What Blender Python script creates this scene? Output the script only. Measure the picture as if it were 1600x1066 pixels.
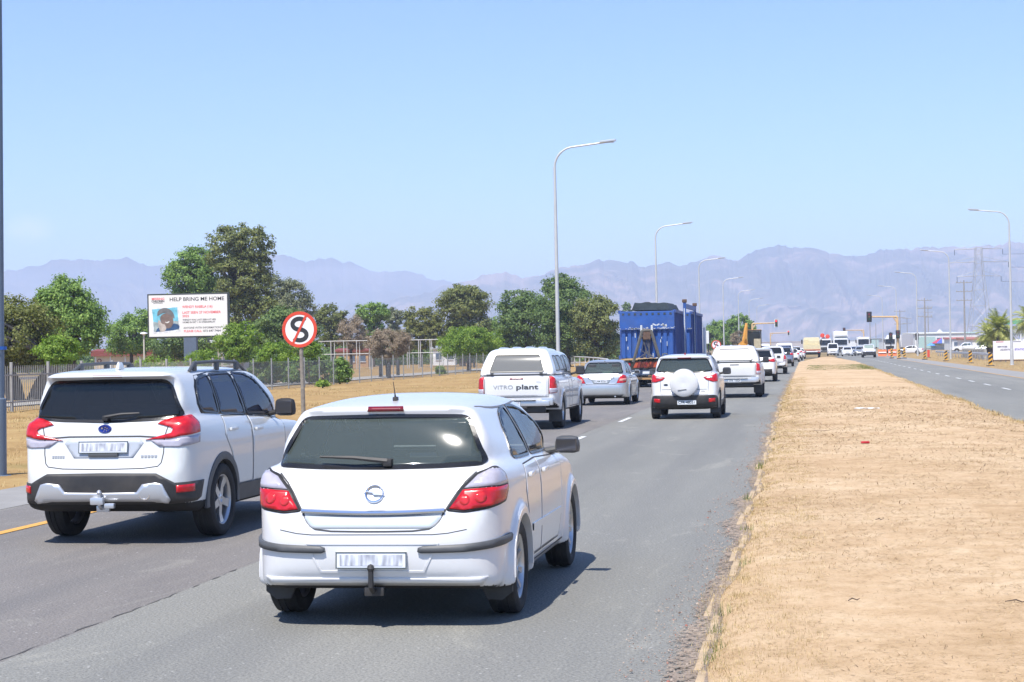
import bpy, bmesh, math, random
import numpy as np
from mathutils import Vector, Matrix
from mathutils.bvhtree import BVHTree
from mathutils.geometry import delaunay_2d_cdt

for o in list(bpy.data.objects):
    bpy.data.objects.remove(o, do_unlink=True)
SC = bpy.context.scene
COL = SC.collection
R = math.radians

# ------------------------------------------------------------------ camera
F_PX, CAM_H, ROLL = 2780.0, 1.78, R(1.1)
VPX, VPY = 1262.0, 540.0
_x, _y = VPX - 800.0, 533.0 - VPY
_lx = _x * math.cos(ROLL) + _y * math.sin(ROLL)
_ly = -_x * math.sin(ROLL) + _y * math.cos(ROLL)
YAW = math.atan(_lx / F_PX)
PITCH = math.atan(-_ly / math.hypot(F_PX, _lx))
CF = Vector((-math.sin(YAW) * math.cos(PITCH), math.cos(YAW) * math.cos(PITCH), math.sin(PITCH)))
_R0 = Vector((math.cos(YAW), math.sin(YAW), 0))
_U0 = _R0.cross(CF)
CR = _R0 * math.cos(ROLL) - _U0 * math.sin(ROLL)
CU = _U0 * math.cos(ROLL) + _R0 * math.sin(ROLL)
CP = Vector((0, 0, CAM_H))
camd = bpy.data.cameras.new('camera')
cam = bpy.data.objects.new('camera', camd)
COL.objects.link(cam)
camd.sensor_width = 36.0
camd.lens = F_PX * 36.0 / 1600.0
camd.clip_start = 0.2
camd.clip_end = 60000
m3 = Matrix((CR, CU, -CF)).transposed()
cam.matrix_world = Matrix.Translation(CP) @ m3.to_4x4()
SC.camera = cam

def gp(px, py, z=0.0):
    """ground point (height z) seen at a place in the photograph"""
    d = CF + CR * ((px - 800) / F_PX) + CU * ((533 - py) / F_PX)
    t = (z - CP.z) / d.z
    return CP + d * t

def dp(px, py, c):
    """point at depth c"""
    return CP + (CF + CR * ((px - 800) / F_PX) + CU * ((533 - py) / F_PX)) * c

# ------------------------------------------------------------------ world and sun
SUN_EL, SUN_AZ = R(60.5), R(196)      # azimuth clockwise from +Y: behind the camera, a little to the left
W = bpy.data.worlds.new('World'); SC.world = W; W.use_nodes = True
nt = W.node_tree; nt.nodes.clear()
sky = nt.nodes.new('ShaderNodeTexSky'); sky.sky_type = 'NISHITA'
sky.sun_disc = False; sky.sun_elevation = SUN_EL; sky.sun_rotation = SUN_AZ
sky.air_density = 1.0; sky.dust_density = 0.3; sky.ozone_density = 4.0; sky.altitude = 100
bg = nt.nodes.new('ShaderNodeBackground'); bg.inputs[1].default_value = 0.107
wo = nt.nodes.new('ShaderNodeOutputWorld')
tn = nt.nodes.new('ShaderNodeMix'); tn.data_type = 'RGBA'; tn.blend_type = 'MULTIPLY'; tn.inputs[0].default_value = 1.0; tn.inputs[7].default_value = (0.73, 0.865, 1.09, 1)
nt.links.new(sky.outputs[0], tn.inputs[6]); 
# one faint scrap of cloud low over the left mountains
_cd = (CF + CR * ((45 - 800) / F_PX) + CU * ((533 - 358) / F_PX)).normalized()
tcw = nt.nodes.new('ShaderNodeTexCoord'); dt = nt.nodes.new('ShaderNodeVectorMath'); dt.operation = 'DISTANCE'; dt.inputs[1].default_value = _cd
mpw = nt.nodes.new('ShaderNodeMapping'); mpw.inputs['Scale'].default_value = (1, 1, 1.7); _cs = Vector((_cd.x, _cd.y, _cd.z * 1.7)); dt.inputs[1].default_value = _cs
nt.links.new(tcw.outputs['Generated'], mpw.inputs[0]); nt.links.new(mpw.outputs[0], dt.inputs[0])
nzw = nt.nodes.new('ShaderNodeTexNoise'); nzw.inputs['Scale'].default_value = 160; nzw.inputs['Detail'].default_value = 5; nt.links.new(tcw.outputs['Generated'], nzw.inputs['Vector'])
mrw = nt.nodes.new('ShaderNodeMapRange'); mrw.inputs[1].default_value = 0.004; mrw.inputs[2].default_value = 0.016; mrw.inputs[3].default_value = .55; mrw.inputs[4].default_value = 0; nt.links.new(dt.outputs['Value'], mrw.inputs[0])
mlw = nt.nodes.new('ShaderNodeMath'); mlw.operation = 'MULTIPLY'; nt.links.new(mrw.outputs[0], mlw.inputs[0]); nt.links.new(nzw.outputs[0], mlw.inputs[1])
cmx = nt.nodes.new('ShaderNodeMix'); cmx.data_type = 'RGBA'; cmx.inputs[7].default_value = (7.5, 7.6, 7.6, 1); nt.links.new(mlw.outputs[0], cmx.inputs[0]); nt.links.new(tn.outputs[2], cmx.inputs[6])
nt.links.new(cmx.outputs[2], bg.inputs[0]); nt.links.new(bg.outputs[0], wo.inputs[0])
sl = bpy.data.lights.new('sun', 'SUN'); sl.energy = 4.2; sl.angle = R(0.53); sl.color = (1.0, 0.95, 0.87)
sun = bpy.data.objects.new('sun', sl); COL.objects.link(sun)
sd = Vector((math.sin(SUN_AZ) * math.cos(SUN_EL), math.cos(SUN_AZ) * math.cos(SUN_EL), math.sin(SUN_EL)))
sun.rotation_euler = sd.to_track_quat('Z', 'Y').to_euler(); sun.location = (0, -20, 60)
SC.view_settings.view_transform = 'Standard'; SC.view_settings.look = 'None'
SC.view_settings.gamma = 1.0; SC.view_settings.use_curve_mapping = False
SC.view_settings.exposure = 0.80
SC.render.engine = 'CYCLES'
SC.cycles.volume_bounces = 1
SC.cycles.max_bounces = 10; SC.cycles.transparent_max_bounces = 16

# ------------------------------------------------------------------ object helpers
def link(o, parent=None):
    COL.objects.link(o)
    if parent is not None: o.parent = parent
    return o
def tag(o, label=None, cat=None, group=None, kind=None):
    if label: o['label'] = label
    if cat: o['category'] = cat
    if group: o['group'] = group
    if kind: o['kind'] = kind
    return o
def thing(name, label, cat, loc=(0, 0, 0), rz=0.0, group=None):
    o = bpy.data.objects.new(name, None); link(o)
    o.location = loc; o.rotation_euler = (0, 0, rz); o.empty_display_size = 0.2
    return tag(o, label, cat, group)
def empty(name, parent, loc=(0, 0, 0), rz=0.0):
    o = bpy.data.objects.new(name, None); link(o, parent); o.location = loc; o.rotation_euler = (0, 0, rz)
    return o
def copy_tree(o, parent=None):
    c = o.copy(); link(c, parent)
    for ch in list(o.children): copy_tree(ch, c)
    return c
def mesh_obj(name, V, F, mat, parent=None, smooth=False, loc=None, rz=None):
    me = bpy.data.meshes.new(name)
    me.from_pydata([tuple(v) for v in V], [], [tuple(f) for f in F])
    if smooth: me.polygons.foreach_set('use_smooth', [True] * len(me.polygons))
    for m in (mat if isinstance(mat, (list, tuple)) else [mat]): me.materials.append(m)
    me.update()
    o = bpy.data.objects.new(name, me); link(o, parent)
    if loc is not None: o.location = loc
    if rz is not None: o.rotation_euler = (0, 0, rz)
    return o
def inst(name, me, parent=None, loc=(0, 0, 0), rz=0.0, scale=None):
    o = bpy.data.objects.new(name, me); link(o, parent); o.location = loc; o.rotation_euler = (0, 0, rz)
    if scale: o.scale = scale
    return o

class MB:
    def __init__(s): s.V = []; s.F = []; s.M = []; s.mi = 0
    def add(s, V, F):
        n = len(s.V); s.V += [tuple(v) for v in V]
        s.F += [tuple(i + n for i in f) for f in F]; s.M += [s.mi] * len(F); return s
    def mat(s, i): s.mi = i; return s
    def box(s, c, d, bev=0.0, rot=None, taper=None):
        bm = bmesh.new(); bmesh.ops.create_cube(bm, size=1.0)
        for v in bm.verts:
            v.co = Vector((v.co.x * d[0], v.co.y * d[1], v.co.z * d[2]))
            if taper and v.co.z > 0: v.co.x *= taper[0]; v.co.y *= taper[1]
        if bev > 0: bmesh.ops.bevel(bm, geom=bm.edges[:], offset=bev, segments=2, affect='EDGES', profile=0.6)
        M = Matrix.Translation(c)
        if rot is not None: M = M @ rot.to_4x4()
        bm.transform(M); bm.verts.index_update()
        s.add([v.co.copy() for v in bm.verts], [[v.index for v in f.verts] for f in bm.faces]); bm.free(); return s
    def tube(s, pts, r, n=8, cap=True):
        pts = [Vector(p) for p in pts]; N = len(pts)
        rr = r if isinstance(r, (list, tuple)) else [r] * N
        V = []; prev = None
        for i, p in enumerate(pts):
            t = (pts[min(i + 1, N - 1)] - pts[max(i - 1, 0)]).normalized()
            if prev is None:
                a = Vector((0, 0, 1)) if abs(t.z) < 0.9 else Vector((1, 0, 0))
                u = t.cross(a).normalized()
            else:
                u = (prev - t * prev.dot(t)).normalized()
            prev = u; w = t.cross(u)
            for k in range(n):
                an = 2 * math.pi * k / n
                V.append(p + (u * math.cos(an) + w * math.sin(an)) * rr[i])
        F = []
        for i in range(N - 1):
            for k in range(n):
                k2 = (k + 1) % n
                F.append((i * n + k, i * n + k2, (i + 1) * n + k2, (i + 1) * n + k))
        if cap:
            F.append(tuple(range(n - 1, -1, -1))); F.append(tuple((N - 1) * n + k for k in range(n)))
        return s.add(V, F)
    def prism(s, poly, fa, fb):
        """poly: list of 2d points; fa/fb map (u,v) to the two end faces"""
        n = len(poly)
        V = [fa(*p) for p in poly] + [fb(*p) for p in poly]
        F = [tuple(range(n - 1, -1, -1)), tuple(range(n, 2 * n))]
        F += [(k, (k + 1) % n, n + (k + 1) % n, n + k) for k in range(n)]
        return s.add(V, F)
    def lathe(s, prof, n=24, axis='x', c=(0, 0, 0), closed=False):
        """prof: (along axis, radius)"""
        V = []; P = len(prof)
        for k in range(n):
            a = 2 * math.pi * k / n; co, si = math.cos(a), math.sin(a)
            for (h, r) in prof:
                if axis == 'x': V.append((c[0] + h, c[1] + r * co, c[2] + r * si))
                elif axis == 'z': V.append((c[0] + r * co, c[1] + r * si, c[2] + h))
                else: V.append((c[0] + r * si, c[1] + h, c[2] + r * co))
        F = []
        for k in range(n):
            k2 = (k + 1) % n
            for i in range(P - 1 if not closed else P):
                j = (i + 1) % P
                F.append((k * P + i, k * P + j, k2 * P + j, k2 * P + i))
        return s.add(V, F)
    def build(s, name, mat, parent=None, smooth=False, loc=None, rz=None, auto=False):
        o = mesh_obj(name, s.V, s.F, mat, parent, smooth, loc, rz)
        if isinstance(mat, (list, tuple)) and len(mat) > 1: o.data.polygons.foreach_set('material_index', s.M)
        bm = bmesh.new(); bm.from_mesh(o.data); bmesh.ops.recalc_face_normals(bm, faces=bm.faces[:])
        if auto:
            for e in bm.edges:
                e.smooth = len(e.link_faces) < 2 or e.calc_face_angle(0) < R(38)
            for f in bm.faces: f.smooth = True
        bm.to_mesh(o.data); bm.free()
        return o

# ------------------------------------------------------------------ materials
MATS = {}
def S2L(c):
    return tuple(((x / 255.0) / 12.92 if x / 255.0 <= 0.04045 else ((x / 255.0 + 0.055) / 1.055) ** 2.4) for x in c)
def pmat(name, col, rough=0.5, metal=0.0, var=0.0, scale=4.0, bump=0.0, bscale=40.0, coat=0.0, spec=0.5, emit=None, estr=0.0, dirt=0.0, dirtcol=(0.30, 0.24, 0.17), tr=0.0):
    if name in MATS: return MATS[name]
    m = bpy.data.materials.new(name); m.use_nodes = True; MATS[name] = m
    t = m.node_tree; b = t.nodes['Principled BSDF']
    b.inputs['Base Color'].default_value = (*col, 1); b.inputs['Roughness'].default_value = rough
    b.inputs['Metallic'].default_value = metal; b.inputs['Specular IOR Level'].default_value = spec
    b.inputs['Coat Weight'].default_value = coat; b.inputs['Coat Roughness'].default_value = 0.05
    if emit: b.inputs['Emission Color'].default_value = (*emit, 1); b.inputs['Emission Strength'].default_value = estr
    tc = t.nodes.new('ShaderNodeTexCoord')
    out = None
    if var > 0:
        n = t.nodes.new('ShaderNodeTexNoise'); n.inputs['Scale'].default_value = scale; n.inputs['Detail'].default_value = 5
        t.links.new(tc.outputs['Object'], n.inputs['Vector'])
        mr = t.nodes.new('ShaderNodeMapRange'); mr.inputs[1].default_value = 0.25; mr.inputs[2].default_value = 0.75
        mr.inputs[3].default_value = 1 - var; mr.inputs[4].default_value = 1 + var
        t.links.new(n.outputs[0], mr.inputs[0])
        mx = t.nodes.new('ShaderNodeVectorMath'); mx.operation = 'SCALE'; mx.inputs[0].default_value = col
        t.links.new(mr.outputs[0], mx.inputs['Scale']); out = mx.outputs[0]
    if dirt > 0:
        n = t.nodes.new('ShaderNodeTexNoise'); n.inputs['Scale'].default_value = 2.2; n.inputs['Detail'].default_value = 8; n.inputs['Roughness'].default_value = 0.65
        t.links.new(tc.outputs['Object'], n.inputs['Vector'])
        mr = t.nodes.new('ShaderNodeMapRange'); mr.inputs[1].default_value = 0.42; mr.inputs[2].default_value = 0.78
        mr.inputs[3].default_value = 0; mr.inputs[4].default_value = dirt
        t.links.new(n.outputs[0], mr.inputs[0])
        mi = t.nodes.new('ShaderNodeMix'); mi.data_type = 'RGBA'
        t.links.new(mr.outputs[0], mi.inputs[0])
        if out: t.links.new(out, mi.inputs[6])
        else: mi.inputs[6].default_value = (*col, 1)
        mi.inputs[7].default_value = (*dirtcol, 1); out = mi.outputs[2]
    if out: t.links.new(out, b.inputs['Base Color'])
    if bump > 0:
        n = t.nodes.new('ShaderNodeTexNoise'); n.inputs['Scale'].default_value = bscale; n.inputs['Detail'].default_value = 4
        t.links.new(tc.outputs['Object'], n.inputs['Vector'])
        bp = t.nodes.new('ShaderNodeBump'); bp.inputs['Strength'].default_value = bump; bp.inputs['Distance'].default_value = 0.02
        t.links.new(n.outputs[0], bp.inputs['Height']); t.links.new(bp.outputs[0], b.inputs['Normal'])
    if tr > 0: b.inputs['Transmission Weight'].default_value = tr
    return m
def glass(name, tint, refl=0.06, rough=0.02, opaque=0.0, ocol=(0.01, 0.012, 0.014)):
    """tinted car glass: clear tint, a dark film share and a fresnel sheen"""
    if name in MATS: return MATS[name]
    m = bpy.data.materials.new(name); m.use_nodes = True; MATS[name] = m
    t = m.node_tree; t.nodes.clear()
    o = t.nodes.new('ShaderNodeOutputMaterial'); tr = t.nodes.new('ShaderNodeBsdfTransparent'); tr.inputs[0].default_value = (*tint, 1)
    df = t.nodes.new('ShaderNodeBsdfDiffuse'); df.inputs[0].default_value = (*ocol, 1)
    m1 = t.nodes.new('ShaderNodeMixShader'); m1.inputs[0].default_value = opaque
    t.links.new(tr.outputs[0], m1.inputs[1]); t.links.new(df.outputs[0], m1.inputs[2])
    gl = t.nodes.new('ShaderNodeBsdfGlossy'); gl.inputs['Roughness'].default_value = rough
    fr = t.nodes.new('ShaderNodeFresnel'); fr.inputs[0].default_value = 1.5
    m2 = t.nodes.new('ShaderNodeMixShader')
    t.links.new(fr.outputs[0], m2.inputs[0]); t.links.new(m1.outputs[0], m2.inputs[1]); t.links.new(gl.outputs[0], m2.inputs[2])
    t.links.new(m2.outputs[0], o.inputs[0])
    return m

WHITE = pmat('white_paint', (0.66, 0.66, 0.665), 0.28, coat=0.8, dirt=0.10, dirtcol=(0.5, 0.45, 0.38))
WHITE2 = pmat('white_paint_pearl', (0.64, 0.65, 0.64), 0.25, coat=0.8, dirt=0.12, dirtcol=(0.5, 0.45, 0.38))
WHITE3 = pmat('white_paint_dusty', (0.62, 0.62, 0.61), 0.35, coat=0.3, dirt=0.25, dirtcol=(0.45, 0.38, 0.30))
SILVER = pmat('silver_paint', (0.52, 0.54, 0.55), 0.3, 0.65, coat=0.8, var=0.03, scale=900, dirt=0.15)
DARKCAR = pmat('dark_paint', (0.03, 0.035, 0.05), 0.25, coat=1.0, dirt=0.1)
GREYCAR = pmat('grey_blue_paint', (0.18, 0.2, 0.27), 0.3, 0.4, coat=0.8, dirt=0.1)
BLKPL = pmat('black_plastic', (0.022, 0.022, 0.024), 0.55, var=0.2, scale=12, bump=0.1, bscale=300, dirt=0.15)
GREYPL = pmat('grey_plastic', (0.075, 0.078, 0.082), 0.5, var=0.12, scale=10, bump=0.1, bscale=300)
UNDER = pmat('underbody', (0.012, 0.012, 0.012), 0.8, var=0.3)
TYRE = pmat('tyre_rubber', (0.018, 0.018, 0.019), 0.85, var=0.25, scale=8, bump=0.3, bscale=90, dirt=0.3, dirtcol=(0.10, 0.09, 0.075))
RIM = pmat('alloy_rim', (0.55, 0.56, 0.58), 0.32, 0.85, dirt=0.3, dirtcol=(0.16, 0.14, 0.12))
CHROME = pmat('chrome', (0.75, 0.76, 0.78), 0.12, 1.0)
ALU = pmat('satin_silver_trim', (0.60, 0.61, 0.63), 0.35, 0.7)
SEAM = pmat('panel_gap', (0.05, 0.05, 0.055), 0.7)
RED = pmat('red_lens', (0.48, 0.010, 0.016), 0.22, coat=0.25, var=0.35, scale=14)
REDD = pmat('dark_red_lens', (0.18, 0.008, 0.012), 0.15, coat=1.0, var=0.2, scale=20)
CLRL = pmat('clear_lens', (0.40, 0.38, 0.44), 0.15, coat=0.4, var=0.1, scale=20)
LIGHTL = pmat('headlamp_lens', (0.55, 0.57, 0.6), 0.1, coat=1.0, var=0.25, scale=18)
PLATE = pmat('number_plate_white', (0.66, 0.68, 0.72), 0.4, var=0.05)
PLTXT = pmat('plate_lettering', (0.03, 0.05, 0.05), 0.5)
PLBLUR = bpy.data.materials.new('blurred_plate'); PLBLUR.use_nodes = True; _t = PLBLUR.node_tree; _b = _t.nodes['Principled BSDF']; _b.inputs['Roughness'].default_value = .4
_tc = _t.nodes.new('ShaderNodeTexCoord'); _mp = _t.nodes.new('ShaderNodeMapping'); _mp.inputs['Scale'].default_value = (26, 1, 7); _nz = _t.nodes.new('ShaderNodeTexNoise'); _nz.inputs['Scale'].default_value = 1.0; _nz.inputs['Detail'].default_value = 1.5
_cr = _t.nodes.new('ShaderNodeValToRGB'); _cr.color_ramp.elements[0].position = .38; _cr.color_ramp.elements[0].color = (.30, .31, .36, 1); _cr.color_ramp.elements[1].position = .60; _cr.color_ramp.elements[1].color = (.62, .64, .69, 1)
_t.links.new(_tc.outputs['Object'], _mp.inputs[0]); _t.links.new(_mp.outputs[0], _nz.inputs['Vector']); _t.links.new(_nz.outputs[0], _cr.inputs[0]); _t.links.new(_cr.outputs[0], _b.inputs['Base Color'])
PLSM = pmat('plate_smudge', (0.46, 0.47, 0.51), 0.5, var=0.2, scale=30)
GL_CLEAR = glass('car_glass_clear', (0.85, 0.93, 0.88), opaque=0.04)
GL_TINT = glass('car_glass_tint', (0.80, 0.90, 0.86), opaque=0.36, ocol=(0.14, 0.175, 0.165), rough=0.05)
GL_PRIV = glass('car_glass_privacy', (0.10, 0.11, 0.12), opaque=0.6, ocol=(0.022, 0.025, 0.028), rough=0.05)
GL_BLUE = glass('car_glass_blue', (0.22, 0.26, 0.40), opaque=0.45, ocol=(0.03, 0.04, 0.09))
GL_SMOKE = glass('smoked_canopy_glass', (0.2, 0.2, 0.2), opaque=0.9, ocol=(0.17, 0.17, 0.16), rough=0.03)
GLOSSB = pmat('gloss_black_trim', (0.012, 0.012, 0.013), 0.25)
CABIN = pmat('cabin_lining', (0.10, 0.10, 0.105), 0.85, var=0.2)
SEATM = pmat('seat_fabric', (0.05, 0.05, 0.055), 0.9, var=0.25, scale=20)
HAZE = 2.4e-4
# ------------------------------------------------------------------ vehicle body tools
def chaikin(P, it=2):
    P = np.array(P, float)
    for _ in range(it):
        Q = np.roll(P, -1, 0)
        P = np.stack([P * 0.75 + Q * 0.25, P * 0.25 + Q * 0.75], 1).reshape(-1, 2)
    return P
def roundc(P, r=.045):
    P = np.array(P, float); out = []
    for i in range(len(P)):
        a, b, c = P[i - 1], P[i], P[(i + 1) % len(P)]; da, dc = np.linalg.norm(a - b), np.linalg.norm(c - b)
        ra, rc = min(r, da * .4), min(r, dc * .4); p, q = b + (a - b) / da * ra, b + (c - b) / dc * rc
        for t in (0, .33, .67, 1): out.append((1 - t) ** 2 * p + 2 * t * (1 - t) * b + t * t * q)
    return np.array(out)
def sdf_poly(P, X, Y):
    P = np.asarray(P, float); d = np.full(X.shape, 1e9); s = np.zeros(X.shape, bool)
    for i in range(len(P)):
        a = P[i]; b = P[(i + 1) % len(P)]; e = b - a
        wx = X - a[0]; wy = Y - a[1]; L = e @ e
        if L < 1e-12: continue
        t = np.clip((wx * e[0] + wy * e[1]) / L, 0, 1)
        d = np.minimum(d, (wx - e[0] * t) ** 2 + (wy - e[1] * t) ** 2)
        c = ((a[1] <= Y) & (b[1] > Y)) | ((b[1] <= Y) & (a[1] > Y))
        with np.errstate(divide='ignore', invalid='ignore'):
            xi = a[0] + (Y - a[1]) / (b[1] - a[1]) * e[0] if abs(b[1] - a[1]) > 1e-12 else np.full(X.shape, 1e9)
        s ^= c & (X < xi)
    d = np.sqrt(d); return np.where(s, -d, d)
def smax(a, b, k):
    h = np.maximum(k - np.abs(a - b), 0) / k; return np.maximum(a, b) + h * h * k * 0.25
def smin(a, b, k): return -smax(-a, -b, k)
def half(prof):
    """half outline [(coord, halfwidth)] to a closed mirrored polygon in (halfwidth, coord)"""
    return [(w, c) for c, w in prof] + [(-w, c) for c, w in reversed(prof)]
def surf_nets(f, org, h):
    s = f < 0; nx, ny, nz = f.shape
    cnt = np.zeros((nx - 1, ny - 1, nz - 1), np.int8)
    for a in (0, 1):
        for b in (0, 1):
            for c in (0, 1): cnt += s[a:nx - 1 + a, b:ny - 1 + b, c:nz - 1 + c]
    act = (cnt > 0) & (cnt < 8)
    I, J, K = np.nonzero(act); n = len(I)
    idx = -np.ones(act.shape, np.int64); idx[I, J, K] = np.arange(n)
    acc = np.zeros((n, 3)); num = np.zeros(n)
    cor = [(a, b, c) for a in (0, 1) for b in (0, 1) for c in (0, 1)]
    for p in cor:
        for ax in range(3):
            if p[ax] == 1: continue
            q = list(p); q[ax] = 1
            fa = f[I + p[0], J + p[1], K + p[2]]; fb = f[I + q[0], J + q[1], K + q[2]]
            x = (fa < 0) != (fb < 0)
            t = np.where(x, fa / np.where(x, fa - fb, 1), 0)
            pos = np.array(p, float)[None, :].repeat(n, 0); pos[:, ax] += t
            acc += pos * x[:, None]; num += x
    V = (np.stack([I, J, K], 1) + acc / num[:, None])
    g = np.stack(np.gradient(f), -1)
    def tri(A, P):
        i = np.clip(np.floor(P).astype(int), 0, np.array(f.shape) - 2); u = P - i; r = 0
        for a, b, c in cor:
            w = (u[:, 0] if a else 1 - u[:, 0]) * (u[:, 1] if b else 1 - u[:, 1]) * (u[:, 2] if c else 1 - u[:, 2])
            v = A[i[:, 0] + a, i[:, 1] + b, i[:, 2] + c]; r = r + (v * w[:, None] if v.ndim > 1 else v * w)
        return r
    for _ in range(3):
        fv = tri(f, V); gv = tri(g, V); V = V - np.clip(fv / np.maximum((gv ** 2).sum(1), 1e-8), -20, 20)[:, None] * gv * 0.7
    Fs = []
    for ax in range(3):
        o = [a for a in range(3) if a != ax]
        sl0 = [slice(None)] * 3; sl1 = [slice(None)] * 3
        sl0[ax] = slice(0, -1); sl1[ax] = slice(1, None)
        A = s[tuple(sl0)]; B = s[tuple(sl1)]; E = np.array(np.nonzero(A != B)).T
        ok = np.ones(len(E), bool)
        for a in o: ok &= (E[:, a] > 0) & (E[:, a] < f.shape[a] - 1)
        E = E[ok]; inside = A[E[:, 0], E[:, 1], E[:, 2]]
        q = []
        for da, db in ((-1, -1), (0, -1), (0, 0), (-1, 0)):
            c = E.copy(); c[:, o[0]] += da; c[:, o[1]] += db; q.append(idx[c[:, 0], c[:, 1], c[:, 2]])
        q = np.stack(q, 1); flip = inside if ax != 1 else ~inside
        q[~flip] = q[~flip][:, ::-1]; Fs.append(q)
    return V * h + np.array(org), np.concatenate(Fs)

def body_field(sp, h):
    """smooth solid of a car body from side, plan and section outlines"""
    Wd, L, H = sp['W'], sp['L'], sp['H']; pad = 3 * h
    xs = np.arange(-Wd / 2 - 0.08 - pad, Wd / 2 + 0.08 + pad + h, h); xs = xs - xs.mean()
    ys = np.arange(-0.1 - pad, L + 0.1 + pad, h); zs = np.arange(0.05 - pad, H + 0.1 + pad, h)
    YZ = np.meshgrid(ys, zs, indexing='ij'); XY = np.meshgrid(xs, ys, indexing='ij'); XZ = np.meshgrid(xs, zs, indexing='ij')
    f = None
    for part in sp['solids']:
        a = sdf_poly(chaikin(part['prof'], part.get('it', 2)), *YZ)[None, :, :]
        b = sdf_poly(chaikin(half(part['plan']), part.get('pit', 2)), *XY)[:, :, None]
        c = sdf_poly(chaikin(half(part['sect']), 1), *XZ)[:, None, :]
        k = part.get('k', 0.08)
        g = smax(smax(a, b, k), c, k)
        f = g if f is None else smin(f, g, part.get('join', 0.04))
    X = np.abs(xs)[:, None, None]; Y = ys[None, :, None]; Z = zs[None, None, :]
    for wy in sp['axles']:
        r = np.sqrt((Y - wy) ** 2 + (Z - sp['wr']) ** 2)
        if sp.get('flare', 0):
            g = smax(np.maximum(r - sp['wr'] - 0.10, sp.get('zsill', 0.25) - Z), X - Wd / 2 - sp['flare'], 0.05); f = smin(f, g, 0.05)
        f = np.maximum(f, -np.maximum(r - sp['wr'] - 0.045, sp.get('well', Wd / 2 - 0.30) - X))
    f = np.broadcast_to(f, (len(xs), len(ys), len(zs))).copy()
    return f, (xs[0], ys[0], zs[0])

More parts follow.
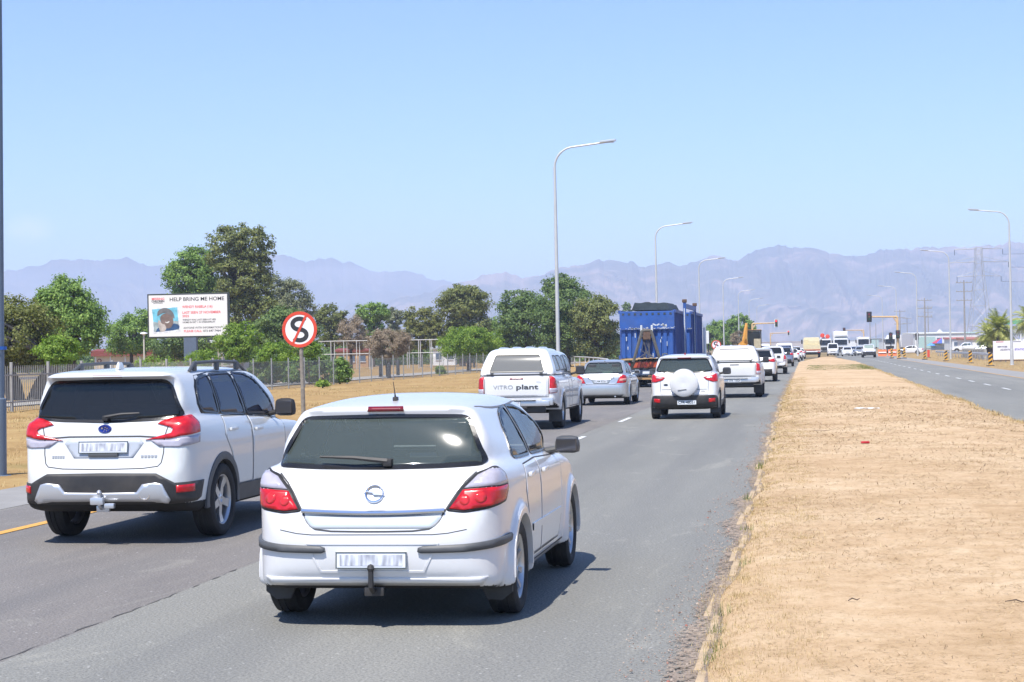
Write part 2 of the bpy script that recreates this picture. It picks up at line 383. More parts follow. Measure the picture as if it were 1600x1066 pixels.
class Car:
    def __init__(s, sp, name, label, loc, rz=0.0, h=0.03, paint=None, cat='car', group=None):
        s.sp = sp; s.root = thing(name, label, cat, loc, rz, group); s.paint = paint or WHITE
        key = (sp['name'], h)
        if key not in Car.cache:
            f, org = body_field(sp, h); Car.cache[key] = surf_nets(f, org, h)
        s.V, s.F = [a.copy() for a in Car.cache[key]]
        s.V0 = s.V.copy()
        s.bvh = BVHTree.FromPolygons(s.V.tolist(), s.F.tolist())
        s.holes = []
    def ray(s, kind, u, v):
        if kind == 'rear': o, d = Vector((u, -4, v)), Vector((0, 1, 0))
        elif kind == 'front': o, d = Vector((u, s.sp['L'] + 4, v)), Vector((0, -1, 0))
        elif kind == 'right': o, d = Vector((4, u, v)), Vector((-1, 0, 0))
        elif kind == 'left': o, d = Vector((-4, u, v)), Vector((1, 0, 0))
        elif kind == 'top': o, d = Vector((u, v, 5)), Vector((0, 0, -1))
        elif kind == 'cyl':
            y0 = s.sp.get('cy', 1.2); o = Vector((0, y0, v)); d = Vector((math.sin(u), -math.cos(u), 0))
            o = o + d * 5; d = -d
        p, n, i, dist = s.bvh.ray_cast(o, d)
        if p is None or (kind != 'cyl' and p is not None and dist > 4.0 + (2.6 if kind in ('rear', 'front') else 0.75)):
            o2 = o + d * {'cyl': 4.2, 'right': 3.25, 'left': 3.25}.get(kind, 4.1)
            p, n, i, dist = s.bvh.find_nearest(o2)
        if n.dot(d) > 0: n = -n
        return p, n
    def theta(s, kind, u, v):
        p, n = s.ray(kind, u, v); y0 = s.sp.get('cy', 1.2)
        return (math.atan2(p.x, -(p.y - y0)), v)
    def patch(s, name, kind, outline, mat, off=0.004, thick=0.015, res=0.04, parent=None, mirror=False, rnd=0, label=None, fit=0):
        """a solid skin piece that follows the body, from an outline in that view"""
        if kind == 'wrap': outline = [s.theta(*q) for q in outline]; kind = 'cyl'; res_u = res
        P = roundc(outline, .045 * rnd if kind != 'cyl' else .02) if rnd else np.array(outline, float)
        pts = []
        for i in range(len(P)):
            a, b = P[i], P[(i + 1) % len(P)]; n = max(1, int(math.ceil(np.linalg.norm(b - a) / res)))
            for k in range(n): pts.append(a + (b - a) * k / n)
        nb = len(pts); lo = P.min(0); hi = P.max(0)
        gx, gy = np.meshgrid(np.arange(lo[0] + res / 2, hi[0], res), np.arange(lo[1] + res / 2, hi[1], res), indexing='ij')
        if gx.size:
            dd = sdf_poly(P, gx, gy); q = dd < -res * 0.35
            pts += [np.array(p) for p in zip(gx[q], gy[q])]
        vs, _, fs, ov, _, _ = delaunay_2d_cdt([Vector((p[0], p[1])) for p in pts], [(i, (i + 1) % nb) for i in range(nb)], [], 1, 1e-6)
        top = []; bot = []
        hits = [s.ray(kind, v.x, v.y) for v in vs]
        if fit:   # one fair surface, as pressed glass is
            ax = 1 if kind in ('rear', 'front') else 0
            uv = np.array([(v.x, v.y) for v in vs]); m0 = uv.mean(0); sc_ = np.abs(uv - m0).max(0) + 1e-9; q = (uv - m0) / sc_
            ex = [(i, j) for i in range(fit + 1) for j in range(fit + 1 - i)]
            A = np.stack([q[:, 0] ** i * q[:, 1] ** j for i, j in ex], 1); d0 = np.array([h[0][ax] for h in hits]); co = np.linalg.lstsq(A, d0, rcond=None)[0]; g = A @ co
            gu = sum(c_ * i * q[:, 0] ** max(i - 1, 0) * q[:, 1] ** j for c_, (i, j) in zip(co, ex)) / sc_[0]; gv = sum(c_ * j * q[:, 0] ** i * q[:, 1] ** max(j - 1, 0) for c_, (i, j) in zip(co, ex)) / sc_[1]
            h2 = []
            for k, v in enumerate(vs):
                if kind == 'rear': p = Vector((v.x, g[k], v.y)); n = Vector((gu[k], -1, gv[k]))
                elif kind == 'front': p = Vector((v.x, g[k], v.y)); n = Vector((-gu[k], 1, -gv[k]))
                elif kind == 'right': p = Vector((g[k], v.x, v.y)); n = Vector((1, -gu[k], -gv[k]))
                else: p = Vector((g[k], v.x, v.y)); n = Vector((-1, gu[k], gv[k]))
                h2.append((p, n.normalized()))
            hits = h2
        for p, n in hits: top.append(p + n * off); bot.append(p - n * thick)
        V = top + bot; N = len(top); F = []
        from collections import Counter
        cnt = {}
        for f in fs:
            f = list(f); a, b, c = V[f[0]], V[f[1]], V[f[2]]; nn = (b - a).cross(c - a)
            if nn.dot(top[f[0]] - bot[f[0]]) < 0: f = f[::-1]
            F.append(tuple(f))
            for i in range(len(f)): cnt[(f[i], f[(i + 1) % len(f)])] = 1
        for (a, b) in list(cnt):
            if (b, a) not in cnt: F.append((b, a, a + N, b + N))
        o = mesh_obj(name, V, F, mat, parent or s.root, True)
        for p in o.data.polygons:
            if len(p.vertices) == 4: p.use_smooth = False
        if label: o['label'] = label
        if mirror:
            V2 = [(-v[0], v[1], v[2]) for v in V]; F2 = [f[::-1] for f in F]
            o2 = mesh_obj(name, V2, F2, mat, (mirror if mirror is not True else (parent or s.root)), True)
            for p in o2.data.polygons:
                if len(p.vertices) == 4: p.use_smooth = False
            return o, o2
        return o
    def strip(s, name, kind, line, width, mat, off=0.002, parent=None, closed=False, mirror=False, res=0.04, rnd=0):
        L = np.array(line, float)
        if rnd: L = roundc(L, .045 * rnd) if closed else np.vstack([L[:1], chaikin(L, rnd)[:-(2 ** rnd)], L[-1:]])
        pts = []
        n0 = len(L)
        for i in range(n0 if closed else n0 - 1):
            a, b = L[i], L[(i + 1) % n0]; n = max(1, int(math.ceil(np.linalg.norm(b - a) / res)))
            for k in range(n): pts.append(a + (b - a) * k / n)
        if not closed: pts.append(L[-1])
        pts = np.array(pts); n = len(pts); V = []; F = []
        for i in range(n):
            t = pts[(i + 1) % n] - pts[i - 1] if closed else pts[min(i + 1, n - 1)] - pts[max(i - 1, 0)]
            t = t / (np.linalg.norm(t) + 1e-9); nn = np.array([-t[1], t[0]]) * width / 2
            for q, up in ((pts[i] - nn, 0), (pts[i] - nn, 1), (pts[i] + nn, 1), (pts[i] + nn, 0)):
                p, nrm = s.ray(kind, q[0], q[1]); V.append(p + nrm * (off if up else -0.006))
        for i in range(n if closed else n - 1):
            j = (i + 1) % n
            for k in range(3): F.append((i * 4 + k, j * 4 + k, j * 4 + k + 1, i * 4 + k + 1))
        mb = MB(); mb.add(V, F); o = mb.build(name, mat, parent or s.root)
        if mirror:
            mb = MB(); mb.add([(-v[0], v[1], v[2]) for v in V], [f[::-1] for f in F]); mb.build(name, mat, (mirror if mirror is not True else (parent or s.root)))
        return o
    def cut(s, kind, outline, rnd=0):
        """open the body shell at a window and snap the rim to the outline"""
        P = np.array(outline, float)
        ua, va = {'rear': (0, 2), 'front': (0, 2), 'right': (1, 2), 'left': (1, 2)}[kind]
        a, b, c = s.V[s.F[:, 0]], s.V[s.F[:, 1]], s.V[s.F[:, 2]]
        nn = np.cross(b - a, c - a); nn /= np.linalg.norm(nn, axis=1)[:, None] + 1e-12
        cen = s.V[s.F].mean(1)
        d = {'rear': -nn[:, 1], 'front': nn[:, 1], 'right': nn[:, 0], 'left': -nn[:, 0]}[kind]
        side = {'rear': cen[:, 1] < s.sp['L'] * 0.45, 'front': cen[:, 1] > s.sp['L'] * 0.45, 'right': cen[:, 0] > 0, 'left': cen[:, 0] < 0}[kind]
        ins = (sdf_poly(P, cen[:, ua], cen[:, va]) < 0) & (d > 0.05) & side
        rem = np.zeros(len(s.V), bool); rem[s.F[ins].ravel()] = True
        keep = np.zeros(len(s.V), bool); keep[s.F[~ins].ravel()] = True
        for vi in np.nonzero(rem & keep)[0]:
            q = np.array([s.V[vi][ua], s.V[vi][va]]); best = None
            A = P; B = np.roll(P, -1, 0); E = B - A
            t = np.clip(((q - A) * E).sum(1) / np.maximum((E * E).sum(1), 1e-12), 0, 1); C = A + E * t[:, None]
            k = ((C - q) ** 2).sum(1).argmin(); p, n = s.ray(kind, C[k][0], C[k][1]); s.V[vi] = p
        s.F = s.F[~ins]
    def finish(s, lining=False, undercut=0.36):
        sp = s.sp
        a, b, c = s.V[s.F[:, 0]], s.V[s.F[:, 1]], s.V[s.F[:, 2]]
        nn = np.cross(b - a, c - a); nn /= np.linalg.norm(nn, axis=1)[:, None] + 1e-12
        cen = s.V[s.F].mean(1)
        well = np.zeros(len(s.F), bool)
        for wy in sp['axles']:
            r = np.hypot(cen[:, 1] - wy, cen[:, 2] - sp['wr']); well |= (r < sp['wr'] + 0.042)
        dark = well | ((nn[:, 2] < -0.8) & (cen[:, 2] < undercut)) | (cen[:, 2] < sp.get('zdark', 0))
        me = bpy.data.meshes.new('body'); me.from_pydata(s.V.tolist(), [], s.F.tolist())
        me.materials.append(s.paint); me.materials.append(UNDER)
        me.polygons.foreach_set('material_index', dark.astype(np.int32)); me.polygons.foreach_set('use_smooth', np.ones(len(s.F), bool)); me.update()
        bm = bmesh.new(); bm.from_mesh(me)
        for e in bm.edges:
            if len(e.link_faces) == 2 and e.calc_face_angle(0) > R(50): e.smooth = False
        loose = [v for v in bm.verts if not v.link_faces]; bmesh.ops.delete(bm, geom=loose, context='VERTS')
        bm.to_mesh(me); bm.free()
        s.body = inst('body', me, s.root)
        if lining:
            sel = cen[:, 2] > 0.62
            V = s.V.copy(); N = np.zeros_like(V)
            for k in range(4): np.add.at(N, s.F[:, k], nn)
            N /= np.linalg.norm(N, axis=1)[:, None] + 1e-9
            F = s.F[sel][:, ::-1]; used = np.unique(F); mp = -np.ones(len(V), int); mp[used] = np.arange(len(used))
            mesh_obj('cabin_lining', (V - N * 0.012)[used].tolist(), mp[F].tolist(), CABIN, s.root, True)
        return s.body
Car.cache = {}

# wheels -------------------------------------------------------------
WHEEL = {}
def wheel_meshes(r, w, style, rimr):
    key = (r, w, style, rimr)
    if key in WHEEL: return WHEEL[key]
    mb = MB(); h = w / 2
    prof = [(-h * 0.80, rimr), (-h * 0.95, rimr + 0.02), (-h, (r + rimr) / 2), (-h * 0.97, r - 0.03), (-h * 0.82, r - 0.008), (-h * 0.4, r), (-h * .36, r - 0.008), (-h * .05, r - 0.008), (0, r), (h * .32, r), (h * .36, r - 0.008), (h * 0.4, r), (h * 0.82, r - 0.008), (h * 0.97, r - 0.03), (h, (r + rimr) / 2), (h * 0.95, rimr + 0.02), (h * 0.80, rimr)]
    mb.lathe(prof, 40); t = mb.build('tyre', TYRE, None, auto=True)
    mb = MB(); o = h * 0.72
    mb.lathe([(-h * .8, rimr), (-h * .6, rimr - .02), (o - .02, rimr - 0.02), (o, rimr - 0.012), (h * .82, rimr + 0.004), (h * .82, rimr)], 40)
    mb.lathe([(o - 0.03, 0.001), (o - 0.005, 0.03), (o - 0.01, 0.055), (o - 0.045, 0.06)], 20)
    ns = {'five': 5, 'ten': 10, 'steel': 8, 'seven': 7}[style]; wd = {'five': .042, 'ten': .017, 'steel': .04, 'seven': .03}[style]
    for k in range(ns):
        a = 2 * math.pi * k / ns; rot = Matrix.Rotation(a, 3, 'X')
        V = []
        for rad, ww, xx in ((0.045, wd * 1.0, o - 0.012), (rimr * .6, wd * .85, o - 0.02), (rimr - .012, wd * 1.15, o - 0.004)):
            for sy in (-1, 1):
                for dx in (0, -0.03): V.append(rot @ Vector((xx + dx, sy * ww, rad)))
        F = []
        for i in (0, 1):
            b = i * 4; c = b + 4
            F += [(b, c, c + 2, b + 2), (b + 1, b + 3, c + 3, c + 1), (b, b + 1, c + 1, c), (b + 2, c + 2, c + 3, b + 3)]
        mb.add(V, F)
    rm = mb.build('rim', RIM, None, auto=True)
    mb = MB(); mb.lathe([(0, 0.002), (0, rimr - 0.03), (-0.012, rimr - 0.03), (-0.012, 0.002)], 24)
    mb.box((-.01, -rimr * .6, 0.03), (.05, .06, .14), .01)
    dk = mb.build('brake_disc', pmat('brake_disc', (0.06, 0.058, 0.055), 0.5, 0.5, var=.3), None)
    res = (t.data, rm.data, dk.data)
    for q in (t, rm, dk): bpy.data.objects.remove(q)
    WHEEL[key] = res; return res
def wheels(car, style='five', rimr=None, w=0.205):
    sp = car.sp; r = sp['wr']; rimr = rimr or r * 0.66; t, rm, dk = wheel_meshes(r, w, style, rimr)
    for wy in sp['axles']:
        for sx in (1, -1):
            e = empty('wheel', car.root, (sx * (sp['W'] / 2 - w / 2 - sp.get('tuck', 0.02)), wy, r), 0 if sx > 0 else math.pi)
            inst('tyre', t, e); a = inst('rim', rm, e); inst('brake_disc', dk, e)
            a.rotation_euler = (random.uniform(0, 6), 0, 0)
    # axle and chassis below the floor
    mb = MB()
    for wy in sp['axles']: mb.tube([(-sp['W'] / 2 + .2, wy, r), (sp['W'] / 2 - .2, wy, r)], 0.045, 8)
    mb.box((0, (sp['axles'][0] + sp['axles'][1]) / 2, sp.get('zsill', .25) + .02), (sp['W'] * .55, sp['axles'][1] - sp['axles'][0], .10))
    mb.build('axle', UNDER, car.root)
def arch(car, yy, r0, r1, mat, proud=.012, a0=-12, a1=192, name='wheel_arch'):
    """a swept lip round the wheel opening"""
    V = []; an = np.linspace(R(a0), R(a1), 34); zc = car.sp['wr']
    for a in an:
        hit = [car.bvh.ray_cast(Vector((4, yy + r * math.cos(a), zc + r * math.sin(a))), Vector((-1, 0, 0)))[0] for r in (r0 + .012, (r0 + r1) / 2, r1, r1 + .03)]
        x = max([h.x for h in hit if h is not None and h.x > car.sp['W'] / 2 - .2] + [car.sp['W'] / 2 - .035])
        for r, xx in ((r0, x - .07), (r0, x + proud * .7), ((r0 + r1) / 2, x + proud), (r1, x + proud * .6), (r1, x - .02)): V.append((xx, yy + r * math.cos(a), zc + r * math.sin(a)))
    F = [(i * 5 + k, (i + 1) * 5 + k, (i + 1) * 5 + k + 1, i * 5 + k + 1) for i in range(len(an) - 1) for k in range(4)]
    F += [tuple(range(5)), tuple((len(an) - 1) * 5 + k for k in range(5))]
    for sx in (1, -1):
        mb = MB(); mb.add([(sx * v[0], v[1], v[2]) for v in V], F); mb.build(name, mat, car.root, auto=True)
def sym(o):
    """close a half outline (centre bottom, round the right, centre top) over to the left"""
    fl = {'right': 'left', 'rear': 'rear'}
    return list(o) + [(fl[k], u if k == 'right' else -u, v) for k, u, v in reversed(o) if not (k == 'rear' and u == 0)]
def seats(car, yf, yr, z, wx=0.36, rear=True, dash=None, head=0.30):
    def seat(x, y, w, hd):
        mb = MB()
        mb.box((x, y + .26, z), (w, .5, .14), .04)
        mb.box((x, y, z + .30), (w, .13, .58), .05, Matrix.Rotation(R(12), 3, 'X'))
        for dx in hd: mb.box((x + dx, y - .10, z + .60 + head * .28), (.25, .09, .19), .035, Matrix.Rotation(R(10), 3, 'X'))
        mb.build('seat', SEATM, car.root, auto=True)
    for sx in (-1, 1): seat(sx * wx, yf, .48, (0,))
    if rear: seat(0, yr, 1.18, (-.38, .38))
    if dash:
        mb = MB(); mb.box((0, dash, z + .38), (1.3, .42, .24), .06); mb.build('dashboard', CABIN, car.root, auto=True)
        mb = MB(); c = Vector((wx, dash - .32, z + .42)); rot = Matrix.Rotation(R(-65), 3, 'X')
        mb.tube([c + rot @ Vector((.18 * math.cos(a), .18 * math.sin(a), 0)) for a in np.linspace(0, 2 * math.pi, 21)], .014, 6)
        mb.build('steering_wheel', CABIN, car.root)
def mirrors(car, y, z, x, size=(.22, .11, .15), mat=None, glassy=True):
    for sx in (1, -1):
        mb = MB(); mb.box((sx * (x + size[0] / 2), y, z), size, min(size) * .46, Matrix.Rotation(R(-8 * sx), 3, 'Z'), taper=(.90, .85))
        mb.tube([(sx * (x - .12), y + .02, z - size[2] * .45), (sx * (x + .07), y, z - size[2] * .2)], .028, 8)
        o = mb.build('side_mirror', mat or car.paint, car.root, auto=True)
        mb = MB(); mb.box((sx * (x + size[0] / 2), y - size[1] / 2 - .004, z), (size[0] * .78, .012, size[2] * .7), .005, Matrix.Rotation(R(-8 * sx), 3, 'Z'))
        mb.build('mirror_glass', pmat('mirror_glass', (.12, .12, .13), .08, .6), o)
def text_mesh(body, size, mat, name, parent, loc, rot, bold=0.0, depth=0.002, align='CENTER', width=None, spacing=1.0):
    cu = bpy.data.curves.new('t', 'FONT'); cu.body = body; cu.size = size; cu.offset = bold * size; cu.extrude = depth
    cu.align_x = align; cu.align_y = 'CENTER'; cu.space_character = spacing; cu.resolution_u = 4
    ob = bpy.data.objects.new('t', cu); COL.objects.link(ob); bpy.context.view_layer.update()
    me = bpy.data.meshes.new_from_object(ob.evaluated_get(bpy.context.evaluated_depsgraph_get()))
    bpy.data.objects.remove(ob); bpy.data.curves.remove(cu)
    me.materials.clear(); me.materials.append(mat); me.name = name
    o = bpy.data.objects.new(name, me); link(o, parent); o.location = loc; o.rotation_euler = rot
    if width:
        xs = [v.co.x for v in me.vertices]; w = max(xs) - min(xs)
        if w > 0: o.scale = (width / w, 1, 1)
    return o
def plate(car, x, y, z, w=.46, h=.105, tilt=8, txt=None, smear=False, mat=None):
    rot = Matrix.Rotation(R(-tilt), 3, 'X')
    mb = MB(); mb.box((0, 0, 0), (w, .012, h), .004); e = mb.build('number_plate', mat or PLATE, car.root, loc=(x, y, z)); e.rotation_euler = (R(-tilt), 0, 0)
    mb = MB()
    for a, b in (((0, h / 2 - .004), (w, .006)), ((0, -h / 2 + .004), (w, .006)), ((w / 2 - .004, 0), (.006, h - .016)), ((-w / 2 + .004, 0), (.006, h - .016))):
        mb.box((a[0], -.0075, a[1]), (b[0], .004, b[1]))
    mb.build('plate_border', PLTXT, e)
    if txt: text_mesh(txt, h * .78, PLTXT, 'plate_lettering', e, (0, -.0085, -.002), (R(90), 0, 0), bold=.012, width=w * .86)
    if smear:
        mb = MB(); mb.box((0, -.0068, 0), (w * .88, .003, h * .66), .001); mb.build('blurred_lettering', PLBLUR, e)
    if False:
        mb = MB(); rnd = random.Random(int(z * 1000)); xx = -w * .4
        while xx < w * .4:
            ww = rnd.uniform(.008, .026); mb.box((xx + ww / 2, -.0068, rnd.uniform(-.008, .008)), (ww, .003, h * rnd.uniform(.42, .6)), .001); xx += ww + rnd.uniform(.006, .016) + (.03 if rnd.random() < .15 else 0)
        mb.build('plate_smudge', PLSM, e)['kind'] = 'stuff'
    return e
def wiper(car, x0, x1, z, y, dz=0.03, blade=None):
    mb = MB(); mb.tube([(x0, y - .045, z + .01), ((x0 + x1) / 2, y - .06, z + .03 + dz / 2), (x1, y - .05 + .02, z + dz + .03)], [.02, .014, .008], 6)
    mb.box((x0, y - .02, z), (.06, .08, .05), .012)
    mb.build('wiper', BLKPL, car.root, auto=True)
# ------------------------------------------------------------------ vehicle outlines (y forward from the rear bumper, z up)
SP_HATCH = dict(name='hatch', W=1.753, L=4.25, H=1.51, wr=0.318, axles=(0.80, 3.41), zsill=.24, flare=0.003, solids=[
    dict(prof=[(.16, .25), (.03, .34), (.0, .44), (.0, .56), (.02, .64), (.06, .70), (.10, .80), (.17, .93), (.27, 1.045), (.6, 1.05), (1.4, 1.02), (2.3, .99), (3.0, .965), (3.25, .93), (3.7, .84), (4.0, .74), (4.18, .62), (4.25, .48), (4.22, .28), (4.05, .20), (3.6, .19), (.9, .2), (.4, .22)],
         plan=[(0, .34), (.02, .52), (.065, .665), (.15, .765), (.30, .825), (.7, .87), (1.2, .8765), (3.2, .8765), (3.65, .85), (3.95, .77), (4.12, .63), (4.22, .42), (4.25, .2)],
         sect=[(.15, .70), (.22, .80), (.32, .85), (.5, .872), (.66, .8765), (.80, .872), (.92, .852), (1.03, .81), (1.12, .74)], k=.07),
    dict(prof=[(.25, .95), (.27, 1.02), (.53, 1.372), (.46, 1.405), (.54, 1.428), (.80, 1.460), (1.2, 1.500), (1.7, 1.505), (2.15, 1.46), (2.45, 1.35), (3.22, .95), (2.6, .9), (.6, .9)],
         plan=[(.24, .40), (.28, .56), (.36, .67), (.55, .755), (1.0, .80), (1.9, .80), (2.5, .77), (2.9, .70), (3.1, .6), (3.2, .4)],
         sect=[(.85, .81), (1.0, .795), (1.15, .735), (1.3, .655), (1.38, .61), (1.43, .56), (1.47, .46), (1.50, .30), (1.515, .15)], k=.07, join=.05)])
SP_SUV = dict(name='suv', W=1.815, L=4.625, H=1.70, wr=0.362, axles=(0.98, 3.65), zsill=.32, flare=0, zdark=.40, solids=[
    dict(prof=[(.22, .33), (.05, .40), (.0, .48), (.0, .60), (.02, .70), (.07, .76), (.10, .90), (.12, 1.08), (.18, 1.21), (.8, 1.20), (1.8, 1.14), (2.9, 1.08), (3.35, 1.06), (3.8, 1.01), (4.25, .93), (4.5, .82), (4.61, .68), (4.625, .5), (4.55, .34), (4.3, .26), (.9, .26), (.5, .28)],
         plan=[(0, .5), (.03, .66), (.08, .76), (.18, .835), (.4, .88), (.8, .905), (1.3, .9075), (3.5, .9075), (4.0, .88), (4.3, .81), (4.5, .68), (4.6, .45), (4.625, .2)],
         sect=[(.22, .74), (.3, .84), (.42, .885), (.6, .903), (.8, .9075), (.95, .90), (1.08, .875), (1.2, .83), (1.28, .76)], k=.075),
    dict(prof=[(.17, 1.1), (.19, 1.2), (.33, 1.565), (.19, 1.60), (.22, 1.645), (.45, 1.675), (1.0, 1.70), (1.9, 1.70), (2.4, 1.655), (2.7, 1.56), (3.45, 1.07), (3.2, 1.0), (.6, 1.0)],
         plan=[(.14, .5), (.18, .64), (.26, .74), (.5, .805), (1.0, .835), (2.0, .835), (2.7, .81), (3.1, .75), (3.35, .62), (3.45, .4)],
         sect=[(1.0, .84), (1.15, .83), (1.3, .785), (1.48, .72), (1.58, .68), (1.65, .61), (1.69, .5), (1.71, .25)], k=.06, join=.05)])
SP_MINI = dict(name='mini_suv', W=1.765, L=4.02, H=1.63, wr=0.338, axles=(0.66, 3.18), zsill=.30, flare=0, zdark=.27, solids=[
    dict(prof=[(.2, .26), (.04, .34), (.0, .44), (.0, .56), (.03, .62), (.09, .70), (.11, .9), (.15, 1.08), (.22, 1.16), (1.0, 1.13), (2.0, 1.07), (2.75, 1.04), (3.2, 1.0), (3.65, .92), (3.9, .80), (4.01, .62), (4.0, .4), (3.85, .27), (3.5, .23), (.8, .23), (.4, .24)],
         plan=[(0, .45), (.03, .62), (.1, .745), (.2, .81), (.4, .85), (.7, .88), (1.2, .8825), (3.1, .8825), (3.5, .85), (3.8, .74), (3.95, .5), (4.01, .25)],
         sect=[(.2, .72), (.28, .81), (.42, .86), (.6, .88), (.8, .88), (.95, .865), (1.08, .835), (1.18, .78)], k=.075),
    dict(prof=[(.2, 1.05), (.22, 1.14), (.36, 1.49), (.26, 1.53), (.3, 1.57), (.6, 1.61), (1.2, 1.635), (1.7, 1.63), (2.1, 1.58), (2.35, 1.49), (3.05, 1.02), (2.6, .95), (.6, .95)],
         plan=[(.18, .5), (.22, .62), (.3, .71), (.55, .77), (1.0, .80), (1.8, .80), (2.4, .77), (2.8, .68), (3.0, .5)],
         sect=[(.95, .81), (1.1, .80), (1.25, .755), (1.42, .69), (1.53, .64), (1.59, .57), (1.63, .42), (1.645, .2)], k=.06, join=.05)])
SP_SEDAN = dict(name='sedan', W=1.705, L=4.53, H=1.45, wr=0.31, axles=(0.98, 3.58), zsill=.24, flare=.008, solids=[
    dict(prof=[(.16, .25), (.03, .33), (.0, .44), (.0, .58), (.03, .65), (.06, .72), (.08, .86), (.13, .985), (.22, 1.0), (.75, .995), (1.4, .98), (2.3, .955), (3.1, .93), (3.5, .88), (4.0, .78), (4.35, .66), (4.5, .52), (4.53, .4), (4.47, .25), (4.2, .19), (.9, .2), (.4, .22)],
         plan=[(0, .45), (.02, .6), (.08, .70), (.2, .785), (.5, .83), (1.0, .8525), (3.4, .8525), (3.9, .82), (4.25, .72), (4.45, .5), (4.53, .25)],
         sect=[(.15, .68), (.24, .79), (.38, .835), (.6, .8525), (.76, .848), (.9, .82), (.99, .77), (1.04, .68)], k=.07),
    dict(prof=[(.66, .95), (.72, 1.0), (1.05, 1.29), (1.3, 1.41), (1.75, 1.45), (2.1, 1.45), (2.4, 1.41), (2.65, 1.33), (3.4, .93), (3.0, .88), (.9, .88)],
         plan=[(.6, .45), (.68, .58), (.9, .68), (1.3, .75), (2.2, .755), (2.8, .73), (3.1, .66), (3.35, .45)],
         sect=[(.85, .78), (.98, .765), (1.12, .71), (1.28, .635), (1.36, .59), (1.42, .52), (1.45, .38), (1.46, .2)], k=.07, join=.05)])
def bakkie_spec(name, L=5.33, canopy=True, cab0=2.05, Wd=1.855, cH=1.86):
    so = [dict(prof=[(.10, .62), (.06, .72), (.06, 1.0), (.10, 1.20), (.2, 1.225), (2.0, 1.20), (3.0, 1.15), (3.75, 1.12), (4.2, 1.09), (4.8, 1.01), (5.15, .90), (5.3, .72), (5.32, .5), (5.2, .35), (4.9, .30), (3.5, .36), (1.2, .42), (.5, .5)],
               plan=[(.05, .6), (.07, .78), (.14, .86), (.3, .90), (.8, .9275), (4.4, .9275), (4.9, .87), (5.15, .74), (5.28, .5), (5.32, .2)],
               sect=[(.3, .76), (.38, .86), (.5, .91), (.75, .9275), (1.0, .915), (1.15, .885), (1.24, .83)], k=.05),
          dict(prof=[(cab0, 1.1), (cab0 + .02, 1.25), (cab0 + .12, 1.66), (cab0 + .3, 1.76), (cab0 + .8, 1.795), (cab0 + 1.2, 1.77), (cab0 + 1.45, 1.66), (cab0 + 2.1, 1.12), (cab0 + 1.5, 1.0), (cab0 + .2, 1.0)],
               plan=[(cab0, .6), (cab0 + .05, .74), (cab0 + .3, .80), (cab0 + 1.3, .80), (cab0 + 1.7, .75), (cab0 + 2.0, .6)],
               sect=[(1.0, .84), (1.2, .82), (1.4, .76), (1.62, .70), (1.72, .64), (1.78, .5), (1.80, .25)], k=.06, join=.04)]
    if canopy:
        so.append(dict(prof=[(.11, 1.2), (.13, 1.27), (.38, 1.72), (.50, cH - .04), (.75, cH), (1.7, cH - .01), (cab0 - .02, cH - .05), (cab0 + .02, 1.15), (1.0, 1.1)],
               plan=[(.1, .72), (.13, .82), (.25, .86), (.8, .875), (cab0 - .1, .86), (cab0 + .02, .8)],
               sect=[(1.1, .87), (1.24, .87), (1.4, .82), (1.6, .745), (1.75, .68), (1.82, .60), (1.86, .40), (1.87, .2)], k=.05, join=.012))
    s_ = dict(name=name, W=Wd, L=L, H=max(1.8, cH), wr=.385, axles=(1.17, 4.26), zsill=.42, flare=.012, zdark=.44, tuck=.015, solids=so)
    return s_
SP_BAKKIE = bakkie_spec('bakkie_canopy', cab0=2.05)
SP_BAKKIE2 = bakkie_spec('bakkie_canopy_b', cab0=2.05, cH=1.83)
SP_DCAB = bakkie_spec('double_cab', canopy=False, cab0=1.75)
SP_VAN = dict(name='minibus', W=1.88, L=5.0, H=2.1, wr=.34, axles=(.95, 3.9), zsill=.28, solids=[
    dict(prof=[(.12, .28), (.02, .4), (0, .7), (.03, 1.1), (.12, 1.5), (.25, 2.0), (.45, 2.1), (3.4, 2.1), (3.8, 2.03), (4.3, 1.5), (4.75, 1.05), (4.97, .8), (5.0, .5), (4.85, .27), (.6, .25)],
         plan=[(0, .6), (.05, .82), (.2, .9), (.6, .94), (4.2, .94), (4.7, .86), (4.95, .55), (5.0, .3)],
         sect=[(.2, .82), (.3, .9), (.6, .94), (1.1, .93), (1.5, .88), (1.9, .80), (2.05, .7), (2.11, .4)], k=.06)])

def side_glass(c, name, outs, mat, trim=GLOSSB, rnd=1, cut=True, w=.018, paren=None):
    for o in outs:
        if cut: c.cut('right', roundc(o) if rnd else o); c.cut('left', roundc(o) if rnd else o)
        c.patch(name, 'right', o, mat, .003, .004, .05, mirror=True, rnd=rnd, fit=3)
        c.strip('window_trim', 'right', o, w, trim, .006, closed=True, mirror=True, rnd=rnd)
def doors(c, outs, hand, cladding=None):
    for o, hd in zip(outs, hand):
        c.strip('door_gap', 'right', o, .009, SEAM, .0015, closed=True, mirror=True, rnd=0)
        inn = np.array(o); ctr = inn.mean(0); inn = ctr + (inn - ctr) * np.array([.99, .985])
        d = c.patch('door', 'right', inn, c.paint, .0022, .004, .036, mirror=True)
        for sx, dd in zip((1, -1), d):
            p, n = c.ray('right', *hd)
            mb = MB(); mb.box((sx * (p.x + .022), p.y, p.z), (.028, .20, .032), .009); mb.box((sx * (p.x + .008), p.y + .08, p.z), (.03, .03, .02), .004)
            mb.build('door_handle', c.paint, dd, auto=True)
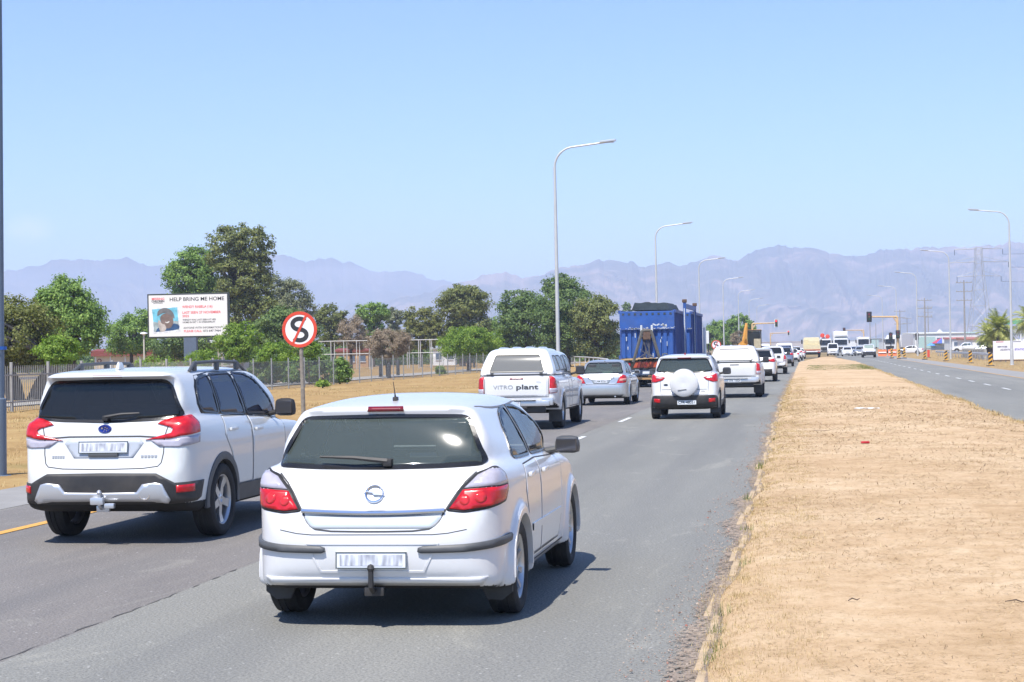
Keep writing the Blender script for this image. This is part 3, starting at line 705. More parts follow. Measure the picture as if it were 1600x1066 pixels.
def towbar(c, y, z, x=0.0, col=None):
    mb = MB(); mb.tube([(x, y + .25, z), (x, y - .02, z), (x, y - .06, z + .03), (x, y - .06, z + .13)], .018, 8)
    mb.lathe([(-.028, .002), (-.02, .018), (0, .026), (.02, .018), (.028, .002)], 12, 'z', (x, y - .06, z + .15))
    mb.box((x, y + .03, z - .01), (.13, .03, .06), .008)
    mb.build('tow_ball', col or BLKPL, c.root, auto=True)

def shell_glass(c, rear, front, sides, gm_rear, gm_side, gm_front=None, lining=True, cut=True, rnd=1, rear_k='rear_window'):
    """cut and glaze: rear screen, windscreen, side windows"""
    ctr = lambda o: np.array(o).mean(0) + (np.array(o) - np.array(o).mean(0)) * 1.014
    if cut: c.cut('rear', roundc(ctr(rear))); c.cut('front', roundc(ctr(front)))
    c.patch(rear_k, 'rear', rear, gm_rear, .003, .004, .05, rnd=rnd, fit=3)
    c.strip('rear_window_trim', 'rear', ctr(rear), .026, GLOSSB, .0075, closed=True, rnd=rnd)
    c.patch('windscreen', 'front', front, gm_front or GL_CLEAR, .003, .004, .06, rnd=rnd, fit=4)
    c.strip('windscreen_trim', 'front', front, .03, BLKPL, .0055, closed=True, rnd=rnd)
    side_glass(c, 'side_window', sides, gm_side, cut=cut, rnd=rnd)

def front_end(c, lampz, lampx, grz, grw, gr=BLKPL, platez=.5):
    """headlamps, grille and bumper intake, also for oncoming cars"""
    c.patch('headlight', 'front', [(lampx[0], lampz - .06), (lampx[1], lampz - .04), (lampx[1], lampz + .09), (lampx[0], lampz + .04)], LIGHTL, .006, .02, .06, mirror=True)
    c.patch('grille', 'front', [(-grw, grz - .07), (grw, grz - .07), (grw * 1.05, grz + .06), (-grw * 1.05, grz + .06)], gr, .004, .02, .08)
    c.patch('bumper_intake', 'front', [(-grw * 1.2, platez - .16), (grw * 1.2, platez - .16), (grw * 1.1, platez - .06), (-grw * 1.1, platez - .06)], BLKPL, .004, .02, .08)
    p, n = c.ray('front', 0, platez)
    mb = MB(); mb.box((0, p.y + .012, platez), (.46, .012, .11), .003); mb.build('front_number_plate', PLATE, c.root)

# ---- the near white hatchback
def build_hatch():
    c = Car(SP_HATCH, 'hatchback', 'white hatchback with grey bumper strips and a tow ball, nearest car to the camera', HATCH_AT, 0, .024, WHITE)
    rear = [(-.672, 1.048), (-.40, 1.036), (0, 1.03), (.40, 1.036), (.672, 1.048), (.682, 1.068), (.605, 1.24), (.56, 1.335), (.50, 1.352), (0, 1.358), (-.50, 1.352), (-.56, 1.335), (-.605, 1.24), (-.682, 1.068)]
    front = [(-.60, 1.0), (.60, 1.0), (.62, 1.04), (.54, 1.36), (.50, 1.385), (-.50, 1.385), (-.54, 1.36), (-.62, 1.04)]
    s1 = [(.98, 1.045), (1.0, 1.10), (1.10, 1.25), (1.25, 1.345), (1.40, 1.372), (1.58, 1.382), (1.655, 1.03), (1.3, 1.035)]
    s2 = [(1.73, 1.03), (1.655, 1.383), (1.95, 1.375), (2.2, 1.335), (2.45, 1.255), (2.70, 1.12), (2.80, 1.03), (2.80, 1.005)]
    shell_glass(c, rear, front, [s1, s2], GL_TINT, GL_CLEAR)
    # tail lamps wrap round the corner
    lamp = [('rear', .478, .758), ('rear', .60, .745), ('rear', .74, .765), ('right', .36, .80), ('right', .44, .88), ('right', .43, .97), ('right', .34, 1.03), ('rear', .745, 1.03), ('rear', .66, .995), ('rear', .565, .90)]
    c.patch('tail_light_surround', 'wrap', [(k, u + (.0 if k == 'rear' else .012), v) for k, u, v in lamp], BLKPL, .003, .01, .03, mirror=True, rnd=1)
    low = [('rear', .505, .772), ('rear', .60, .762), ('rear', .74, .782), ('right', .35, .812), ('right', .42, .875), ('right', .425, .905), ('rear', .745, .90), ('rear', .60, .888), ('rear', .582, .885)]
    up = [('rear', .592, .897), ('rear', .745, .91), ('right', .422, .915), ('right', .415, .965), ('right', .335, 1.012), ('rear', .742, 1.012), ('rear', .672, .978)]
    c.patch('tail_light', 'wrap', low, RED, .009, .012, .025, mirror=True)
    c.patch('indicator_lens', 'wrap', up, CLRL, .009, .012, .025, mirror=True)
    for cx, cz, rr in ((.60, .825, .034), (.70, .84, .036)):   # round bulb reflectors in the red lens
        c.patch('lamp_reflector', 'rear', [(cx + rr * math.cos(a), cz + rr * math.sin(a)) for a in np.linspace(0, 2 * math.pi, 15)[:-1]], pmat('lamp_inner', (.52, .022, .024), .15, coat=.3), .0105, .002, .03, mirror=True)
    # tailgate gap, chrome bar, lower recessed panel
    c.strip('tailgate_gap', 'rear', [(-.66, 1.0), (-.575, .92), (-.47, .75), (-.43, .68), (-.36, .636), (0, .63), (.36, .636), (.43, .68), (.47, .75), (.575, .92), (.66, 1.0)], .011, SEAM, .0015, rnd=1)
    c.patch('tailgate', 'rear', [(-.40, .65), (.40, .65), (.445, .70), (.462, .735), (-.462, .735), (-.445, .70)], pmat('tailgate_panel', (.66, .70, .74), .15, .3, coat=1), .003, .006, .05, rnd=1)
    mb = MB()
    L_ = [c.ray('rear', x, .762 - .018 * math.cos(x * 3.0)) for x in np.linspace(-.475, .475, 25)]
    mb.tube([p + n * .012 for p, n in L_], .017, 8); mb.build('chrome_bar', CHROME, c.root, auto=True)
    # bumper
    for sx in (1, -1):
        c.patch('bumper_strip', 'wrap', [('rear', .305, .505), ('rear', .33, .495), ('rear', .60, .50), ('right', .16, .515), ('right', .42, .535), ('right', .44, .565), ('right', .42, .585), ('right', .16, .565), ('rear', .60, .55), ('rear', .34, .54), ('rear', .31, .53)], GREYPL, .022, .01, .04, mirror=True) if sx == 1 else None
    c.patch('plate_recess', 'rear', [(-.34, .375), (.34, .375), (.405, .50), (.44, .555), (-.44, .555), (-.405, .50)], pmat('recess_paint', (.66, .68, .70), .35), -.002, .003, .04)
    c.strip('recess_edge', 'rear', [(-.34, .375), (.34, .375), (.405, .50), (.44, .555), (-.44, .555), (-.405, .50)], .012, WHITE, .006, closed=True)
    p, n = c.ray('rear', 0, .45); plate(c, 0, p.y - .012, .45, .47, .108, 4, smear=True)
    c.strip('bumper_gap', 'wrap' if 0 else 'rear', [(-.62, .642), (-.5, .62), (-.40, .612), (.40, .612), (.5, .62), (.62, .642)], .006, SEAM, .001)
    c.patch('bumper_lip', 'rear', [(-.70, .285), (.70, .285), (.74, .335), (-.74, .335)], WHITE, .012, .01, .05)
    towbar(c, .05, .25)
    # badge: ring with a flash
    p, n = c.ray('rear', 0, .865)
    M = Matrix.Rotation(-math.atan2(n.z, -n.y), 3, 'X')
    mb = MB(); ctr = p + n * .008
    mb.tube([ctr + M @ Vector((.058 * math.cos(a), 0, .058 * math.sin(a))) for a in np.linspace(0, 2 * math.pi, 29)], .007, 6, cap=False)
    mb.prism([(-.075, .012), (.0, .012), (.012, -.004), (.07, -.012), (-.002, -.012), (-.014, .003)], lambda u, v: ctr + M @ Vector((u, -.010, v)), lambda u, v: ctr + M @ Vector((u, .004, v)))
    mb.build('badge', CHROME, c.root, auto=True)
    # brake light, aerial, wiper
    c.patch('brake_light', 'rear', [(-.125, 1.392), (.125, 1.392), (.12, 1.414), (-.12, 1.414)], REDD, .018, .01, .03)
    p, n = c.ray('top', 0, .78); mb = MB(); mb.box(p + Vector((0, 0, .01)), (.03, .07, .03), .008); mb.tube([p + Vector((0, 0, .01)), p + Vector((0, -.02, .05)), p + Vector((0, -.06, .13))], [.009, .004, .002], 6); mb.build('roof_aerial', BLKPL, c.root, auto=True)
    p, n = c.ray('rear', -.05, 1.06); wiper(c, .06, -.40, 1.062, p.y, .012)
    # roof gutters, doors, sills
    c.strip('roof_gutter', 'top', [(.57, .68), (.60, 1.0), (.605, 1.6), (.59, 2.1), (.56, 2.35)], .010, pmat('roof_gutter', (.16, .16, .17), .6), .002, mirror=True, rnd=1)
    doors(c, [[(1.14, .99), (1.06, .80), (1.16, .62), (1.22, .42), (1.26, .33), (1.72, .33), (1.72, 1.0)], [(1.735, 1.0), (1.735, .33), (2.66, .33), (2.80, .55), (2.83, .96)]], [(1.28, .915), (1.90, .905)])
    c.strip('side_moulding', 'right', [(1.28, .535), (2.72, .53)], .05, WHITE, .012, mirror=True)
    c.strip('sill_gap', 'right', [(1.2, .285), (2.95, .285)], .014, SEAM, .002, mirror=True)
    for yy in (.80, 3.41): arch(c, yy, .358, .398, WHITE, .004, -4, 184)
    for sx in (1, -1):   # mud flaps behind each rear wheel
        mb = MB(); mb.prism([(-.13, .30), (.12, .32), (.12, .19), (.05, .135), (-.05, .14)], lambda u, z: (sx * (.725 + u), .455, z), lambda u, z: (sx * (.725 + u), .475, z)); mb.build('mud_flap', BLKPL, c.root)
    front_end(c, .74, (.45, .72), .66, .3)
    mirrors(c, 2.62, 1.045, .83, (.21, .11, .135), GREYPL)
    seats(c, 1.78, .98, .47, dash=2.85)
    mb = MB(); mb.box((0, .55, .93), (1.15, .4, .03), .01); mb.build('parcel_shelf', CABIN, c.root)
    mb = MB(); mb.box((0, 1.7, .40), (1.5, 2.6, .04)); mb.build('cabin_floor', CABIN, c.root)
    wheels(c, 'ten', .215, .205); c.finish(lining=True, undercut=.33)

# ---- the white SUV in the left lane
def build_suv():
    c = Car(SP_SUV, 'suv', 'white SUV with black roof rails and silver rear skid plate, at the left edge', SUV_AT, R(-1.0), .026, WHITE2)
    rear = [(-.70, 1.215), (-.45, 1.19), (0, 1.178), (.45, 1.19), (.70, 1.215), (.725, 1.24), (.62, 1.50), (.56, 1.56), (0, 1.566), (-.56, 1.56), (-.62, 1.50), (-.725, 1.24)]
    front = [(-.66, 1.12), (.66, 1.12), (.67, 1.16), (.58, 1.58), (.54, 1.61), (-.54, 1.61), (-.58, 1.58), (-.67, 1.16)]
    s0 = [(.66, 1.25), (.60, 1.32), (.66, 1.45), (.78, 1.565), (1.13, 1.60), (1.07, 1.215)]
    s1 = [(1.13, 1.21), (1.19, 1.605), (1.80, 1.612), (1.84, 1.18)]
    s2 = [(1.92, 1.175), (1.87, 1.612), (2.20, 1.60), (2.45, 1.535), (2.75, 1.34), (2.93, 1.16), (2.93, 1.135)]
    c.patch('window_band', 'right', [(.60, 1.23), (.555, 1.33), (.63, 1.49), (.76, 1.60), (1.2, 1.63), (2.2, 1.63), (2.48, 1.56), (2.80, 1.34), (3.0, 1.14), (2.95, 1.115)], GLOSSB, .001, .003, .05, mirror=True)
    shell_glass(c, rear, front, [s0, s1, s2], GL_PRIV, GL_BLUE)
    # lamps: a C shape inward from the corner
    lamp = [('rear', .42, 1.0), ('rear', .60, 1.045), ('rear', .675, 1.065), ('rear', .69, 1.10), ('rear', .66, 1.118), ('rear', .53, 1.15), ('rear', .56, 1.168), ('rear', .66, 1.205), ('rear', .77, 1.225), ('right', .38, 1.222), ('right', .42, 1.15), ('right', .39, 1.06), ('rear', .77, 1.035), ('rear', .66, 1.01)]
    c.patch('tail_light', 'wrap', lamp, RED, .012, .012, .025, mirror=True)
    c.patch('reversing_light', 'wrap', [('rear', .47, .998), ('rear', .66, .998), ('rear', .77, 1.02), ('right', .39, 1.045), ('right', .37, .965), ('rear', .74, .93), ('rear', .56, .935)], CLRL, .008, .012, .03, mirror=True)
    c.strip('tailgate_gap', 'rear', [(-.71, 1.20), (-.61, 1.10), (-.60, .80), (-.54, .735), (0, .725), (.54, .735), (.60, .80), (.61, 1.10), (.71, 1.20)], .010, SEAM, .0015, rnd=1)
    c.strip('tailgate_crease', 'rear', [(-.60, 1.02), (-.36, 1.035), (.36, 1.035), (.60, 1.02)], .014, SEAM, .002)
    c.patch('plate_recess', 'rear', [(-.30, .83), (.30, .83), (.40, .97), (.36, 1.02), (-.36, 1.02), (-.40, .97)], pmat('recess_grey', (.42, .45, .50), .4), .001, .003, .04)
    p, n = c.ray('rear', 0, .93); plate(c, 0, p.y - .016, .935, .50, .115, 6, smear=True)
    mb = MB(); mb.box((0, p.y - .02, .86), (.30, .03, .035), .008); mb.build('boot_handle', GREYPL, c.root, auto=True)
    # lower cladding, silver skid bar, reflectors
    clad = [('rear', 0, .395), ('rear', .45, .40), ('rear', .70, .40), ('right', .3, .41), ('right', .62, .44), ('right', .66, .60), ('right', .3, .60), ('rear', .72, .595), ('rear', .55, .685), ('rear', 0, .69)]
    c.patch('rear_cladding', 'wrap', sym(clad), BLKPL, .010, .012, .035)
    skid = [(0, .435), (.0, .505), (.36, .51), (.42, .585), (.55, .60), (.61, .585), (.68, .44), (.66, .415), (.5, .43)]
    c.patch('skid_plate', 'rear', skid, ALU, .026, .01, .03, mirror=True)
    c.patch('reflector', 'wrap', [('rear', .73, .50), ('right', .24, .505), ('right', .24, .575), ('rear', .73, .57)], RED, .018, .01, .03, mirror=True)
    for sx in (1, -1): pass
    mb = MB(); mb.lathe([(0, .055), (-.05, .055), (-.05, .046), (0, .046)], 16, 'y', (.44, .05, .49)); mb.build('exhaust', CHROME, c.root)
    mb = MB(); mb.lathe([(0, .046), (.001, .001)], 16, 'y', (.44, .02, .49)); mb.build('exhaust_bore', UNDER, c.root)
    for yy in (.98, 3.65): arch(c, yy, .400, .475, GREYPL, .012, -6, 186, 'arch_cladding')
    c.strip('sill_cladding', 'right', [(1.42, .40), (3.2, .40)], .16, GREYPL, .014, mirror=True)
    towbar(c, .03, .36, 0, ALU); mb = MB(); mb.box((-.02, -.03, .43), (.13, .06, .07), .012); mb.box((.10, -.02, .385), (.10, .05, .05), .012); mb.build('tow_coupling', ALU, c.root, auto=True)
    # oval badge with stars
    p, n = c.ray('rear', 0, 1.105)
    mb = MB(); mb.lathe([(0, .001), (-.012, .055), (-.004, .066), (.01, .068)], 24, 'y', (0, 0, 0)); V = [(v[0], v[1], v[2] * .62) for v in mb.V]
    mb2 = MB(); mb2.add(V, mb.F); o = mb2.build('badge', pmat('badge_blue', (.01, .03, .25), .2, .3, coat=1), c.root, loc=p + n * .008, auto=True)
    mb = MB()
    for sx_, sz_, rr in ((-.022, .008, .012), (.01, .016, .007), (.03, .008, .007), (.006, -.006, .007), (.024, -.014, .007), (-.004, -.02, .006)):
        mb.box((sx_, -.0135, sz_), (rr * 1.6, .003, rr * .5)); mb.box((sx_, -.0135, sz_), (rr * .5, .0035, rr * 1.6))
    mb.build('badge_stars', CHROME, o)
    for xx, ww in ((-.46, .13), (.46, .17)):
        p, n = c.ray('rear', xx, .845); mb = MB()
        for k in range(5): mb.box((p.x - ww / 2 + ww * (k + .5) / 5, p.y - .004, .845), (ww / 5 * .7, .008, .026), .002)
        mb.build('model_lettering', ALU, c.root)
    p, n = c.ray('rear', 0, 1.2); wiper(c, .0, .34, 1.21, p.y, .015)
    for sx in (1, -1):   # roof rails
        mb = MB(); pts = [(.62, .75), (.60, .95), (.60, 1.6), (.60, 2.2), (.60, 2.5)]
        L_ = [c.ray('top', x, y)[0] for x, y in pts]
        mb.tube([(sx * p.x, p.y, p.z + dz) for p, dz in zip(L_, (.0, .075, .085, .08, .0))], [.016, .018, .017, .017, .015], 8)
        for k in (1, 2, 3): mb.box((sx * L_[k].x, L_[k].y, L_[k].z + .035), (.035, .09, .08), .01)
        mb.build('roof_rail', GREYPL, c.root, auto=True)
    p, n = c.ray('top', 0, .52); mb = MB(); mb.box(p + Vector((0, 0, .035)), (.05, .16, .08), .02, taper=(.5, .5)); mb.build('roof_fin', WHITE2, c.root, auto=True)
    p, n = c.ray('rear', 0, 1.585); c.patch('brake_light', 'rear', [(-.15, 1.60), (.15, 1.60), (.15, 1.62), (-.15, 1.62)], REDD, .004, .01, .04)
    doors(c, [[(1.10, 1.19), (1.06, 1.0), (1.22, .82), (1.38, .55), (1.40, .48), (1.86, .48), (1.87, 1.17)], [(1.89, 1.165), (1.88, .48), (2.92, .48), (3.0, .7), (2.98, 1.10)]], [(1.28, 1.05), (2.06, 1.02)])
    front_end(c, .88, (.5, .80), .80, .36)
    mirrors(c, 2.68, 1.22, .87, (.24, .13, .19), BLKPL)
    seats(c, 1.95, 1.05, .72, dash=3.0)
    mb = MB(); mb.box((0, 1.8, .52), (1.55, 3.0, .04)); mb.build('cabin_floor', CABIN, c.root)
    wheels(c, 'five', .245, .225); c.finish(lining=True, undercut=.42)

# ---- canopied bakkie in the left lane, lettering on the tailgate
def bakkie(sp, name, label, loc, h, paint, text=False, lod=1, canopy=True, canglass=GL_SMOKE, plate_txt=None, cat='pickup', group=None, cab0=2.05, steel=True):
    c = Car(sp, name, label, loc, 0, h, paint, cat, group)
    y0 = cab0
    if canopy:
        rear = [(-.60, 1.30), (.60, 1.30), (.62, 1.335), (.53, 1.64), (.49, 1.685), (-.49, 1.685), (-.53, 1.64), (-.62, 1.335)]
        c.patch('canopy_hatch', 'rear', [(-.70, 1.25), (.70, 1.25), (.60, 1.70), (.54, 1.765), (-.54, 1.765), (-.60, 1.70)], paint, .012, .01, .06, rnd=1)
        c.patch('canopy_window', 'rear', rear, canglass, .02, .006, .05, rnd=1, fit=3)
        c.strip('canopy_window_seal', 'rear', rear, .022, GLOSSB, .03, closed=True, rnd=1)
        for sx in (1, -1):
            p, n = c.ray('rear', sx * .56, 1.27); mb = MB(); mb.box((p.x, p.y - .03, 1.275), (.07, .03, .05), .01); mb.build('hatch_latch', GREYPL, c.root)
        c.strip('canopy_seam', 'rear', [(-.82, 1.235), (.82, 1.235)], .03, GREYPL, .004)
        c.strip('canopy_seam', 'right', [(.15, 1.232), (2.02, 1.225)], .03, GREYPL, .004, mirror=True)
        sg = [[(.55, 1.32), (.68, 1.62), (.76, 1.66), (1.15, 1.66), (1.15, 1.32)], [(1.25, 1.32), (1.25, 1.66), (1.80, 1.66), (1.88, 1.60), (1.88, 1.32)]]
        side_glass(c, 'canopy_side_window', sg, GL_SMOKE if canopy else GL_TINT, GREYPL, 1, cut=False)
        mb = MB()
        for xx in (-.45, -.15, .15, .45):
            L_ = [c.ray('top', xx, yy)[0] for yy in np.linspace(.55, 1.95, 8)]; mb.tube([p + Vector((0, 0, .006)) for p in L_], .022, 6)
        mb.build('canopy_ribs', paint, c.root, auto=True)
    else:
        rear = [(-.60, 1.30), (.60, 1.30), (.56, 1.62), (.50, 1.67), (-.50, 1.67), (-.56, 1.62)]
        c.patch('rear_window', 'rear', rear, GL_TINT if lod < 2 else GL_PRIV, .004, .006, .06, rnd=1); c.strip('rear_window_trim', 'rear', rear, .02, GLOSSB, .006, closed=True, rnd=1)
        c.patch('load_bed', 'top', [(-.74, .2), (.74, .2), (.74, y0 - .06), (-.74, y0 - .06)], BLKPL, .004, .01, .2)
    cw = [[(y0 + .22, 1.27), (y0 + .26, 1.64), (y0 + .62, 1.67), (y0 + .68, 1.25)], [(y0 + .76, 1.25), (y0 + .72, 1.67), (y0 + 1.1, 1.66), (y0 + 1.35, 1.57), (y0 + 1.72, 1.27), (y0 + 1.72, 1.22)]]
    side_glass(c, 'side_window', cw, GL_TINT, cut=False)
    c.patch('windscreen', 'front', [(-.64, 1.2), (.64, 1.2), (.58, 1.66), (.52, 1.7), (-.52, 1.7), (-.58, 1.66)], GL_TINT, .004, .006, .08, rnd=1)
    # tailgate
    c.strip('tailgate_gap', 'rear', [(-.72, 1.2), (-.73, .74), (.73, .74), (.72, 1.2)], .014, SEAM, .002)
    tg = c.patch('tailgate', 'rear', [(-.70, .76), (.70, .76), (.69, 1.19), (-.69, 1.19)], paint, .006, .006, .07)
    c.patch('tailgate_handle', 'rear', [(-.16, 1.135), (.16, 1.135), (.15, 1.165), (-.15, 1.165)], REDD if text else BLKPL, .012, .01, .05, parent=tg)
    lamp = [('rear', .735, .82), ('rear', .79, .82), ('right', .26, .83), ('right', .30, .86), ('right', .24, 1.0), ('right', .19, 1.14), ('rear', .80, 1.19), ('rear', .735, 1.19)]
    c.patch('tail_light', 'wrap', lamp, RED, .012, .01, .04, mirror=True)
    c.patch('reversing_light', 'wrap', [('rear', .745, .83), ('rear', .79, .83), ('right', .24, .84), ('right', .26, .93), ('rear', .745, .93)], CLRL, .018, .01, .04, mirror=True)
    # step bumper
    mb = MB(); mb.box((0, .03, .60), (1.50, .16, .12), .02); mb.box((.70, .06, .64), (.26, .14, .17), .025); mb.box((-.70, .06, .64), (.26, .14, .17), .025)
    bp = mb.build('rear_bumper', ALU if lod < 2 else paint, c.root, auto=True)
    mb = MB(); mb.box((0, -.03, .665), (.9, .10, .02), .004); mb.box((0, .12, .47), (1.30, .10, .16), .02); mb.box((0, .0, .52), (.5, .10, .06), .01); mb.build('bumper_step', BLKPL, bp)
    plate(c, 0 if not text else -.12, -.06, .60, .46, .11, 0, txt=plate_txt, smear=plate_txt is None)
    if lod < 2:
        doors(c, [[(y0 + .2, 1.22), (y0 + .18, .9), (y0 + .22, .46), (y0 + .70, .46), (y0 + .70, 1.22)], [(y0 + .72, 1.22), (y0 + .72, .46), (y0 + 1.75, .46), (y0 + 1.78, 1.17)]], [(y0 + .34, 1.08), (y0 + .86, 1.06)])
        for sx in (1, -1):
            mb = MB(); mb.box((sx * .78, .72, .33), (.30, .02, .34), .005); mb.build('mud_flap', BLKPL, c.root)
    if text:
        p, n = c.ray('rear', -.2, .97)
        text_mesh('VITRO', .125, pmat('grey_lettering', (.33, .33, .33), .6), 'tailgate_lettering', c.root, (-.30, p.y - .012, .965), (R(90), 0, 0), width=.45, depth=.001)
        text_mesh('plant', .15, pmat('dark_lettering', (.05, .05, .055), .6), 'tailgate_lettering', c.root, (.24, p.y - .012, .965), (R(90), 0, 0), bold=.02, width=.50, depth=.001)
        text_mesh('Hilux', .05, ALU, 'model_lettering', c.root, (.50, p.y - .012, 1.09), (R(90), 0, 0), depth=.001)
    mb = MB(); mb.tube([(.3, 1.5, .42), (.42, .5, .42), (.48, .2, .44)], .035, 8); mb.build('exhaust', ALU, c.root)
    front_end(c, .88, (.55, .85), .82, .42, CHROME)
    mirrors(c, y0 + 1.55, 1.29, .88, (.24, .10, .21), BLKPL)
    wheels(c, 'steel' if steel else 'five', .21, .245); c.finish(undercut=.62)
    return c

def build_sedan():
    c = Car(SP_SEDAN, 'sedan', 'silver sedan in the left lane behind the canopied pickup', SEDAN_AT, 0, .032, SILVER)
    rear = [(-.60, 1.02), (.60, 1.02), (.61, 1.04), (.53, 1.30), (.48, 1.335), (-.48, 1.335), (-.53, 1.30), (-.61, 1.04)]
    front = [(-.62, .98), (.62, .98), (.52, 1.35), (.46, 1.38), (-.46, 1.38), (-.52, 1.35)]
    s1 = [(1.0, 1.02), (1.20, 1.22), (1.42, 1.345), (1.72, 1.37), (1.78, 1.0)]
    s2 = [(1.85, 1.0), (1.79, 1.372), (2.2, 1.37), (2.5, 1.29), (2.95, 1.03), (2.95, .985)]
    shell_glass(c, rear, front, [s1, s2], GL_TINT, GL_TINT)
    c.patch('tail_light', 'wrap', [('rear', .50, .70), ('rear', .70, .705), ('right', .22, .72), ('right', .30, .85), ('right', .26, .93), ('rear', .70, .955), ('rear', .62, .94), ('rear', .56, .82)], RED, .01, .012, .03, mirror=True)
    c.patch('indicator_lens', 'wrap', [('rear', .57, .765), ('rear', .70, .77), ('right', .22, .78), ('right', .25, .85), ('rear', .70, .845), ('rear', .60, .835)], pmat('pink_lens', (.6, .25, .2), .15, coat=1), .015, .012, .03, mirror=True)
    c.strip('boot_gap', 'rear', [(-.60, .97), (-.50, .69), (-.42, .66), (.42, .66), (.50, .69), (.60, .97)], .010, SEAM, .0015, rnd=1)
    c.patch('boot_lip', 'rear', [(-.60, .965), (.60, .965), (.58, .985), (-.58, .985)], SILVER, .03, .01, .05)
    c.patch('plate_recess', 'rear', [(-.24, .69), (.24, .69), (.30, .80), (.44, .855), (-.44, .855), (-.30, .80)], pmat('silver_recess', (.4, .42, .42), .3, .5), .002, .004, .05)
    c.patch('chrome_strip', 'rear', [(-.42, .862), (.42, .862), (.40, .885), (-.40, .885)], CHROME, .012, .01, .05)
    p, n = c.ray('rear', 0, .76); plate(c, 0, p.y - .015, .765, .42, .11, 8, txt='CAM 83261')
    p, n = c.ray('rear', 0, .91); mb = MB(); mb.lathe([(0, .03), (-.008, .034), (0, .038)], 16, 'y', tuple(p)); mb.build('badge', CHROME, c.root)
    c.strip('bumper_gap', 'rear', [(-.70, .66), (.70, .66)], .008, SEAM, .0015)
    c.patch('bumper_valance', 'rear', [(-.66, .29), (.66, .29), (.70, .34), (-.70, .34)], GREYPL, .006, .01, .06)
    mb = MB(); mb.tube([(.42, .5, .27), (.44, .06, .28)], .025, 8); mb.build('exhaust', ALU, c.root)
    doors(c, [[(1.05, .98), (1.08, .75), (1.32, .5), (1.36, .33), (1.82, .33), (1.82, .98)], [(1.84, .98), (1.84, .33), (2.95, .33), (3.02, .93)]], [(1.22, .87), (2.0, .86)])
    p, n = c.ray('top', 0, 1.28); mb = MB(); mb.box(p, (.03, .06, .04), .008); mb.build('roof_aerial', BLKPL, c.root)
    front_end(c, .70, (.45, .75), .60, .35)
    mirrors(c, 2.75, 1.02, .80, (.2, .1, .13))
    seats(c, 1.9, 1.1, .52, dash=2.9)
    mb = MB(); mb.box((0, .95, .94), (1.1, .5, .03)); mb.build('parcel_shelf', pmat('shelf', (.2, .2, .19), .8), c.root)
    mb = MB(); mb.box((.12, .9, 1.0), (.34, .2, .10), .03); mb.box((-.3, .92, .99), (.2, .16, .08), .03); mb.build('shelf_cushions', pmat('pale_green_cloth', (.35, .5, .38), .9, var=.3), c.root)
    mb = MB(); mb.box((0, 1.9, .40), (1.45, 2.6, .04)); mb.build('cabin_floor', CABIN, c.root)
    wheels(c, 'seven', .20, .195); c.finish(lining=True, undercut=.33)

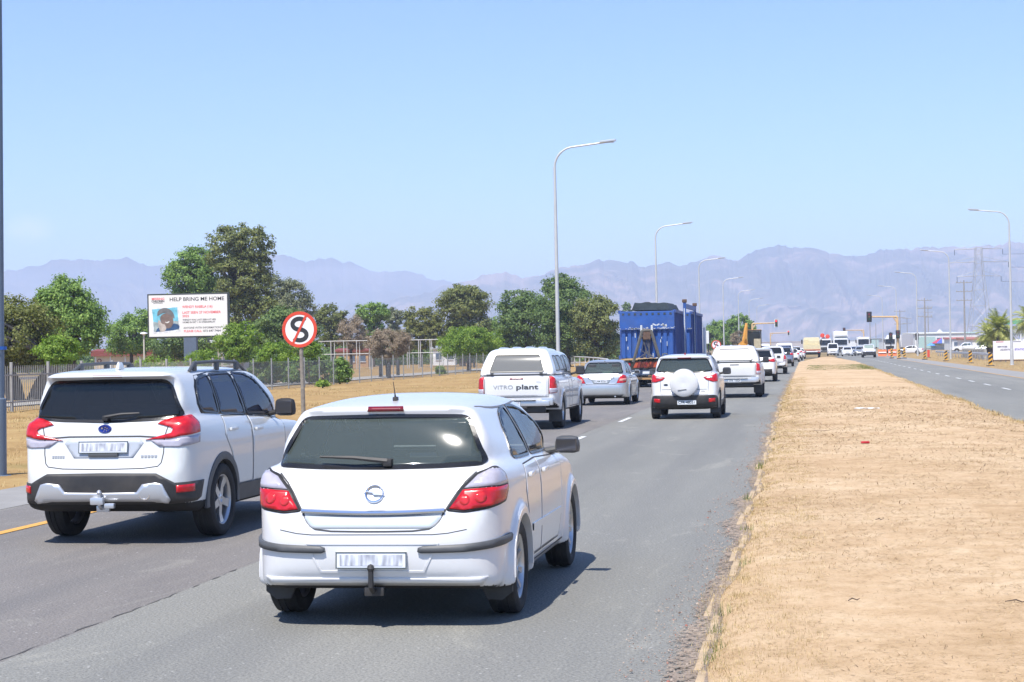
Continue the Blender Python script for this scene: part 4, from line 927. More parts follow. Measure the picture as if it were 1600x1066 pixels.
def build_mini():
    c = Car(SP_MINI, 'compact_suv', 'white compact SUV with a covered spare wheel on its tailgate', MINI_AT, 0, .03, WHITE)
    rear = [(-.66, 1.20), (-.4, 1.165), (0, 1.155), (.4, 1.165), (.66, 1.20), (.68, 1.23), (.58, 1.46), (.53, 1.495), (-.53, 1.495), (-.58, 1.46), (-.68, 1.23)]
    front = [(-.6, 1.08), (.6, 1.08), (.53, 1.5), (.48, 1.53), (-.48, 1.53), (-.53, 1.5)]
    s1 = [(.80, 1.24), (.95, 1.43), (1.1, 1.52), (1.5, 1.545), (1.55, 1.15)]
    s2 = [(1.62, 1.145), (1.56, 1.545), (1.9, 1.53), (2.15, 1.45), (2.6, 1.15), (2.6, 1.09)]
    shell_glass(c, rear, front, [s1, s2], GL_TINT, GL_TINT)
    lamp = [('rear', .475, 1.04), ('rear', .54, .975), ('rear', .70, .925), ('right', .25, .93), ('right', .38, 1.0), ('right', .42, 1.12), ('right', .28, 1.125), ('rear', .70, 1.09), ('rear', .58, 1.065)]
    c.patch('tail_light', 'wrap', lamp, RED, .012, .012, .03, mirror=True)
    c.patch('indicator_lens', 'wrap', [('rear', .52, 1.035), ('rear', .57, 1.01), ('rear', .70, 1.02), ('rear', .70, 1.07), ('rear', .60, 1.055)], pmat('pink_clear', (.6, .35, .35), .15, coat=1), .016, .01, .03, mirror=True)
    c.strip('tailgate_gap', 'rear', [(-.68, 1.17), (-.60, 1.0), (-.585, .62), (.585, .62), (.60, 1.0), (.68, 1.17)], .010, SEAM, .0015)
    clad = [('rear', 0, .245), ('rear', .5, .25), ('rear', .66, .27), ('right', .15, .29), ('right', .235, .32), ('right', .25, .50), ('right', .16, .585), ('rear', .70, .60), ('rear', .58, .60), ('rear', 0, .595)]
    c.patch('rear_cladding', 'wrap', sym(clad), BLKPL, .010, .012, .035)
    c.patch('reflector', 'wrap', [('rear', .60, .42), ('right', .12, .43), ('right', .12, .52), ('rear', .60, .51)], RED, .018, .01, .03, mirror=True)
    p, n = c.ray('rear', 0, .42); plate(c, .06, p.y - .03, .42, .48, .115, 4, txt='CFR 48051')
    c.strip('tailgate_step', 'rear', [(-.56, .74), (.56, .74)], .012, SEAM, .002)
    mb = MB(); mb.lathe([(.02, .001), (-.20, .001), (-.215, .16), (-.20, .28), (-.17, .335), (-.10, .355), (-.02, .352), (.06, .335), (.08, .30)], 40, 'y', (0, .07, .905))
    sw = mb.build('spare_wheel_cover', WHITE, c.root, auto=True)
    mb = MB(); mb.box((-.04, -.145, .735), (.22, .015, .018), .004, Matrix.Rotation(R(-6), 3, 'Y')); mb.build('cover_handle', GREYPL, sw)
    mb = MB(); mb.lathe([(0, .001), (-.006, .05), (0, .055)], 20, 'y', (0, 0, 0)); V = [(v[0], v[1], v[2] * .42) for v in mb.V]; mb.V = V
    p, n = c.ray('rear', -.46, .86); mb.build('badge', pmat('badge_dark', (.03, .04, .06), .2, .6), c.root, loc=p + n * .005)
    p, n = c.ray('rear', .46, .69); mb = MB()
    for k in range(4): mb.box((.42 + .027 * k, p.y - .004, .69), (.018, .008, .03), .002)
    mb.build('model_lettering', GREYPL, c.root)
    for sx in (1, -1):
        mb = MB(); L_ = [c.ray('top', .56, y)[0] for y in (.5, .65, 1.3, 1.9, 2.05)]
        mb.tube([(sx * p.x, p.y, p.z + dz) for p, dz in zip(L_, (0, .05, .055, .05, 0))], .02, 8); mb.build('roof_rail', GREYPL, c.root, auto=True)
        mb = MB(); mb.prism([(.32, .3), (.52, .16), (.34, .12), (.30, .16)], lambda y, z: (sx * .62, y, z), lambda y, z: (sx * .84, y, z)); mb.build('mud_flap', BLKPL, c.root)
    c.patch('brake_light', 'rear', [(-.17, 1.515), (.17, 1.515), (.17, 1.535), (-.17, 1.535)], REDD, .008, .01, .04)
    p, n = c.ray('top', 0, .62); mb = MB(); mb.box(p + Vector((0, 0, .02)), (.035, .06, .05), .01); mb.build('roof_aerial', pmat('aerial_red', (.3, .02, .02), .5), c.root)
    for yy in (.66, 3.18): arch(c, yy, .376, .44, GREYPL, .012, -8, 188, 'arch_cladding')
    c.strip('sill_cladding', 'right', [(1.08, .36), (2.75, .36)], .15, GREYPL, .014, mirror=True)
    doors(c, [[(.98, 1.12), (.98, .95), (1.14, .66), (1.18, .42), (1.56, .42), (1.57, 1.11)], [(1.59, 1.11), (1.58, .42), (2.6, .42), (2.68, 1.05)]], [(1.14, 1.0), (1.76, .98)])
    front_end(c, .84, (.45, .78), .7, .4)
    mirrors(c, 2.42, 1.16, .84, (.23, .11, .18), BLKPL)
    seats(c, 1.72, .92, .65, dash=2.7)
    mb = MB(); mb.box((0, 1.6, .45), (1.5, 2.4, .04)); mb.build('cabin_floor', CABIN, c.root)
    wheels(c, 'five', .21, .205); c.finish(lining=True, undercut=.36)

def far_car(sp, name, label, loc, rz, paint, kind, cat='car', group=None, h=.05):
    """a car farther down the road: fewer pieces, same build"""
    c = Car(sp, name, label, loc, rz, h, paint, cat, group)
    if kind == 'hatch':
        c.patch('rear_window', 'rear', [(-.64, 1.04), (.64, 1.04), (.56, 1.33), (-.56, 1.33)], GL_PRIV, .005, .006, .08)
        c.patch('windscreen', 'front', [(-.6, 1.0), (.6, 1.0), (.5, 1.37), (-.5, 1.37)], GL_PRIV, .005, .006, .08)
        side_glass(c, 'side_window', [[(1.0, 1.05), (1.2, 1.32), (1.6, 1.37), (1.65, 1.03)], [(1.72, 1.03), (1.66, 1.37), (2.2, 1.33), (2.8, 1.02)]], GL_PRIV, rnd=0, cut=False)
        c.patch('tail_light', 'wrap', [('rear', .48, .86), ('rear', .72, .80), ('right', .38, .84), ('right', .40, 1.0), ('rear', .72, .97), ('rear', .56, .93)], RED, .012, .01, .06, mirror=True)
        c.patch('bumper_trim', 'rear', [(-.66, .3), (.66, .3), (.62, .48), (-.62, .48)], BLKPL, .006, .01, .08)
        p, n = c.ray('rear', 0, .62); plate(c, 0, p.y - .012, .62, smear=True); front_end(c, .74, (.45, .72), .66, .3); mirrors(c, 2.6, 1.04, .83, (.2, .1, .13))
    elif kind == 'suv':
        c.patch('rear_window', 'rear', [(-.68, 1.22), (.68, 1.22), (.58, 1.54), (-.58, 1.54)], GL_PRIV, .005, .006, .08)
        c.patch('windscreen', 'front', [(-.64, 1.13), (.64, 1.13), (.56, 1.58), (-.56, 1.58)], GL_PRIV, .005, .006, .08)
        side_glass(c, 'side_window', [[(.65, 1.28), (.85, 1.56), (1.8, 1.60), (1.86, 1.2)], [(1.92, 1.19), (1.86, 1.6), (2.4, 1.53), (2.85, 1.17)]], GL_PRIV, rnd=0, cut=False)
        c.patch('tail_light', 'wrap', [('rear', .50, 1.02), ('rear', .74, .98), ('right', .38, 1.02), ('right', .42, 1.17), ('rear', .74, 1.15), ('rear', .56, 1.12)], RED, .012, .01, .06, mirror=True)
        c.patch('rear_cladding', 'rear', [(-.7, .40), (.7, .40), (.68, .64), (-.68, .64)], BLKPL, .006, .01, .08)
        p, n = c.ray('rear', 0, .9); plate(c, 0, p.y - .014, .9, smear=True); front_end(c, .88, (.5, .8), .8, .36); mirrors(c, 2.66, 1.22, .87, (.22, .12, .17))
    elif kind == 'sedan':
        c.patch('rear_window', 'rear', [(-.58, 1.03), (.58, 1.03), (.5, 1.32), (-.5, 1.32)], GL_PRIV, .005, .006, .08)
        c.patch('windscreen', 'front', [(-.6, .99), (.6, .99), (.5, 1.36), (-.5, 1.36)], GL_PRIV, .005, .006, .08)
        side_glass(c, 'side_window', [[(1.05, 1.03), (1.42, 1.33), (1.72, 1.36), (1.78, 1.0)], [(1.85, 1.0), (1.79, 1.36), (2.4, 1.32), (2.95, 1.0)]], GL_PRIV, rnd=0, cut=False)
        c.patch('tail_light', 'wrap', [('rear', .48, .74), ('rear', .7, .72), ('right', .24, .74), ('right', .28, .92), ('rear', .7, .93), ('rear', .55, .9)], RED, .012, .01, .06, mirror=True)
        p, n = c.ray('rear', 0, .78); plate(c, 0, p.y - .014, .78, smear=True); front_end(c, .70, (.45, .75), .6, .35); mirrors(c, 2.72, 1.02, .8, (.2, .1, .13))
    elif kind == 'van':
        c.patch('rear_window', 'rear', [(-.72, 1.25), (.72, 1.25), (.66, 1.82), (-.66, 1.82)], GL_BLUE, .005, .006, .1)
        c.patch('windscreen', 'front', [(-.76, 1.2), (.76, 1.2), (.66, 1.92), (-.66, 1.92)], GL_PRIV, .005, .006, .1)
        side_glass(c, 'side_window', [[(.5, 1.3), (.55, 1.82), (1.5, 1.85), (1.5, 1.3)], [(1.6, 1.3), (1.6, 1.85), (2.6, 1.85), (2.6, 1.3)], [(2.7, 1.3), (2.7, 1.85), (3.4, 1.85), (3.9, 1.3)]], GL_PRIV, rnd=0, cut=False)
        c.patch('tail_light', 'wrap', [('rear', .78, .8), ('right', .12, .8), ('right', .16, 1.2), ('rear', .78, 1.2)], RED, .012, .01, .06, mirror=True)
        c.patch('bumper_trim', 'rear', [(-.8, .35), (.8, .35), (.8, .6), (-.8, .6)], GREYPL, .012, .01, .1)
        p, n = c.ray('rear', 0, .75); plate(c, 0, p.y - .014, .8, smear=True); front_end(c, .8, (.5, .8), .75, .4); mirrors(c, 3.95, 1.35, .92, (.2, .1, .22), BLKPL)
    wheels(c, 'seven' if kind != 'suv' else 'five'); c.finish(undercut=.36)
    return c
# ------------------------------------------------------------------ ground, roads, median
def nodes(m):
    m.use_nodes = True; t = m.node_tree; return t, t.nodes['Principled BSDF']
def N(t, typ, **kw):
    n = t.nodes.new(typ)
    for k, v in kw.items():
        if k.startswith('i_'): n.inputs[int(k[2:])].default_value = v
        else: setattr(n, k, v)
    return n
def noise(t, vec, scale, detail=5, rough=.55, dist=0.0):
    n = N(t, 'ShaderNodeTexNoise'); n.inputs['Scale'].default_value = scale; n.inputs['Detail'].default_value = detail
    n.inputs['Roughness'].default_value = rough; n.inputs['Distortion'].default_value = dist; t.links.new(vec, n.inputs['Vector']); return n.outputs[0]
def ramp(t, fac, stops):
    r = N(t, 'ShaderNodeValToRGB'); t.links.new(fac, r.inputs[0]); e = r.color_ramp.elements
    while len(e) < len(stops): e.new(.5)
    for q, (p, c) in zip(e, stops): q.position = p; q.color = (*c, 1) if len(c) == 3 else c
    return r.outputs[0]
def rng(t, v, a, b, c=0.0, d=1.0):
    n = N(t, 'ShaderNodeMapRange'); t.links.new(v, n.inputs[0])
    for i, x in enumerate((a, b, c, d)): n.inputs[i + 1].default_value = x
    return n.outputs[0]
def mix(t, fac, a, b, mode='MIX'):
    n = N(t, 'ShaderNodeMix', data_type='RGBA', blend_type=mode)
    for s, v in ((0, fac), (6, a), (7, b)):
        if isinstance(v, (int, float)): n.inputs[s].default_value = v
        elif isinstance(v, tuple): n.inputs[s].default_value = (*v, 1)
        else: t.links.new(v, n.inputs[s])
    return n.outputs[2]
def bumpy(t, b, h, strength, dist):
    n = N(t, 'ShaderNodeBump'); n.inputs['Strength'].default_value = strength; n.inputs['Distance'].default_value = dist
    t.links.new(h, n.inputs['Height']); t.links.new(n.outputs[0], b.inputs['Normal'])
def math_(t, op, a, b=None):
    n = N(t, 'ShaderNodeMath', operation=op)
    for i, v in enumerate((a, b)):
        if v is None: continue
        if isinstance(v, (int, float)): n.inputs[i].default_value = v
        else: t.links.new(v, n.inputs[i])
    return n.outputs[0]
def pos(t, scale=None):
    g = N(t, 'ShaderNodeNewGeometry')
    if scale is None: return g.outputs['Position']
    mp = N(t, 'ShaderNodeMapping'); mp.inputs['Scale'].default_value = scale; t.links.new(g.outputs['Position'], mp.inputs[0]); return mp.outputs[0]
def sepx(t, v):
    s = N(t, 'ShaderNodeSeparateXYZ'); t.links.new(v, s.inputs[0]); return s.outputs

def asphalt_mat(name, two=True):
    m = bpy.data.materials.new(name); t, b = nodes(m); P = pos(t); X = sepx(t, P)
    big = noise(t, pos(t, (.35, .05, 1)), 1.0, 5, .6)
    mid = noise(t, pos(t, (1.2, .25, 1)), 1.0, 6, .65)
    ag = N(t, 'ShaderNodeTexVoronoi'); ag.inputs['Scale'].default_value = 55; t.links.new(P, ag.inputs['Vector'])
    fine = noise(t, P, 48, 4, .8)
    base = ramp(t, big, [(.3, (.188, .186, .168)), (.5, (.220, .217, .195)), (.7, (.262, .256, .228))])
    if two:   # the older, browner mat left of the paving joint
        wob = math_(t, 'ADD', X[0], math_(t, 'MULTIPLY', math_(t, 'SUBTRACT', noise(t, P, .8, 3), .5), .05))
        left = rng(t, wob, -4.745, -4.725, 1, 0)
        lc = ramp(t, mid, [(.3, (.172, .158, .148)), (.55, (.204, .187, .172)), (.75, (.245, .223, .198))])
        base = mix(t, left, base, lc)
    base = mix(t, rng(t, mid, .40, .75, 0, .5), base, mix(t, 1.0, base, (1.18, 1.16, 1.12), 'MULTIPLY'))
    # worn pale scuffs, dark tyre bands along the lane
    sc = noise(t, pos(t, (.9, .35, 1)), 1.0, 4, .7, 1.5)
    base = mix(t, rng(t, sc, .58, .74, 0, .6), base, (.37, .355, .30))
    stain = noise(t, pos(t, (1.6, .05, 1)), 1.0, 3)
    base = mix(t, rng(t, stain, .55, .74, 0, .32), base, (.115, .115, .118))
    if two:   # wheel tracks: tyres polish and darken two bands in each lane
        for xc in (-1.85, -3.35, -5.75, -7.25):
            d_ = math_(t, 'ABSOLUTE', math_(t, 'SUBTRACT', math_(t, 'ADD', X[0], math_(t, 'MULTIPLY', math_(t, 'SUBTRACT', noise(t, pos(t, (.2, .08, 1)), 1.0, 2), .5), .5)), xc))
            base = mix(t, math_(t, 'MULTIPLY', rng(t, d_, .12, .42, .30, 0), rng(t, mid, .3, .7, .3, 1)), base, (.125, .125, .125))
    sp = math_(t, 'MULTIPLY', ag.outputs['Distance'], 1.0)
    base = mix(t, rng(t, fine, .34, .52, .75, 0), base, (.085, .085, .085)); base = mix(t, rng(t, fine, .52, .72, 0, .6), base, (.30, .30, .285))
    chips = N(t, 'ShaderNodeTexVoronoi'); chips.inputs['Scale'].default_value = 20; t.links.new(P, chips.inputs['Vector'])
    c2 = rng(t, chips.outputs['Distance'], .10, .24, 1, 0); gate = rng(t, noise(t, P, 9, 2), .54, .66, 0, .8)
    base = mix(t, math_(t, 'MULTIPLY', c2, gate), base, (.50, .49, .46))
    # dusty pale margin along both edges
    t.links.new(base, b.inputs['Base Color']); b.inputs['Roughness'].default_value = .72; b.inputs['Specular IOR Level'].default_value = .22
    bumpy(t, b, math_(t, 'ADD', sp, math_(t, 'MULTIPLY', fine, .6)), .55, .012)
    return m
ASPH = asphalt_mat('asphalt'); ASPH2 = asphalt_mat('asphalt_far_carriageway', False)

def soil_mat(name, stops, straw=(.52, .40, .20), green=None, gx=.6, pink=None, s1=.22, scale=1.0):
    m = bpy.data.materials.new(name); t, b = nodes(m); P = pos(t)
    n1 = noise(t, P, s1, 6, .6); n2 = noise(t, P, 2.2 * scale, 6, .65); n3 = noise(t, P, 24 * scale, 5, .85); n4 = noise(t, pos(t, (9, 30, 9)), 6.0 * scale, 4, .7, .8)
    c = ramp(t, math_(t, 'ADD', math_(t, 'MULTIPLY', n1, .55), math_(t, 'MULTIPLY', n2, .45)), stops)
    c = mix(t, rng(t, n4, .50, .66, 0, .55), c, straw)
    c = mix(t, rng(t, n3, .54, .70, 0, .7), c, mix(t, 1.0, c, (.46, .40, .32), 'MULTIPLY'))
    n5 = noise(t, pos(t, (1.0, .5, 1)), 9 * scale, 5, .7); c = mix(t, rng(t, n5, .48, .66, 0, .36), c, mix(t, 1.0, c, (.66, .62, .52), 'MULTIPLY'))
    if green: c = mix(t, rng(t, noise(t, P, .13, 4, .6), gx, gx + .1, 0, .55), c, green)
    t.links.new(c, b.inputs['Base Color']); b.inputs['Roughness'].default_value = .95; b.inputs['Specular IOR Level'].default_value = .1
    bumpy(t, b, math_(t, 'ADD', n2, math_(t, 'MULTIPLY', n3, .35)), .6, .05)
    return m
SAND = soil_mat('sandy_median', [(.36, (.375, .25, .14)), (.48, (.49, .345, .212)), (.60, (.585, .44, .29))], straw=(.51, .38, .195), green=(.22, .21, .07), gx=.64)
VERGE = soil_mat('dry_grass_verge', [(.34, (.25, .15, .062)), (.5, (.34, .22, .095)), (.64, (.42, .30, .14))], straw=(.42, .32, .14), green=(.16, .15, .05), gx=.60, s1=.3, scale=.5)
FARG = soil_mat('distant_dry_ground', [(.34, (.20, .14, .07)), (.5, (.28, .20, .11)), (.64, (.34, .25, .14))], straw=(.3, .23, .12), green=(.10, .12, .04), gx=.5, s1=.02, scale=.06)
GRIT = soil_mat('road_edge_grit', [(.34, (.26, .215, .175)), (.5, (.35, .285, .23)), (.64, (.45, .365, .285))], straw=(.36, .25, .19), s1=1.2, scale=2)
t = GRIT.node_tree; fa = N(t, 'ShaderNodeAttribute', attribute_name='fade'); gn = noise(t, pos(t), 34, 2, .6); gm = math_(t, 'ADD', math_(t, 'MULTIPLY', fa.outputs['Fac'], .75), math_(t, 'MULTIPLY', math_(t, 'SUBTRACT', gn, .5), 2.6))
gtp = N(t, 'ShaderNodeBsdfTransparent'); gms = N(t, 'ShaderNodeMixShader'); t.links.new(rng(t, gm, .22, .62, 0, .92), gms.inputs[0]); t.links.new(gtp.outputs[0], gms.inputs[1]); t.links.new(t.nodes['Principled BSDF'].outputs[0], gms.inputs[2]); t.links.new(gms.outputs[0], t.nodes['Material Output'].inputs[0])
CONC = pmat('concrete', (.34, .32, .28), .85, var=.18, scale=3, bump=.3, bscale=60)
SHOUL = pmat('shoulder_tar', (.26, .25, .235), .85, var=.14, scale=1.3, bump=.3, bscale=120)
WLINE = pmat('white_road_paint', (.62, .62, .60), .6, var=.18, scale=14)
YLINE = pmat('yellow_road_paint', (.62, .33, .06), .6, var=.14, scale=14)

def sheet(name, x0, x1, y0, y1, z, mat, nx=1, ny=1, kind='structure'):
    V = [(x0 + (x1 - x0) * i / nx, y0 + (y1 - y0) * j / ny, z) for j in range(ny + 1) for i in range(nx + 1)]
    F = [(j * (nx + 1) + i, j * (nx + 1) + i + 1, (j + 1) * (nx + 1) + i + 1, (j + 1) * (nx + 1) + i) for j in range(ny) for i in range(nx)]
    o = mesh_obj(name, V, F, mat)
    if kind: o['kind'] = kind
    return o
sheet('ground', -9000, 7000, -150, 8600, -.03, FARG)
# verge left of the road: gently uneven ground up to the fence and beyond
rs = np.random.RandomState(4)
def wav(x, y, k):
    return .5 * np.sin(x * .9 * k + 1.3) * np.sin(y * .53 * k + .4) + .3 * np.sin(x * 2.3 * k + y * 1.7 * k) + .2 * np.sin(x * 5.1 * k - y * 3.7 * k + 2)
def terrain(name, xs, ys, zf, mat):
    X, Y = np.meshgrid(xs, ys, indexing='xy'); Z = zf(X, Y)
    nx, ny = len(xs), len(ys)
    V = np.stack([X, Y, Z], -1).reshape(-1, 3)
    i, j = np.meshgrid(np.arange(nx - 1), np.arange(ny - 1)); a = (j * nx + i).ravel()
    F = np.stack([a, a + 1, a + nx + 1, a + nx], 1)
    o = mesh_obj(name, V.tolist(), F.tolist(), mat, None, True); o['kind'] = 'structure'; return o
terrain('verge', np.linspace(-60, -10.6, 60), np.concatenate([np.linspace(-10, 70, 120), np.linspace(72, 330, 60)]),
        lambda X, Y: np.clip((-10.9 - X) / .8, -1, 1) * .03 + np.clip((-11.5 - X), 0, 1) * .05 * wav(X, Y, 1.0), VERGE)
terrain('right_verge', np.linspace(11.9, 60, 40), np.concatenate([np.linspace(20, 120, 60), np.linspace(125, 420, 50)]),
        lambda X, Y: np.clip((X - 12.1) / .8, -1, 1) * .04 + np.clip(X - 13, 0, 1) * .06 * wav(X, Y, .8), soil_mat('right_dry_verge', [(.34, (.28, .18, .085)), (.5, (.34, .235, .12)), (.64, (.40, .30, .17))], straw=(.42, .32, .15), green=(.20, .20, .07), gx=.58))
sheet('road', -9.6, -.45, -20, 900, 0.0, ASPH)
sheet('road_shoulder', -11.25, -9.55, -20, 900, .004, SHOUL)
sheet('oncoming_road', 4.4, 10.3, -20, 900, 0.0, ASPH2)
sheet('oncoming_shoulder', 10.25, 12.3, -20, 900, .004, SHOUL)
sheet('crossroad', -120, 120, 246, 262, .008, ASPH2)
# paint
sheet('edge_line', -8.33, -8.19, -20, 240, .006, YLINE)
MBx = MB()
def dash(x, y0, y1, w, z=.005):
    a = MB(); a.box((0, 0, 0), (w, y1 - y0, .002)); o = a.build('lane_marking', WLINE, None, loc=(x, (y0 + y1) / 2, z)); o['kind'] = 'structure'; return o
d0 = None
for k in range(16):
    y = 43.2 + 9.6 * k - 9.6 * 4
    if y < 4 or (y < 20): pass
    if y < 30: continue
    if d0 is None: d0 = dash(-4.55, y, y + 2.6, .11)
    else:
        c = d0.copy(); COL.objects.link(c); c.location.y = y + 1.3
for k in range(26):
    c = d0.copy(); COL.objects.link(c); c.location = (7.35, 62 + 7.2 * k, .005)
sheet('oncoming_edge_line', 10.12, 10.22, 60, 240, .009, YLINE)
# the open paving joint between the two mats
rj = np.random.RandomState(2); yj = np.arange(7, 60, .12); xj = -4.735 + .018 * np.sin(yj * 1.1) + np.cumsum(rj.normal(0, .006, len(yj))) * .25 + rj.normal(0, .006, len(yj)); wj = np.clip(rj.normal(.003, .005, len(yj)) + .005 * np.sin(yj * .7) - .002, 0.0002, .014)
Vj = []; [Vj.extend([(a - w, y, .0035), (a + w, y, .0035)]) for a, y, w in zip(xj, yj, wj)]
jo = mesh_obj('paving_joint', Vj, [(2 * q, 2 * q + 1, 2 * q + 3, 2 * q + 2) for q in range(len(yj) - 1)], pmat('crack_tar', (.085, .082, .078), .9, var=.3)); jo['kind'] = 'structure'
# median
def med_l(Y): return -.56 - .0045 * np.minimum(Y, 60) + .03 * np.sin(Y * .9) + .03 * np.sin(Y * 2.3 + 1) - .0006 * Y + np.clip((Y - 190) / 60, 0, 1) * 2.6
def med_r(Y): return 4.45 + .0025 * Y + .05 * np.sin(Y * .37) + .03 * np.sin(Y * .83 + 2) + .025 * np.sin(Y * 2.1) - np.clip((Y - 190) / 60, 0, 1) * 1.5
ys = np.concatenate([np.linspace(-6, 7, 14), np.linspace(7.2, 45, 260), np.linspace(46, 250, 140)])
us = np.concatenate([[0, .008, .02], np.linspace(.05, 1, 56)])
U, YY = np.meshgrid(us, ys)
XX = med_l(YY) + (med_r(YY) - med_l(YY)) * U
prof = np.clip(U / .03, 0, 1) * .095 + np.clip((1 - U) / .14, 0, 1) * .06 - .065
ZZ = prof + (.010 * wav(XX, YY, 2.2) + .006 * wav(XX + 3, YY, 6.1)) * np.clip(U / .03, 0, 1) + .05 * np.sin(np.clip(U, 0, 1) * math.pi)
V = np.stack([XX, YY, ZZ], -1).reshape(-1, 3); nx = len(us)
i, j = np.meshgrid(np.arange(nx - 1), np.arange(len(ys) - 1)); a = (j * nx + i).ravel()
med = mesh_obj('median', V.tolist(), np.stack([a, a + 1, a + nx + 1, a + nx], 1).tolist(), SAND, None, True); med['kind'] = 'structure'
medbvh = BVHTree.FromPolygons(V.tolist(), np.stack([a, a + 1, a + nx + 1, a + nx], 1).tolist())
def mz(x, y):
    p = medbvh.ray_cast(Vector((x, y, 3)), Vector((0, 0, -1)))[0]; return p.z if p else 0.0
# weathered kerb, one stone after another, mostly buried in the grass
kerb = thing('kerb', 'buried concrete kerb along the left edge of the sandy median', 'kerb', (0, 0, 0))
kb = MB(); kb.box((0, 0, 0), (.06, .99, .12), .02); k0 = kb.build('kerb_stone', pmat('sandy_concrete', (.42, .315, .20), .9, var=.25, scale=6, bump=.4, bscale=50), kerb)
for q in range(52):
    y = 8.2 + q * 1.0; o = k0 if q == 0 else inst('kerb_stone', k0.data, kerb)
    o.location = (med_l(y) - .005 + random.Random(q).uniform(-.006, .006), y, -.026 + random.Random(q + 9).uniform(-.014, .006)); o.rotation_euler = (0, random.Random(q + 5).uniform(-.03, .03), random.Random(q + 3).uniform(-.012, .012))
# grit swept against the kerb
gl = []
def edge_w(Y): return .11 + .05 * np.sin(Y * .7 + 1) + .05 * np.sin(Y * 1.9) + .035 * np.sin(Y * 5.3)
yg = np.concatenate([np.linspace(6, 60, 300), np.linspace(61, 120, 60)]); Vg = []
for y in yg: Vg += [(med_l(y) - .06 - max(.06, edge_w(y)), y, .0045), (med_l(y) - .06 - max(.06, edge_w(y)) * .5, y, .016), (med_l(y) + .05, y, .03)]
Fg = []
for q in range(len(yg) - 1): b_ = q * 3; Fg += [(b_, b_ + 1, b_ + 4, b_ + 3), (b_ + 1, b_ + 2, b_ + 5, b_ + 4)]
g = mesh_obj('road_edge_grit', Vg, Fg, GRIT, None, True)
at_ = g.data.attributes.new('fade', 'FLOAT', 'POINT'); at_.data.foreach_set('value', [0.0, .62, 1.0] * len(yg)); tag(g, 'pinkish grit and dead leaves swept along the kerb', 'grit', kind='stuff')

# loose matter: straws, tufts, pebbles
def stuff_quads(name, P, L, Wd, D, mat, label, cat, up=.0):
    """one thin blade per point: P centres, D direction"""
    n = len(P); S = np.cross(D, np.array([0, 0, 1.0])); S /= np.linalg.norm(S, axis=1)[:, None] + 1e-9
    a = P - S * Wd[:, None] / 2; b = P + S * Wd[:, None] / 2; c = P + D * L[:, None] + S * Wd[:, None] * .15; d = P + D * L[:, None] - S * Wd[:, None] * .15
    V = np.stack([a, b, c, d], 1).reshape(-1, 3); F = np.arange(4 * n).reshape(-1, 4)
    o = mesh_obj(name, V.tolist(), F.tolist(), mat)
    tag(o, label, cat, kind='stuff'); return o
def blade_mat(name, stops):
    m = bpy.data.materials.new(name); t, b = nodes(m); g = N(t, 'ShaderNodeNewGeometry')
    c = ramp(t, g.outputs['Random Per Island'], stops); t.links.new(c, b.inputs['Base Color']); b.inputs['Roughness'].default_value = .8; b.inputs['Specular IOR Level'].default_value = .2
    return m
STRAW = blade_mat('dry_straw', [(0, (.16, .10, .05)), (.35, (.32, .22, .11)), (.7, (.48, .35, .19)), (1, (.58, .45, .27))])
TUFT = blade_mat('dry_grass_blades', [(0, (.26, .20, .08)), (.3, (.40, .30, .13)), (.65, (.50, .37, .18)), (1, (.56, .44, .25))])
GREEN = blade_mat('green_grass_blades', [(0, (.06, .10, .02)), (.5, (.13, .17, .04)), (1, (.26, .26, .08))])
rs = np.random.RandomState(11)
def scatter_med(n, y0, y1, umin=.02, umax=.99, pw=1.0):
    y = y0 * (y1 / y0) ** rs.rand(n); u = umin + (umax - umin) * rs.rand(n) ** pw
    x = med_l(y) + (med_r(y) - med_l(y)) * u
    z = np.array([mz(a, b) for a, b in zip(x, y)]); return np.stack([x, y, z], 1), u
P, u = scatter_med(90000, 8.5, 70)
keep = (wav(P[:, 0] * 1.3, P[:, 1] * .8, 1.0) + rs.normal(0, .45, len(P))) > -.15; P = P[keep]; n = len(P)
an = rs.rand(n) * 2 * math.pi; el = np.abs(rs.normal(.10, .16, n)); D = np.stack([np.cos(an) * np.cos(el), np.sin(an) * np.cos(el), np.sin(el)], 1)
sc = np.clip(P[:, 1] / 14, .8, 3.0)
stuff_quads('dry_straw', P + np.array([0, 0, .003]), rs.uniform(.02, .075, n) * sc ** .6, rs.uniform(.003, .0065, n) * sc, D, STRAW, 'short dead straw scattered over the sandy median', 'straw')
def tufts(name, centres, per, hgt, spread, mat, label, cat, lean=.45, wd=.005):
    C = np.repeat(np.array(centres), per, 0); n = len(C)
    off = rs.normal(0, spread, (n, 2)); C = C.copy(); C[:, :2] += off
    an = rs.rand(n) * 2 * math.pi; el = math.pi / 2 - np.abs(rs.normal(0, lean, n)); D = np.stack([np.cos(an) * np.cos(el), np.sin(an) * np.cos(el), np.sin(el)], 1)
    s_ = np.clip(C[:, 1] / 16, .8, 3.5)
    return stuff_quads(name, C, rs.uniform(.35, 1.0, n) * hgt, wd * s_ * rs.uniform(.7, 1.2, n), D, mat, label, cat)
P, u = scatter_med(1500, 8.5, 95, .004, .14, 1.6); tufts('dry_grass', P - np.array([0, 0, .01]), 44, .036, .06, TUFT, 'yellow dry grass fringe beside the kerb of the median', 'grass', .95, .0038)
P, u = scatter_med(1700, 8.5, 120, .10, .97); tufts('median_grass', P - np.array([0, 0, .01]), 16, .020, .08, TUFT, 'sparse low dry grass across the median', 'grass', 1.0, .004)
P, u = scatter_med(420, 9, 160, .93, .995); tufts('median_far_grass', P - np.array([0, 0, .02]), 22, .10, .07, TUFT, 'dry grass fringe on the far edge of the median', 'grass', .6)
